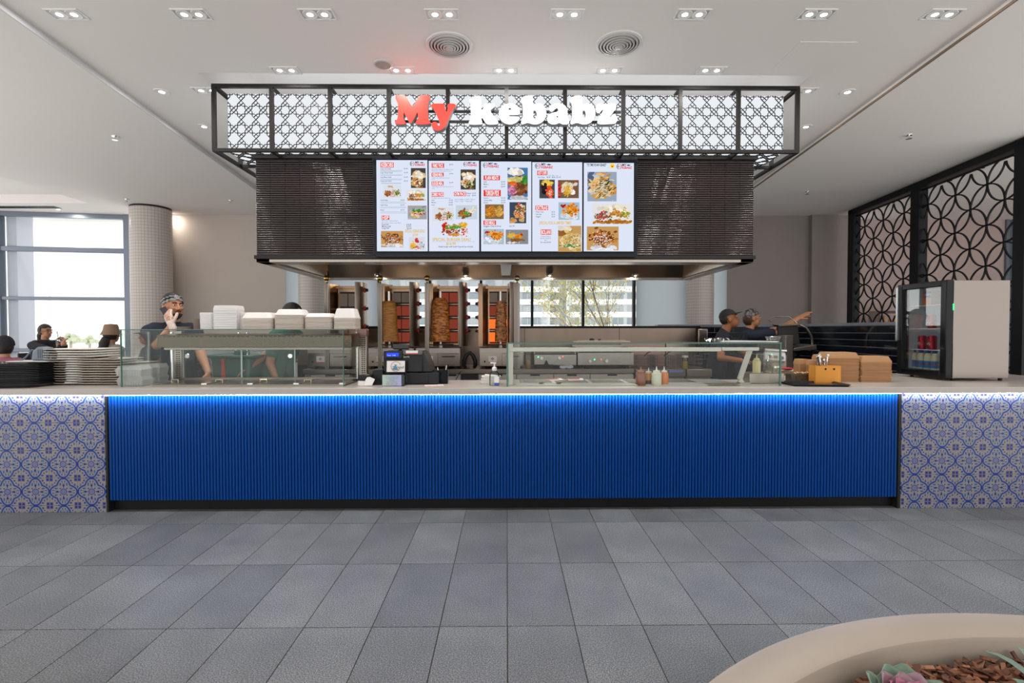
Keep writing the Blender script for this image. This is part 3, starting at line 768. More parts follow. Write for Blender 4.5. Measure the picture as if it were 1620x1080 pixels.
FOOD = {  # background, list of (colours, count, centre, spread, size, elongation)
 'wrap': ('#4a4440', [(['#e9c79a','#f0d8b4','#d9a86a'], 26, (.5,.35),(.30,.16),.13,1.4), (['#f5efe2','#fff8ec'], 30, (.5,.4),(.26,.2),.07,1.5), (['#e9c79a','#d8a765','#f2e2c8'], 30, (.45,.72),(.28,.16),.12,1.3), (['#8a4a22','#c46a2a','#f3efe6','#d9712c','#5f8f3a'], 60, (.45,.72),(.22,.12),.045,1.2), (['#57a03a','#cf3a2a','#3a342f'], 16, (.7,.85),(.3,.12),.05,1.2)]),
 'box': ('#dfe3ea', [(['#d9a070','#e6b890'], 14, (.42,.12),(.16,.06),.06,2), (['#a9673a','#8f5630','#c27d48'], 50, (.28,.65),(.18,.22),.07,1.2), (['#e8e0dc','#d9c8c0','#cf8a6a'], 24, (.55,.6),(.08,.28),.06,1), (['#3d7a34','#a4c43c','#d9542c','#2f5a2a'], 46, (.78,.6),(.16,.22),.05,1.2), (['#d86a44','#f0e8e4'], 20, (.6,.85),(.2,.08),.05,1.3)]),
 'roll': ('#e8e6e4', [(['#c98432','#a9641f','#b97428'], 30, (.5,.9),(.5,.08),.10,2.2), (['#f4ead6','#efe0c2','#fbf5e8'], 40, (.48,.38),(.34,.22),.16,1.5), (['#d9a24a','#c27a2c'], 24, (.62,.5),(.24,.2),.08,1.5), (['#3e7a34','#b03a3e','#e6d9c8','#8a4a6a','#c44a2a'], 70, (.26,.62),(.17,.18),.05,1.3), (['#4c9a3c','#e0b03c'], 20, (.85,.5),(.1,.2),.05,1.3)]),
 'pita': ('#a8a6a6', [(['#949292','#b9b7b8'], 20, (.5,.5),(.5,.5),.12,4), (['#e0b478','#cf9852','#ecd0a2'], 40, (.5,.6),(.24,.2),.12,1.6), (['#3f8a34','#6cae3c','#2f6e2a'], 44, (.52,.38),(.24,.08),.06,1.4), (['#cf4a3a','#8a3a5a','#f0e4d4'], 30, (.55,.62),(.22,.07),.05,1.4)]),
 'hsp': ('#c89a5c', [(['#e9edf2','#d5dbe4'], 16, (.5,.9),(.42,.08),.12,2.4), (['#8a4f24','#5f3418','#a8652c','#c98038'], 110, (.48,.48),(.36,.26),.07,1.8), (['#e8742a','#f08a3a'], 60, (.48,.45),(.34,.26),.03,4), (['#f4f0ea','#ffffff'], 50, (.5,.5),(.34,.26),.026,4), (['#3a2a1a'], 30, (.5,.5),(.36,.26),.03,2)]),
 'deal': ('#dcdde6', [(['#f0c23a','#e6a82c','#f6d760'], 40, (.25,.65),(.16,.2),.07,1.6), (['#d93a34','#c02a2c'], 20, (.5,.25),(.09,.16),.08,1.2), (['#d86a3a','#cf4a2c','#f4ead8'], 40, (.58,.8),(.18,.14),.06,1.4), (['#9a9ca6','#c4c6d0','#e4e6ee'], 30, (.8,.6),(.15,.24),.09,1.5)]),
 'tray': ('#c9d6e4', [(['#b98a4c','#8a5a2a'], 14, (.45,.65),(.36,.2),.16,2), (['#a8702c','#7a4a1c','#c98a3a'], 40, (.35,.45),(.2,.2),.06,1.3), (['#eadfc8','#f4ecda'], 30, (.7,.4),(.18,.16),.07,1.4), (['#3d8a34','#5fae3c'], 20, (.5,.6),(.14,.14),.05,1.4)]),
 'burger': (None, [(['#cf2a24','#e03a30','#b8201c'], 40, (.14,.4),(.10,.34),.09,1.2), (['#f3c53a','#e9b02c'], 44, (.86,.2),(.12,.16),.07,1.3), (['#d9402a','#e8e0dc'], 30, (.88,.62),(.09,.26),.07,1.2), (['#e9bd84','#d6a060'], 24, (.5,.3),(.22,.12),.1,1.6), (['#3f9a34','#5cb040'], 40, (.5,.36),(.28,.1),.06,1.5), (['#7a3a2a','#a04a34','#f0ece4','#cf5a3a'], 70, (.48,.62),(.30,.16),.06,1.6), (['#e2a860','#d0904a'], 20, (.52,.85),(.24,.06),.09,2)]),
 'meat': ('#4a7aa8', [(['#e6ddd2','#f4f0ea'], 20, (.45,.12),(.32,.06),.1,1.8), (['#6a3c22','#7d4a2a','#8f5a36','#a87048'], 100, (.62,.6),(.34,.22),.07,1.6), (['#e86a2c','#f0813a'], 44, (.24,.45),(.18,.1),.05,2), (['#e3d08a','#cfc070'], 24, (.45,.36),(.3,.06),.06,1.6), (['#c97aa0','#e0a8c0','#b85a86'], 30, (.22,.72),(.18,.12),.05,1.6), (['#3f8a34','#58a844'], 30, (.85,.4),(.12,.12),.05,1.4), (['#bfc4cc','#d8dce2'], 20, (.5,.95),(.5,.03),.08,2.5)]),
 'grill': ('#8a6a44', [(['#d98a32','#e6a03c','#c9762a'], 24, (.3,.5),(.16,.36),.13,1.8), (['#e0a848','#e9bc62'], 30, (.7,.5),(.2,.36),.13,1.6), (['#3a2210','#4a2c14'], 60, (.5,.5),(.42,.42),.02,8), (['#a85a20'], 30, (.45,.5),(.4,.4),.04,3)]),
 'pide': ('#3f4a5e', [(['#d9a05a','#c8873c','#e3b578'], 36, (.6,.42),(.22,.36),.11,1.7), (['#d9402c','#f0e6da','#7a4a2a','#3f7a34','#b8583a'], 90, (.62,.36),(.2,.28),.045,1.5), (['#d09050','#e6bc84'], 14, (.2,.88),(.14,.08),.1,1.6)]),
 'nuggets': ('#a8c0d0', [(['#e8ecf2','#d4dae2'], 20, (.5,.75),(.42,.22),.14,1.8), (['#c92a24','#a81c1c'], 10, (.22,.22),(.1,.06),.08,1.3), (['#e8801c','#f09a30','#d86a14','#f5b04a'], 90, (.62,.42),(.28,.24),.08,1.2), (['#3f8a34'], 10, (.5,.6),(.3,.2),.03,1.2)]),
 'chips': ('#7a5a40', [(['#f2ece4'], 12, (.45,.5),(.24,.32),.2,1), (['#f0c244','#e3a92c','#f6d86e','#d9962a'], 110, (.44,.52),(.2,.3),.04,4), (['#b8242a','#d8444a'], 18, (.05,.5),(.06,.4),.08,1.4), (['#c9282a','#f0e8e0'], 14, (.82,.25),(.08,.1),.07,1.1)]),
 'chipcup': ('#4a4a50', [(['#f2c93e','#e8b42c','#f8de74'], 60, (.48,.22),(.26,.14),.07,2), (['#3a2a2c','#2c2022'], 16, (.34,.6),(.1,.22),.14,1.1), (['#e8502a','#f06a3a','#d8401c'], 40, (.66,.66),(.14,.22),.09,1.2), (['#ffffff','#f8d8c8'], 14, (.68,.66),(.12,.2),.025,3)]),
 'chicken': ('#8a8c90', [(['#f0c34a','#e6b036'], 50, (.26,.4),(.2,.18),.05,3), (['#e88a1c','#f0a030','#d8761a'], 40, (.58,.45),(.14,.16),.08,1.2), (['#8a5a2a','#a06a34'], 14, (.45,.72),(.3,.08),.12,2), (['#b8302a'], 8, (.72,.35),(.05,.06),.05,1), (['#e8eaee'], 12, (.3,.9),(.26,.06),.06,4)]),
 'bolani': ('#c99a5c', [(['#e8dcc4','#f4efe2','#cfc9bc'], 20, (.25,.12),(.22,.08),.12,1.5), (['#a86a34','#8f5828'], 14, (.15,.3),(.14,.05),.1,2), (['#e9d29a','#dcbf7c','#f0e0b8'], 60, (.55,.6),(.36,.24),.13,1.8), (['#b98a3c','#d09c4a'], 50, (.55,.55),(.36,.24),.03,1.4), (['#4f7a3a','#6a9a4c','#f0ecd8'], 50, (.5,.78),(.36,.05),.035,2)]),
 'toast': ('#9aa8bc', [(['#c8d2e0','#5a6e90'], 16, (.2,.5),(.16,.5),.12,2), (['#e6b870','#d89c4c','#f0d09a'], 70, (.55,.55),(.40,.36),.10,2.6), (['#2f4a2c','#3f5f38','#24381f'], 44, (.58,.5),(.36,.34),.035,5), (['#f0e8d8'], 30, (.55,.5),(.36,.36),.03,5)])}
def picture(parent, kind, c0, c1, k):
    """flat photo printed on the screen: background and blots of food colour"""
    bgc, groups = FOOD[kind]; r = random.Random(k*13+5)
    w, h_ = c1.x-c0.x, c0.z-c1.z; b = B(); d = 0.0
    if bgc:
        b.col(rgb(bgc)); b.add([(0, 0, -h_), (w, 0, -h_), (w, 0, 0), (0, 0, 0)], [(0, 1, 2, 3)])
    for cols, n, ce, spd, size, el in groups:
        for i in range(int(n*1.7)):
            d -= .000004
            cx = ce[0]+r.gauss(0, .5)*spd[0]; cy = ce[1]+r.gauss(0, .5)*spd[1]
            s = size*h_*r.uniform(.6, 1.2)*.88; a = r.uniform(-.7, .7)+(.5 if el > 3 else 0); ex = math.sqrt(el)
            ccol = rgb(r.choice(cols)); v = r.uniform(.72, 1.12); ccol = (ccol[0]*v, ccol[1]*v, ccol[2]*v, 1)
            pts = []
            for q in range(8):
                t = 2*PI*q/8; rr = r.uniform(.8, 1.15)
                x = cx*w+s*rr*(math.cos(t)*ex*math.cos(a)-math.sin(t)/ex*math.sin(a)); z = -cy*h_+s*rr*(math.cos(t)*ex*math.sin(a)+math.sin(t)/ex*math.cos(a))
                pts.append((min(max(x, 0), w), d, min(max(z, -h_), 0)))
            b.col(ccol); b.add(pts, [tuple(range(8))])
    o = b.obj('menu_picture', M_PIC, parent, smooth=0, fix=False)
    return o
menu_frame = thing('menu_board_frame', 'black surround holding the five menu screens on the bulkhead', 'frame', (0, YM, 0))
fz0, fz1 = az(800, 403, YM), az(800, 248, YM)
B().box(SX0, SX1, .012, .098, fz0, fz1).obj('backing', M_BEZ, menu_frame, bevel=.004)
B().box(SX0+.02, SX1-.01, .0, .09, fz0-.012, fz0+.01).obj('cable_tray', M_BEZ, menu_frame)
SCR = [(597.5, 677.5), (679.5, 758.5), (761.5, 840.5), (842, 920.5), (923, 1001.5)]
MENU = [[], [], [], [], []]
h_, t_, p_ = 'h', 't', 'p'
MENU[0] = [(h_, 'KEBOBS', ZA(141,108), ZA(274,160)), (t_, 'Large Lamb Kebab', ZA(141,180), 13, 0), (t_, '$14.99', ZA(376,178), 13, 0), (t_, 'Large Chicken Kebab', ZA(141,219), 13, 0), (t_, '$14.99', ZA(378,219), 13, 0),
  (t_, 'Large Mixed Kebab', ZA(141,263), 13, 0), (t_, '$14.99', ZA(378,263), 13, 0), (t_, 'Large Jumbo Kebab', ZA(141,302), 13, 0), (t_, '$22.99', ZA(378,302), 13, 0),
  ('l', '', ZA(141,190), ZA(360,194)), ('l', '', ZA(141,200), ZA(350,203)), ('l', '', ZA(141,230), ZA(365,233)), ('l', '', ZA(141,239), ZA(355,242)), ('l', '', ZA(141,274), ZA(360,277)), ('l', '', ZA(141,283), ZA(350,286)), ('l', '', ZA(146,313), ZA(348,316)), ('l', '', ZA(146,321), ZA(345,324)),
  (p_, 'box', ZA(168,336), ZA(350,465)), (p_, 'wrap', ZA(446,166), ZA(595,366)), (p_, 'roll', ZA(402,384), ZA(595,493)), (p_, 'pita', ZA(414,542), ZA(606,680)),
  (t_, 'Small Kebabs', ZA(141,494), 13, 0), (t_, '$10.00', ZA(343,494), 13, 0), (t_, 'Falafel Wrap', ZA(141,543), 13, 0), (t_, '$12.99', ZA(343,543), 13, 0), (t_, 'Burger', ZA(141,592), 13, 0), (t_, '$12.99', ZA(343,592), 13, 0),
  ('l', '', ZA(141,504), ZA(380,507)), ('l', '', ZA(141,516), ZA(400,519)), ('l', '', ZA(141,554), ZA(400,557)), ('l', '', ZA(141,565), ZA(400,568)), ('l', '', ZA(141,603), ZA(400,606)), ('l', '', ZA(141,616), ZA(405,619)),
  (h_, 'HSP', ZA(153,642), ZA(230,684)), (t_, 'Meat, Chips, Cheese and Sauce', ZA(153,700), 12, 1), (t_, 'Meat options: Chicken, Lamb, Mixed', ZA(153,721), 12, 1),
  (t_, 'Small HSP', ZA(153,741), 16, 0), (t_, 'Medium HSP', ZA(155,759), 16, 0), (t_, 'Large HSP', ZA(155,777), 16, 0), (t_, '$14.99', ZA(402,741), 16, 0), (t_, '$19.99', ZA(402,759), 16, 0), (t_, '$24.99', ZA(405,779), 16, 0),
  (p_, 'hsp', ZA(146,797), ZA(370,960)), (p_, 'deal', ZA(426,858), ZA(585,988)), ('y', 'SPECIAL KEBAB DEAL!', ZA(386,812), ZA(612,812)), ('y', '$19.99', ZA(463,851), ZA(532,851)), ('logo', '', ZA(436,100), ZA(592,146))]
MENU[1] = [(h_, 'FAMILY PACK', ZA(655,118), ZA(780,164)), (t_, '$59.99', ZA(832,137), 13, 0), (t_, 'Medium Meat, Medium Salad, Medium Chips,', ZA(655,185), 11, 1), (t_, 'Medium Dips, Turkish Bread & 4 Drinks', ZA(655,201), 11, 1),
  (h_, 'KEBAB MEAL', ZA(655,212), ZA(775,252)), (t_, '$19.99', ZA(832,229), 13, 0), (t_, 'Kebab with Small Chips & Can of', ZA(657,270), 12, 1), (t_, 'drink', ZA(657,287), 12, 1),
  (h_, 'BURGER MEAL', ZA(655,300), ZA(774,341)), (t_, '$16.99', ZA(832,318), 13, 0), (t_, 'Kebab Burger with Small Chips & Can of', ZA(657,358), 12, 1), (t_, 'drink', ZA(657,376), 12, 1),
  (p_, 'wrap', ZA(945,180), ZA(1097,382)), (h_, 'COMBO PACKS', ZA(653,408), ZA(776,453)), (t_, 'With Meat, Salad, Dips & Turkish Bread', ZA(653,472), 11, 1), (t_, 'Small', ZA(653,494), 13, 0), (t_, 'Medium', ZA(653,517), 13, 0), (t_, 'Large', ZA(653,541), 13, 0),
  (t_, '$14.50', ZA(828,494), 13, 0), (t_, '$19.00', ZA(828,517), 13, 0), (t_, '$24.00', ZA(828,541), 13, 0), (h_, 'GYM PACK', ZA(878,405), ZA(1002,447)), (t_, 'Regular  $15.99', ZA(1009,425), 13, 0), (t_, 'Large     $20.99', ZA(1009,447), 13, 0),
  (t_, 'Choice of Meat + Salad + Rice or', ZA(885,486), 14, 1), (t_, 'Chips + 2 dips + Fried bread', ZA(885,505), 14, 1), (p_, 'box', ZA(664,560), ZA(876,698)), (p_, 'tray', ZA(897,538), ZA(1112,680)), (p_, 'burger', ZA(750,708), ZA(1016,856)),
  ('y', 'SPECIAL BURGER DEAL!', ZA(664,896), ZA(1085,896)), ('y', '$16.99', ZA(800,938), ZA(922,938)), (t_, 'Kebab burger with Small Chips & Can of drink', ZA(722,962), 17, 0), ('logo', '', ZA(972,104), ZA(1112,148)), ('l', '', ZA(664,903), ZA(1088,905))]
MENU[2] = [('logo', '', ZA(1170,112), ZA(1332,162)), (h_, 'PLAIN MEATS', ZA(1176,240), ZA(1340,288)), (t_, 'Small', ZA(1176,311), 14, 0), (t_, 'Medium', ZA(1176,335), 14, 0), (t_, 'Large', ZA(1176,359), 14, 0), (t_, '$14.99', ZA(1350,311), 14, 0), (t_, '$19.99', ZA(1350,335), 14, 0), (t_, '$24.99', ZA(1350,359), 14, 0),
  (h_, 'TURKISH PIDE', ZA(1176,385), ZA(1348,450)), (t_, 'Samoun', ZA(1176,472), 14, 0), (t_, 'Chicken BBQ', ZA(1176,496), 14, 0), (t_, 'Spinach', ZA(1176,519), 14, 0), (t_, '$12.00', ZA(1352,472), 14, 0), (t_, '$12.00', ZA(1352,496), 14, 0), (t_, '$12.00', ZA(1352,519), 14, 0),
  (p_, 'meat', ZB(82,162), ZB(285,483)), (p_, 'grill', ZA(1190,530), ZA(1378,678)), (p_, 'pide', ZB(102,508), ZB(270,720)), (h_, 'KIDS MEALS', ZA(1174,692), ZA(1300,736)), (t_, 'Nuggets, Chips & Drink', ZA(1174,757), 17, 0), (t_, '$11.99', ZB(102,757), 17, 0),
  (p_, 'nuggets', ZA(1174,778), ZA(1380,930)), (p_, 'chicken', ZB(64,784), ZB(290,928))]
MENU[3] = [('logo', '', ZB(358,118), ZB(540,172)), (h_, 'HOT CHIPS', ZB(380,192), ZB(482,238)), (t_, 'Small   Med   Large', ZB(492,245), 12, 1), (t_, 'Hot Chips    $6.00   $8.00  $11.00', ZB(388,265), 15, 0), (p_, 'chipcup', ZB(402,282), ZB(556,470)), (p_, 'chips', ZB(588,286), ZB(797,468)),
  (h_, 'EXTRAS', ZB(362,542), ZB(489,588)), (t_, 'Potato Cake', ZB(366,612), 14, 0), (t_, 'Side Dips', ZB(366,636), 14, 0), (t_, 'Nuggets', ZB(366,659), 14, 0), (t_, '$1.50', ZB(524,612), 14, 0), (t_, '$1.50', ZB(524,636), 14, 0), (t_, '$1.00', ZB(524,659), 14, 0),
  (p_, 'nuggets', ZB(594,510), ZB(803,685)), ('y', 'SPECIAL FOR A LIMITED TIME!!', ZB(400,730), ZB(783,730)), (h_, 'BOLANI', ZB(415,782), ZB(521,835)), (t_, 'Includes Cheese,', ZB(415,858), 14, 1), (t_, 'Spinach, Potato &', ZB(408,877), 14, 1), (t_, 'Dip!', ZB(452,896), 14, 1), (t_, 'For only $10.00', ZB(413,917), 15, 0), (p_, 'bolani', ZB(590,745), ZB(822,1005))]
MENU[4] = [('b', '"ITS TIME FOR MY KEBABZ!"', ZB(876,147), ZB(1106,147)), ('smile', '', ZB(1110,120), ZB(1156,168)), ('logo', '', ZB(1176,124), ZB(1332,176)), (p_, 'toast', ZB(884,204), ZB(1176,500)), (p_, 'roll', ZB(936,522), ZB(1332,726)), (p_, 'hsp', ZB(878,752), ZB(1196,990))]
TX = 1/.55  # rough width of a capital letter to its size
pk = 0
for i, (a, b) in enumerate(SCR):
    z0, z1 = az(800, 397.5, YM), az(800, 254+i*.9, YM); xa, xb = ax(a, YM), ax(b, YM)
    s = thing('menu_screen', 'lit menu screen, %s from the left, showing %s' % (ordn[i], ['kebabs and HSP prices', 'family pack and gym pack', 'plain meats and Turkish pide', 'hot chips and extras', 'three large food photos and a smiley'][i]), 'screen', ((xa+xb)/2, YM, z0), group='menu screens')
    B().box(xa-.005, xb+.005, -.004, .012, z0-.006, z1+.006).obj('bezel', M_BEZ, s, (-(xa+xb)/2, 0, -z0))
    B().box(xa, xb, -.0055, -.003, z0, z1).obj('display', M_SCR, s, (-(xa+xb)/2, 0, -z0))
    ox, oz = (xa+xb)/2, z0
    for it in MENU[i]:
        k, tx, c0 = it[0], it[1], at(*it[2], YM); lx, lz = c0.x-ox, c0.z-oz
        ztext = -.0072
        if k in ('h', 'p', 'l', 'y', 'b', 'logo', 'smile'): c1 = at(*it[3], YM)
        if k == 'h':
            B().add([(c0.x, 0, c1.z), (c1.x, 0, c1.z), (c1.x, 0, c0.z), (c0.x, 0, c0.z)], [(0, 1, 2, 3)]).obj('heading_block', M_TRED, s, (-ox, -.0062, -oz), smooth=0, fix=False)
            hgt = (c0.z-c1.z); w = c1.x-c0.x; sz = hgt*1.12; sx = (w*.92)/(len(tx)*sz*.60)
            text('heading_text', tx, M_TWH, s, (lx+w*.5, ztext, c1.z-oz+hgt*.12), sz, align='CENTER', sx=sx, bold=sz*.022)
        elif k == 't':
            sz = it[3]/6.352/(FPX/YM)*1.35
            text('menu_text', tx, (M_TDK, M_TGR)[it[4]], s, (lx, ztext, lz), sz, sx=.80, bold=sz*.008)
        elif k in 'yb':
            w = c1.x-c0.x; sz = .036 if k == 'y' else .030; n = len(tx)
            text('menu_text', tx, M_TYE if k == 'y' else M_TBLK, s, (lx, ztext, lz), sz, sx=w/(n*sz*.575), bold=sz*.02)
        elif k == 'l':
            B().add([(c0.x, 0, c1.z), (c1.x, 0, c1.z), (c1.x, 0, c0.z), (c0.x, 0, c0.z)], [(0, 1, 2, 3)]).obj('fine_print', M_TGR, s, (-ox, -.0065, -oz), smooth=0, fix=False)
        elif k == 'p':
            pk += 1; o = picture(s, tx, c0, c1, pk); o.location = (lx, -.0062, lz)
        elif k == 'logo':
            w, hg = c1.x-c0.x, c0.z-c1.z; r = hg*.52; q = B()
            def ring(a0, a1, r0, r1): return q.add([((rr*math.cos(t)), 0, rr*math.sin(t)) for t in [a0+(a1-a0)*m/10 for m in range(11)] for rr in (r0, r1)], [(2*m, 2*m+1, 2*m+3, 2*m+2) for m in range(10)])
            ring(PI*.55, PI*1.45, r*.78, r); ring(PI*.7, PI*1.3, r*.3, r*.5); q.add([(-r*.7, 0, -r*.08), (-r*.1, 0, -r*.08), (-r*.1, 0, r*.08), (-r*.7, 0, r*.08)], [(0, 1, 2, 3)])
            q.obj('logo_ring', M_TBLK, s, (lx+r, -.0066, lz-hg/2), smooth=0, fix=False)
            q = B(); ring(-PI*.45, PI*.45, r*.78, r); ring(-PI*.35, PI*.35, r*.25, r*.45); q.obj('logo_ring', M_TRED, s, (lx+r, -.0066, lz-hg/2), smooth=0, fix=False)
            text('menu_text', 'MY', M_TBLK, s, (lx+w*.34, ztext, lz-hg*.42), hg*.62, sx=1.0, bold=hg*.02)
            text('menu_text', 'KEBABZ', M_TRED, s, (lx+w*.34, ztext, lz-hg*.95), hg*.60, sx=w*.66/(6*hg*.60*.62), bold=hg*.02)
            q = B(); q.add([(w*.62, 0, -hg*.25), (w*.75, 0, -hg*.10), (w*.92, 0, -hg*.22), (w*.78, 0, -hg*.40)], [(0, 1, 2, 3)]); q.obj('logo_mark', M_TDK, s, (lx, -.0066, lz), smooth=0, fix=False)
        elif k == 'smile':
            r = (c1.x-c0.x)/2; q = B()
            q.add([(r*math.cos(2*PI*m/20), 0, r*math.sin(2*PI*m/20)) for m in range(20)], [tuple(range(20))]); q.obj('smiley', emis('smiley_yellow', '#f7c531', .95), s, (lx+r, -.0062, lz-r), smooth=0, fix=False)
            q = B()
            for ex in (-.35, .35): q.add([(r*(ex+.14*math.cos(2*PI*m/10)), 0, r*(.22+.08*math.sin(2*PI*m/10))) for m in range(10)], [tuple(range(10))])
            q.add([(r*.55*math.cos(PI+PI*m/8), 0, r*(-.1+.5*math.sin(PI+PI*m/8))) for m in range(9)], [tuple(range(9))]); q.obj('smiley_features', emis('smiley_brown', '#8a4a1c', .9), s, (lx+r, -.0068, lz-r), smooth=0, fix=False)
# ================================================================ kitchen line
YK = 5.30                                     # bench front
bench = thing('kitchen_bench', 'long stainless steel cooking bench behind the counter under the hood', 'bench', (0, YK, 0))
bx0, bx1 = ax(478, YK), ax(1004, YK)
B().box(bx0, bx1, 0, .70, .855, .905).obj('bench_top', STEEL, bench, bevel=.004)
B().box(bx0+.01, bx1-.01, .03, .68, .08, .855).obj('carcass', mat('bench_carcass', (.34, .32, .30), .5, .3), bench)
M_DRAW = mat('drawer_front', (.50, .46, .43), .4, .35, objvar=.06)
xs = [478, 490, 553, 580, 640, 700, 728, 757, 817, 876, 934, 1004]
for a, b in zip(xs, xs[1:]):
    x0, x1 = ax(a, YK)+.006, ax(b, YK)-.006
    if x1-x0 < .1: continue
    if a in (553, 728):
        B().box(x0, x1, .022, .03, .09, .85).obj('bay_shade_panel', mat('bay_shade', (.03, .03, .03), .8), bench); continue  # solid panel; the shade of an open bay is put into its dark colour
    d = B().box(x0, x1, .008, .03, .46, .845).obj('drawer_front', M_DRAW, bench, bevel=.003)
    B().box((x0+x1)/2-.05, (x0+x1)/2+.05, -.002, .01, .832, .846).obj('finger_pull', BLACK, d)
    B().box(x0, x1, .008, .03, .09, .45).obj('door_front', M_DRAW, bench, bevel=.003)
# low rear partition: steel splash and dark cap
part = thing('rear_partition', 'low steel-faced partition with dark cap behind the cooking bench', 'partition', (0, 6.06, 0))
px0, px1 = ax(470, 6.06), ax(1106, 6.06); zc = az(900, 515.5, 6.06)
B().box(px0, px1, 0, .10, 0, zc-.02).obj('core', BLACK, part)
for a, b in ((470, 640), (640, 830), (830, 980), (980, 1101)):
    B().box(ax(a, 6.05)+.003, ax(b, 6.05)-.003, -.008, 0, .9, zc-.028).obj('splash_panel', mat('splash_steel', (.20, .155, .125), .3, 1.0, var=.2, vscale=4), part)
B().box(px0-.01, px1+.01, -.02, .12, zc-.02, zc).obj('cap', BLACK, part, bevel=.003)
# right: black brick-tiled half walls
M_BT = mat('black_gloss_tile', (.006, .008, .014), .08, coat=.5, objvar=.3)
M_BG = mat('pale_grout', (.46, .43, .42), .8)
TP, TR = .2655, .0752
def tile_wall(name, label, origin, ang, length, ztop, nrow, z_lo, cap=True, first=0.0):
    t = thing(name, label, 'half wall', origin, ang)
    B().box(0, length, 0, .12, 0, ztop-.03).obj('core', M_BG, t)
    full = B().box(.003, TP-.003, -.008, 0, .0028, TR-.0028).mesh('wall_tile', M_BT)
    half = B().box(.003, TP/2-.003, -.008, 0, .0028, TR-.0028).mesh('wall_tile', M_BT)
    for r in range(nrow):
        z = ztop-.03-TR*(r+1); x = first if r % 2 == 0 else first-TP/2
        while x < length-.02:
            if x >= -.01 and x+TP <= length+.02: inst('wall_tile', full, t, (x, 0, z))
            elif x < -.01 and x+TP > .05: inst('wall_tile', half, t, (x+TP/2, 0, z))
            elif x+TP/2 <= length+.02 and x >= -.01: inst('wall_tile', half, t, (x, 0, z))
            x += TP
    B().box(0, length, -.004, 0, 0, ztop-.03-TR*nrow).obj('lower_panel', M_BT, t)
    if cap: B().box(-.01, length+.01, -.018, .14, ztop-.03, ztop+.006).obj('cap', mat('blue_grey_cap', (.16, .18, .22), .3, .4), t, bevel=.004)
    return t
XW = 3.86
zcap = at(1418, 510, 4.94).z
tile_wall('tiled_half_wall', 'black glossy brick-tiled half wall beside the drinks fridge', (XW, 7.0, 0), -PI/2, 2.22, zcap, 7, .85)
tile_wall('tiled_half_wall', 'black brick-tiled half wall behind the two workers', (2.13, 7.0, 0), 0, XW-2.13+.12, zcap, 6, .9)
tile_wall('tiled_half_wall', 'black brick-tiled half wall behind the heated cabinet on the left', (-3.12, 4.95, 0), PI/2, 1.9, 1.24, 6, .8, cap=True).location = (-3.12, 4.95, 0)
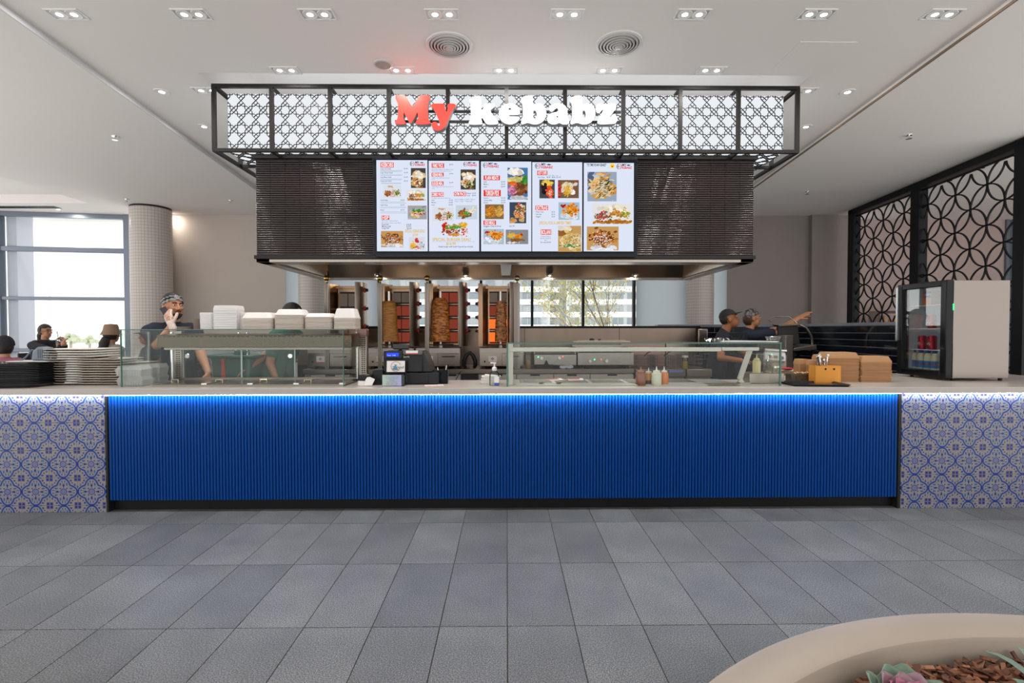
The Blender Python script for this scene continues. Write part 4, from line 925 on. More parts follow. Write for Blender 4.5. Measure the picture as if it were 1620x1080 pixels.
# ---------------------------------------------------------------- gas kebab grills
M_BURN = mat('ceramic_burner', (.36, .29, .24), .8, var=.35, vscale=400)
M_HOT = emis('glowing_burner', (1.0, .16, .025), .95)
M_WARM = emis('warm_burner', (.34, .060, .032), .50)
M_BRSTEEL = mat('heat_tinted_steel', (.36, .235, .15), .3, 1.0, var=.35, vscale=6, stretch=(10, 10, .6))
M_REDK = mat('red_knob_ring', (.5, .02, .02), .4)
YG = 5.50
def grill(px_l, px_r, label, hot, flip=1, meat=True, rod_px=None, base=(0, 0), wingL=.12, wingR=.12, knobs=1):
    xL, xR = ax(px_l, YG), ax(px_r, YG); w = xR-xL; cx = (xL+xR)/2
    g = thing('kebab_grill', label, 'kebab grill', (cx, YG, .905))
    z0, z1 = az(700, 546, YG)-.905, az(700, 448, YG)-.905
    hw = w/2
    # base box with drip drawer
    b0, b1 = ax(base[0], 5.40)-cx, ax(base[1], 5.40)-cx
    bz = az(700, 550, 5.40)-.905
    B().box(b0, b1, -.10, .30, .02, bz).obj('base', STEEL, g, bevel=.006)
    mid = b0+(b1-b0)*.5
    B().box(b0+.012, b1-.012, -.112, -.098, bz-.055, bz-.004).obj('top_fascia', mat('fascia', (.50, .45, .42), .45, .5), g)
    B().box(b0+.012, mid-.004, -.110, -.098, .035, bz-.062).obj('left_fascia', STEEL, g)
    dr = B().box(mid+.004, b1-.012, -.110, -.098, .035, bz-.062).obj('drip_drawer', STEEL, g, bevel=.003)
    B().tube([(mid+.05, -.110, .13), (mid+.05, -.124, .13), (b1-.06, -.124, .13), (b1-.06, -.110, .13)], .006).obj('handle', STEEL, dr)
    B().cyl((b0+.06, -.118, .075), (b0+.06, -.109, .075), .010).obj('gas_tap', BLACK, g)
    st = B().box(b0+.10, b0+.19, -.1125, -.1098, .065, .135).obj('maker_plate', mat('plate_white', (.75, .73, .72), .4), g)
    B().box(b0+.10, b0+.19, -.1135, -.112, .063, .072).obj('red_band', mat('label_red', (.55, .03, .03), .5), st)
    q = B(); q.add([(b0+.145, -.1135, .122), (b0+.128, -.1135, .105), (b0+.145, -.1135, .088), (b0+.145, -.1135, .097), (b0+.137, -.1135, .105), (b0+.145, -.1135, .113)], [(0, 1, 2, 3, 4, 5)]); q.obj('emblem_dark', BLACK, st, smooth=0)
    q = B(); q.add([(b0+.146, -.1136, .120), (b0+.162, -.1136, .105), (b0+.146, -.1136, .090), (b0+.146, -.1136, .098), (b0+.152, -.1136, .105), (b0+.146, -.1136, .112)], [(0, 1, 2, 3, 4, 5)]); q.obj('emblem_red', MATS['label_red'], st, smooth=0)
    text('plate_text', 'GAS GRILL'[:0] or '', None, st, (0, 0, 0), .01) if False else None
    for s in (-1, 1): B().box(cx*0+s*(b1-b0)*.4+(b0+b1)/2-.02, s*(b1-b0)*.4+(b0+b1)/2+.02, -.08, .28, 0, .022).obj('foot', BLACK, g)
    # burner body: back, sides, top
    iw = hw*.52
    B().box(-iw, iw, .14, .22, z0, z1-.02).obj('burner_back', M_BRSTEEL, g)
    B().box(-hw+.02, hw-.02, .10, .22, z1-.05, z1-.02).obj('top_plate', M_BRSTEEL, g)
    wl = [(-iw, .14), (-iw-.02, .10), (-hw-.02, -.02 if wingL > .1 else .06), (-hw-.032, -.015), (-iw-.03, .12), (-iw-.01, .16)]
    wr = [(-x, y) for x, y in wl][::-1]
    B().prism([(-iw, .15), (-iw-.01, .145), (-hw*.78, .02), (-hw*.78, -.01), (-hw, -.035), (-hw, .16), (-iw, .17)], z0-.01, z1-.004, 'xy').obj('wing', M_BRSTEEL if flip > 0 else STEEL, g)
    B().prism([(iw, .15), (iw+.01, .145), (hw*.62, -.05), (hw*.66, -.055), (hw*.80, -.03), (hw, .03), (hw, .16), (iw, .17)], z0-.01, z1+.012, 'xy').obj('wing', STEEL, g)
    nb = len(hot); bh = (z1-z0-.09)/nb
    for k in range(nb):
        zb_ = z0+.02+bh*(nb-1-k)
        fr = B().box(-iw+.015, iw-.01, .118, .14, zb_, zb_+bh*.93).obj('burner_frame', mat('burner_frame', (.05, .045, .045), .6, .5), g)
        for s in (-1, 1):
            x0 = s*iw*.47+.002
            B().box(x0-iw*.42, x0+iw*.42, .110, .119, zb_+bh*.10, zb_+bh*.82).obj('burner_tile', {0: M_BURN, 1: M_WARM, 2: M_HOT}[hot[k]], fr)
    if knobs:
        for k in range(nb):
            zk = z1-.07-bh*k*1.02; xk = hw if knobs > 0 else -hw
            kn = B().cyl((xk, .06, zk), (xk+.012*knobs, .06, zk), .028, n=16).obj('control_knob', M_REDK, g)
            B().cyl((xk+.010*knobs, .06, zk), (xk+.038*knobs, .06, zk), .019, .016, n=14).obj('knob_grip', BLKPL, kn)
    if rod_px:
        rx = ax(rod_px, YG-.02)-cx
        B().cyl((rx, -.02, bz), (rx, -.02, z0+.012), .034).obj('spit_base', STEEL, g)
        B().cyl((rx, -.02, z0), (rx, -.02, az(700, 461, YG)-.905), .014, n=10).obj('spit_rod', mat('rod_steel', (.72, .66, .60), .3, .8), g)
        B().lathe([(.14, 0), (.145, .006), (.14, .010), (0, .010)], 24, (rx, -.02, z0+.005), sy=.8).obj('drip_plate', STEEL, g)
    return g
grill(516, 575, 'stainless kebab grill with no meat, leftmost, behind the foam containers', [0, 0, 0], base=(486, 556), knobs=1)
grill(603, 660, 'stainless kebab grill with a smooth tan meat cone, second from the left', [0, 1, 1, 1], rod_px=616, base=(581, 655), knobs=1)
grill(679, 738, 'stainless kebab grill with a thick layered chicken cone, third from the left', [1, 1, 1, 1], rod_px=697, base=(657, 728), knobs=1)
grill(757, 818, 'stainless kebab grill with glowing orange burners, rightmost of the four', [0, 1, 2, 2], rod_px=792, base=(758, 829), knobs=-1)
# meat cones
def meat(px, yt, yb, prof, mats, label, seed, rough):
    r = random.Random(seed); Y = YG-.02; x = ax(px, Y); zt_, zb_ = az(px, yt, Y), az(px, yb, Y)
    me = B(); nz, na = 46, 44; sc = Y/FPX
    phs = [r.uniform(0, 6.28) for _ in range(60)]
    for j in range(nz+1):
        t = j/nz; z = zb_+(zt_-zb_)*t
        # interpolate profile (t, half width px)
        for (t0, h0), (t1, h1) in zip(prof, prof[1:]):
            if t0 <= t <= t1: hw = h0+(h1-h0)*(t-t0)/(t1-t0); break
        for i in range(na):
            a = 2*PI*i/na
            n = sum(math.sin(a*(2+k % 7)+phs[k]+t*(20+k*11 % 60)) for k in range(7))/7 + r.uniform(-.5, .5)
            rr = hw*sc*(1+rough*n); me.v.append((rr*math.cos(a), rr*.85*math.sin(a), z-zb_+rough*.02*r.uniform(-1, 1)))
    for j in range(nz):
        for i in range(na):
            k = (i+1) % na; me.f.append((j*na+i, j*na+k, (j+1)*na+k, (j+1)*na+i)); me.c.append(None)
    me.f.append(tuple(range(na-1, -1, -1))); me.c.append(None); me.f.append(tuple(range(nz*na, (nz+1)*na))); me.c.append(None)
    o = me.obj('meat_cone', mats, None, (x, Y, zb_), smooth=60); tag(o, label, 'kebab meat', 'kebab meat cones')
M_MEAT1 = mat('doner_meat', '#c88a3a', .5, col2='#a26224', vscale=14, stretch=(1, 1, 6), bump=.5, bscale=40, coat=.15)
M_MEAT2 = mat('chicken_meat', '#dd8a2c', .42, col2='#7a370c', vscale=22, stretch=(1, 1, 3.2), bump=.9, bscale=35, coat=.25)
M_MEAT3 = mat('lamb_meat', '#cc8848', .48, col2='#6e3816', vscale=30, stretch=(1, 1, 2), bump=.9, bscale=50, coat=.2)
meat(616, 476, 540, [(0, 15.6), (.25, 13.2), (.6, 12.4), (.85, 11.6), (.95, 9.9), (1, 7.5)], M_MEAT1, 'smooth tan doner meat cone on the second spit', 1, .015)
meat(697, 471, 540, [(0, 15.0), (.2, 14.4), (.5, 13.2), (.8, 12.2), (.93, 10.5), (1, 7.0)], M_MEAT2, 'thick orange-brown layered chicken cone on the third spit', 2, .10)
meat(792.5, 476, 540, [(0, 9.3), (.3, 9.2), (.6, 8.2), (.9, 6.9), (1, 6.0)], M_MEAT3, 'slim browned meat cone in front of the glowing burners', 3, .10)
# posts with brass balls between the grills
for i, px in enumerate((513, 598.5, 674, 818.5)):
    Y = 5.30; p = ax(px, Y); t = thing('grill_post', 'steel post topped with a brass ball, %s from the left beside the grills' % ordn[i], 'post', (p, 5.385, .905), group='brass-ball posts')
    zt_ = az(px, 446, Y)-.905; zball = az(px, 438.5, Y)-.905; r = .032
    dx = .0
    wid = .024 if i != 3 else .036
    B().box(-wid, wid*.1, -.012, .012, .0, zt_).obj('post', mat('post_steel', (.20, .165, .14), .3, 1.0), t)
    B().box(wid*.1, wid*.8, -.006, .02, .0, zt_-.005).obj('post_return', mat('shadow_steel', (.26, .24, .23), .35, 1.0), t)
    B().lathe([(.012, zt_-.005), (.015, zt_), (.008, zt_+.008), (.008, zball-r*.9)], 14).obj('collar', BRASS, t)
    B().sphere((0, 0, zball), r, 20, 12).obj('ball', BRASS if i < 3 else mat('dull_brass', (.5, .42, .32), .25, 1.0), t)
    B().cyl((0, 0, zball+r*.8), (0, 0, zb-.905-.03), .004, n=8).obj('hanger_rod', STEEL, t)
# ---------------------------------------------------------------- small appliances on the bench
M_GREENL = emis('green_led', (.05, 1, .25), 4); M_REDL = emis('red_led', (1, .06, .03), 3)
def griddle(pl, pr, pt, pb, label, knobs, leds, Y=5.36):
    x0, x1 = ax(pl, Y), ax(pr, Y); z0 = .905; zt_ = az(900, pt, Y); zm = az(900, pb, Y)
    t = thing('electric_griddle', label, 'griddle', ((x0+x1)/2, Y, z0)); w = (x1-x0)/2; h = zt_-z0
    B().box(-w, w, .02, .46, .03, h*.72).obj('body', STEEL_H, t, bevel=.006)
    B().box(-w, w, .0, .02, .035, h*.70).obj('control_panel', mat('panel_steel', (.36, .33, .30), .38, .9, var=.2, vscale=20), t, bevel=.003)
    B().box(-w+.015, w-.015, .01, .44, h*.72, h*.76).obj('hotplate', mat('seasoned_plate', (.06, .05, .045), .35, .6), t)
    B().box(-w, w, .44, .46, h*.72, h).box(-w, -w+.012, .04, .46, h*.72, h*.92).box(w-.012, w, .04, .46, h*.72, h*.92).obj('splash_guard', STEEL_H, t)
    for px, py in knobs:
        k = at(px, py, Y); B().cyl((k.x-(x0+x1)/2, .0, k.z-z0), (k.x-(x0+x1)/2, -.024, k.z-z0), .020, .017, n=16).obj('knob', mat('silver_knob', (.66, .63, .6), .3, .6), t)
    for px, py, c in leds:
        k = at(px, py, Y); B().sphere((k.x-(x0+x1)/2, -.004, k.z-z0), .0062, 10, 6).obj('indicator', M_GREENL if c == 'g' else M_REDL, t)
    for s in (-1, 1): B().box(s*w*.8-.02, s*w*.8+.02, .05, .42, 0, .03).obj('foot', BLACK, t)
    return t
griddle(845, 912, 551, 583, 'low electric griddle with two knobs beside the oil bottle', [(857, 566.5), (885, 566)], [(851.5, 564.4, 'g'), (890.5, 563.8, 'r')])
griddle(914, 1003, 547, 580, 'wide electric griddle with grease spout beside the fryers', [(933, 571), (959, 570.5)], [(940.5, 568.5, 'g'), (951, 568.3, 'r')])
t = thing('squeeze_bottle', 'tall plastic bottle half full of golden cooking oil on the bench', 'bottle', (ax(835.5, 5.33), 5.33, .905))
B().lathe([(.0, .002), (.030, .002), (.031, .008), (.031, .095), (0, .095)], 18).obj('oil', mat('golden_oil', (.55, .33, .05), .15, trans=.3), t)
B().lathe([(.0, 0), (.033, 0), (.034, .01), (.034, .155), (.026, .172), (.012, .176), (.012, .186), (.0, .186)], 18).obj('bottle_body', glassmat('cloudy_plastic', (.85, .82, .76), 1.4, 2.5, .2), t)
t = thing('black_pan', 'black oven dish with a dark scraper in front of the low griddle', 'pan', (ax(861, 5.31), 5.335, .905))
B().frustum((0, 0), (.085, .02), (.10, .024), 0, .045).obj('dish', BLKPL, t, bevel=.004)
B().add([(-.0, 0, .045), (.05, 0, .045), (.025, 0, .095), (-.0, .01, .045), (.05, .01, .045), (.025, .01, .095)], [(0, 1, 2), (5, 4, 3), (0, 1, 4, 3), (1, 2, 5, 4), (2, 0, 3, 5)]).obj('scraper', BLACK, t)
c = B(); rr = random.Random(4)
for k in range(16): c.sphere((rr.uniform(-.055, .055), rr.uniform(-.02, .02), rr.uniform(.008, .03)), (rr.uniform(.018, .035), rr.uniform(.012, .02), rr.uniform(.008, .018)), 8, 5)
tag(c.obj('wiping_cloth', mat('pale_cloth', (.60, .66, .72), .9), None, (ax(896, 5.32), 5.325, .905)), 'crumpled pale blue wiping cloth on the bench by the griddles', 'cloth')
# bundled black cable stand between the grills
t = thing('cable_bundle', 'black coiled power leads hanging between two grill bases', 'cable', (ax(743, 5.45), 5.45, .905))
for s in (-1, 1):
    B().tube([(0, 0, .165), (s*.035, 0, .14), (s*.06, 0, .08), (s*.062, 0, .03), (s*.045, .01, .004)], [.016, .02, .024, .022, .016], 10).obj('coil', BLKPL, t)
B().box(-.02, .02, -.012, .012, .15, .185).obj('plug', BLKPL, t)
B().tube([(0, -.01, .0), (-.06, -.12, -.003), (-.09, -.158, -.03), (-.14, -.16, -.12), (-.17, -.155, -.30)], .004, 6).obj('lead', BLACK, t)
# fryers
for i, (pl, pr, lb_) in enumerate(((1005, 1085, 'deep fryer with two wire baskets beside the griddles'), (1086, 1127, 'small deep fryer with a basket at the end of the cooking line'))):
    Y = 5.28; x0, x1 = ax(pl, Y)+.004, ax(pr, Y)-.004; t = thing('deep_fryer', lb_, 'fryer', ((x0+x1)/2, Y, 0)); w = (x1-x0)/2
    B().box(-w, w, .01, .70, .10, .80).obj('body', STEEL, t, bevel=.006)
    B().box(-w, w, -.004, .012, .46, .80).obj('front_panel', STEEL_H, t, bevel=.003)
    B().box(-w, w, -.014, .04, .82, .90).obj('top_fascia', mat('fryer_fascia', (.16, .15, .15), .35, .6) if i == 0 else STEEL_H, t, bevel=.004)
    B().box(-w, w, .03, .70, .80, .895).obj('tank', STEEL, t)
    B().box(-w+.03, w-.03, .08, .6, .893, .899).obj('oil', mat('fryer_oil', (.10, .05, .015), .1), t)
    B().box(-w, w, .68, .70, .895, 1.16).obj('back_splash', mat('red_brown_splash', (.36, .22, .19), .35, .7) if i == 0 else STEEL, t)
    for s in (-1, 1): B().cyl((s*w*.8, .1, 0), (s*w*.8, .1, .1), .02).obj('leg', STEEL, t)
    if i == 0:
        B().box(-w+.01, -w+.10, -.016, -.013, .875, .888).obj('red_mark', MATS['label_red'], t)
        B().box(w-.17, w-.03, -.017, -.013, .868, .890).obj('brand_plate', mat('blue_plate', (.12, .18, .45), .4), t)
        B().box(w-.20, w-.13, -.008, -.003, .69, .72).obj('display', BLACK, t); B().box(w-.185, w-.15, -.010, -.007, .70, .71).obj('digits', M_REDL, t)
        B().cyl((-.0, -.012, .685), (w-.22, -.012, .685), .010).obj('door_handle', STEEL, t)
    else:
        B().box(-w+.02, -w+.10, -.007, -.003, .68, .73).obj('vent_plate', STEEL, t)
        B().box(-w+.11, -w+.18, -.007, -.003, .68, .71).obj('brand_plate', MATS['blue_plate'], t)
        B().box(w-.06, w-.02, -.007, -.003, .61, .70).obj('rating_label', WHITEPL, t)
        for x in (-.06, .05): B().cyl((x, 0, .58), (x, -.02, .58), .02).obj('knob', M_REDK, t)
    # baskets hung over the tank
    for k, xx in enumerate((-.11, .11) if i == 0 else (0,)):
        bk = thing('fry_basket', ('dark wire fry basket, %s of the pair in the larger fryer' % ('left', 'right')[k]) if i == 0 else 'dark wire fry basket in the small end fryer', 'basket', ((x0+x1)/2+xx, Y+.30, .905), group='fry baskets')
        M_WIRE = mat('dark_wire', (.14, .12, .11), .4, .8)
        b = B()
        hx, hy, hh_ = .095, .15, .13
        for z in (0.0, .045, .09, hh_): b.tube([(-hx, -hy, z), (hx, -hy, z), (hx, hy, z), (-hx, hy, z)], .0028, 5, True)
        for q in range(9):
            u = -hx+2*hx*q/8
            for y in (-hy, hy): b.cyl((u, y, 0), (u, y, hh_), .0018, n=5)
            b.cyl((u, -hy, 0), (u, hy, 0), .0018, n=5)
        for q in range(11):
            v = -hy+2*hy*q/10
            for x in (-hx, hx): b.cyl((x, v, 0), (x, v, hh_), .0018, n=5)
        tag(b.obj('wire_mesh', M_WIRE, bk), kind='stuff')
        B().tube([(-.02, -hy, hh_), (0, -hy-.10, hh_+.05), (.03, -hy-.22, hh_+.085)], .006, 8).obj('handle_rod', M_WIRE, bk)
        B().tube([(.0, -hy-.12, hh_+.055), (.035, -hy-.25, hh_+.09)], .012, 8).obj('handle_grip', BLKPL, bk)
t = thing('seasoning_jar', 'clear jar of yellow seasoning on the fryer edge', 'jar', (ax(1078, 5.42), 5.30, .905))
B().lathe([(0, 0), (.027, 0), (.028, .004), (.028, .078), (0, .078)], 18).obj('seasoning', mat('yellow_powder', (.55, .40, .06), .8), t)
B().lathe([(0, -.0), (.030, 0), (.031, .004), (.031, .120), (0, .12)], 18).obj('jar_glass', glassmat('jar_glass', (.9, .9, .88), 1.45, 1.5), t)
B().lathe([(0, .12), (.032, .12), (.032, .140), (0, .140)], 18).obj('lid', mat('jar_lid', (.66, .6, .5), .35, .4), t)
# ================================================================ display cabinets on the counter
def pane(name, x0, x1, y0, y1, z0, z1, parent, edges='', e=.004):
    o = B().box(x0, x1, y0, y1, z0, z1).obj(name, GLASS, parent)
    k = .0012
    for c, q in (('l', (x0-k, x0+e, y0-k, y1+k, z0, z1)), ('r', (x1-e, x1+k, y0-k, y1+k, z0, z1)), ('f', (x0-k, x1+k, y0-k, y0+e, z0, z1))):
        if c in edges: B().box(*q).obj('polished_edge', GEDGE, o)
    return o
# --- left heated cabinet
YL = 3.69
hx0, hx1 = ax(190, YL), ax(543, YL); hz = az(360, 520.5, YL)
hc = thing('heated_display_cabinet', 'glass-fronted heated food cabinet with steel gantry on the left of the counter', 'display cabinet', (0, YL, CT))
H = hz-CT; D = .42
pane('front_glass', hx0, hx1, 0, .008, .002, H-.006, hc, 'lr')
pane('side_glass', hx0, hx0+.006, .008, D, .002, H-.006, hc)
pane('side_glass', hx1-.006, hx1, .008, D, .002, H-.006, hc)
pane('top_glass', hx0, hx1+.03, -.004, .36, H-.006, H, hc, 'f', .005)
gz1 = az(400, 530, YL+.18)-CT; gz0 = az(400, 549.5, YL+.18)-CT
gx0, gx1 = ax(248, YL+.18), ax(556, YL+.18)
B().prism([(.18, gz0), (.18, gz1), (.30, gz1+.012), (.42, gz1+.012), (.42, gz0)], gx0, gx1, 'yz').obj('heat_gantry', mat('gantry_steel', (.105, .09, .068), .25, 1.0), hc, bevel=.003)
vb = B()
for k in range(40):
    xx = gx0+.06+(gx1-gx0-.12)*k/39
    if k % 10 != 9: vb.box(xx-.012, xx+.012, .1785, .182, gz1-.012, gz1-.007)
vb.obj('gantry_slots', BLACK, hc)
B().cyl((gx0+.02, .24, gz0-.008), (gx1-.02, .24, gz0-.008), .012).obj('heat_lamp_tube', mat('heater_tube', (.75, .70, .62), .3), hc)
# rear frame with sliding doors
ry = D+.005
for px in (279, 572.5):
    xx = ax(px, YL+ry); w = .04
    B().box(xx-w, xx+w, ry, ry+.05, 0, H-.012).obj('corner_post', STEEL, hc, bevel=.004)
    B().cyl((xx-w*.9, ry-.005, 0), (xx-w*.9, ry-.005, H-.02), .011).obj('post_tube', CHROME, hc)
    sl = B()
    for k in range(20): sl.box(xx-.004, xx+.008, ry-.0012, ry+.001, .03+k*.017, .038+k*.017).box(xx+.014, xx+.026, ry-.0012, ry+.001, .03+k*.017, .038+k*.017)
    sl.obj('shelf_slots', BLACK, hc)
B().box(ax(566, YL+ry), ax(581, YL+ry), ry-.03, ry+.05, H-.055, H).obj('post_head', mat('brown_steel', (.30, .19, .165), .35, .8), hc, bevel=.003)
B().box(ax(270, YL+ry), ax(580, YL+ry), ry, ry+.045, .0, .028).obj('door_track', STEEL, hc)
for a, b, yy, hp in ((289, 382, ry+.012, 296), (381, 466, ry+.026, 459)):
    dd = pane('sliding_door', ax(a, YL+yy), ax(b, YL+yy), yy, yy+.006, .030, gz0+.005, hc, '')
    B().box(ax(a, YL+yy)-.003, ax(a, YL+yy)+.004, yy-.002, yy+.008, .03, gz0).box(ax(b, YL+yy)-.004, ax(b, YL+yy)+.003, yy-.002, yy+.008, .03, gz0).obj('door_edge', mat('pale_edge', (.45, .52, .55), .3, .3), dd)
    hk = at(hp, 563, YL+yy); B().lathe([(.019, -.004), (.0215, 0), (.019, .004), (.0165, .0)], 20).rot(PI/2).obj('finger_ring', CHROME, dd, (hk.x, yy, hk.z-CT))
# pan well rim: low steel deck with open pans
B().box(ax(262, 3.9), ax(556, 3.9), .03, D, .001, .012).obj('deck', STEEL, hc)
for k in range(4):
    xa = ax(276+k*70, 3.9); xb_ = ax(276+k*70+60, 3.9)
    B().box(xa, xb_, .06, D-.04, .012, .015).obj('pan_opening', mat('pan_dark', (.14, .12, .10), .25, .9), hc)
    B().box(xb_+.005, xb_+.045, .05, D-.02, .012, .022).obj('pan_divider', CHROME, hc)
    B().tube([(xa-.02, .20, .014), (xa-.02, .20, .034), (xa+.03, .20, .034), (xa+.03, .20, .014)], .006).obj('pan_clip', mat('clip_brass', (.6, .5, .36), .25, 1.0), hc)
# --- right cold cabinet
YQ = 3.665
qx0, qx1 = ax(801.5, YQ), ax(1236.5, YQ); qz = az(1000, 541.5, YQ); HQ = qz-CT; DQ = .40
qc = thing('cold_display_cabinet', 'low glass topping cabinet with thick green-edged panes on the right of the counter', 'display cabinet', (0, YQ, CT))
pane('front_glass', qx0, qx1, 0, .010, .002, HQ-.010, qc, 'lr', .010)
pane('side_glass', qx0, qx0+.010, .010, DQ, .002, HQ-.010, qc, 'f', .004)
pane('side_glass', qx1-.010, qx1, .010, DQ-.05, .002, HQ-.010, qc)
pane('top_glass', qx0, qx1, -.004, DQ, HQ-.010, HQ, qc, 'f', .006)
M_PALE = mat('pale_satin_frame', (.50, .48, .42), .35, .6)
B().box(qx0+.02, ax(1140, YQ+.1), .08, .12, az(900, 556, YQ+.1)-CT, az(900, 549.5, YQ+.1)-CT).obj('light_rail', M_PALE, qc, bevel=.003)
B().box(ax(1141, YQ+.1), ax(1200, YQ+.1), .085, .115, az(900, 555, YQ+.1)-CT, az(900, 549.5, YQ+.1)-CT).obj('light_rail', M_PALE, qc, bevel=.003)
B().box(qx0+.012, qx0+.05, .09, .13, .0, HQ-.012).obj('support_post', M_PALE, qc, bevel=.003)
p0, p1 = at(1173, 608, YQ+.16), at(1186, 552, YQ+.1)
pts = [(at(1174, 609, YQ+.14).x, .14, .004), (at(1170, 602, YQ+.14).x, .14, at(1170, 600, YQ+.14).z-CT), (at(1187, 552, YQ+.12).x, .12, at(1187, 552, YQ+.12).z-CT)]
for a, b in zip(pts, pts[1:]): B().bar(a, b, .035, .022, (0, 1, 0)).obj('raked_post', M_PALE, qc, bevel=.002)
B().box(pts[0][0]-.03, pts[0][0]+.05, .11, .17, 0, .014).obj('post_foot', STEEL, qc)
B().box(qx0+.02, ax(1160, 3.8), .13, DQ+.02, .001, .012).obj('tray_rim', mat('pale_steel_rim', (.58, .56, .53), .3, .7), qc)
B().box(qx0+.06, ax(1118, 3.75), .05, .12, .001, .008).obj('perforated_strip', mat('perforated_steel', (.50, .49, .47), .35, .7, var=.6, vscale=260), qc)
for k in range(5):
    xa = qx0+.10+k*.28; B().box(xa, xa+.25, .15, DQ-.02, .012, .0135).obj('pan_opening', mat('cold_pan', (.30, .29, .28), .22, .9), qc)
xa = ax(1118, 3.73); B().box(xa, xa+.25, .04, .12, .008, .011).obj('end_pan', mat('olive_pan', (.30, .30, .20), .2, .9), qc)
B().box(ax(1180, 3.9), ax(1234, 3.9), .17, .34, .001, .08).obj('side_shelf', STEEL, qc, bevel=.003)
# ================================================================ things on the left of the counter
ORD = ['lowest', 'second', 'third', 'fourth', 'fifth', 'sixth', 'seventh', 'eighth', 'ninth', 'tenth', 'eleventh', 'twelfth', 'thirteenth', 'fourteenth', 'topmost', 'sixteenth', 'seventeenth', 'eighteenth']
def stack_of(name, me_parts, n, x, y, z0, dz, label, cat, group, rz=0.0, jit=.003, seed=0, last=None):
    r = random.Random(seed); out = []
    for k in range(n):
        o = inst(name, me_parts, None, (x+r.uniform(-jit, jit), y+r.uniform(-jit, jit), z0+dz*k), (0, 0, rz+r.uniform(-.02, .02)))
        tag(o, '%s, %s from the bottom of the %s' % (label[0], ORD[k], label[1]), cat, group); out.append(o)
    return out
# black trays (wide rounded corner)
def rrect(w, d, r, n=5):
    pts = []
    for cx, cy, a0 in ((w-r, d-r, 0), (-w+r, d-r, PI/2), (-w+r, -d+r, PI), (w-r, -d+r, 1.5*PI)):
        for k in range(n+1):
            a = a0+PI/2*k/n; pts.append((cx+r*math.cos(a), cy+r*math.sin(a)))
    return pts
def loft(rings, cap0=True, cap1=True, closed=True):
    b = B(); n = len(rings[0]); vs = [p for r in rings for p in r]; fs = []
    for k in range(len(rings)-1):
        for i in range(n):
            j = (i+1) % n; fs.append((k*n+i, k*n+j, (k+1)*n+j, (k+1)*n+i))
    if cap0: fs.append(tuple(range(n-1, -1, -1)))
    if cap1: fs.append(tuple(range((len(rings)-1)*n, len(rings)*n)))
    return b.add(vs, fs)
def dish(w, d, r, layers, floor_z):
    """open tray: outer walls up, rim, inner walls down"""
    rings = []
    for sx, z in layers: rings.append([(x, y, z) for x, y in rrect(w*sx, d*sx, r*sx)])
    return loft(rings)
M_TRAY = mat('black_tray', (.012, .012, .014), .28, objvar=.3)
tray = dish(.24, .175, .075, [(.93, 0), (.985, .022), (1.0, .024), (1.0, .027), (.97, .026), (.915, .006)], .006).mesh('serving_tray', M_TRAY)
tx, ty = at_z(38, 612, CT).x, 3.86
stack_of('serving_tray', tray, 13, tx-.115, 3.80, CT, .0125, ('black plastic serving tray', 'stack at the left end'), 'tray', 'stacked black trays', rz=.12, seed=3)
# thin white sheet and grey hand mixer lying on the trays
zt_ = CT+.0125*12+.028
o = B().box(-.14, .14, -.09, .09, 0, .008).obj('menu_folder', mat('folder_white', (.68, .66, .66), .4), None, (ax(60, 3.9), 3.88, zt_), (0, 0, .1), bevel=.002); tag(o, 'white menu folder lying on the black tray stack', 'folder')
t = thing('mixer_head', 'grey ribbed plastic appliance with a cord lying on the black trays', 'appliance', (ax(70, 3.9), 3.9, zt_+.009), .1)
M_GREYP = mat('blue_grey_plastic', (.17, .21, .25), .35)
B().prism([(-.065, 0), (.055, 0), (.065, .06), (.03, .10), (-.02, .105), (-.055, .07)], -.045, .045, 'xz').obj('body', M_GREYP, t, bevel=.012, seg=3)
for k in range(5): B().box(-.015+k*.014, -.009+k*.014, -.047, -.043, .02, .085).obj('rib', mat('dark_rib', (.08, .1, .12), .4), t)
B().tube([(-.05, 0, .07), (-.09, 0, .08), (-.12, -.01, .03), (-.15, -.01, .006), (-.19, 0, .006)], .006, 7).obj('cord', mat('cord_grey', (.12, .15, .2), .4), t)
B().prism([(.05, .012), (.065, .012), (.068, .05), (.055, .06)], -.03, .03, 'xz').obj('vent_end', mat('pale_grey_plastic', (.5, .55, .58), .4), t)
# square white plates in three stacks
M_PLATE = mat('cream_plate', (.68, .61, .53), .25, coat=.2)
plate = dish(.205, .15, .05, [(.60, 0), (.64, .0), (.96, .012), (1.0, .0135), (1.0, .0165), (.97, .0165), (.66, .004)], .004).mesh('square_plate', M_PLATE)
for px, n, yy, sc_, dz, w in ((131, 15, 3.98, 1.0, .0185, 'tall stack by the black trays'), (175, 11, 3.955, .88, .0185, 'middle plate stack'), (206, 9, 4.06, .82, .0185, 'short plate stack behind the cabinet glass')):
    for k, o in enumerate(stack_of('square_plate', plate, n, ax(px, yy), yy, CT, dz, ('cream square plate', w), 'plate', 'plates in the '+w, jit=.004, seed=n)): o.scale = (sc_, sc_, 1)
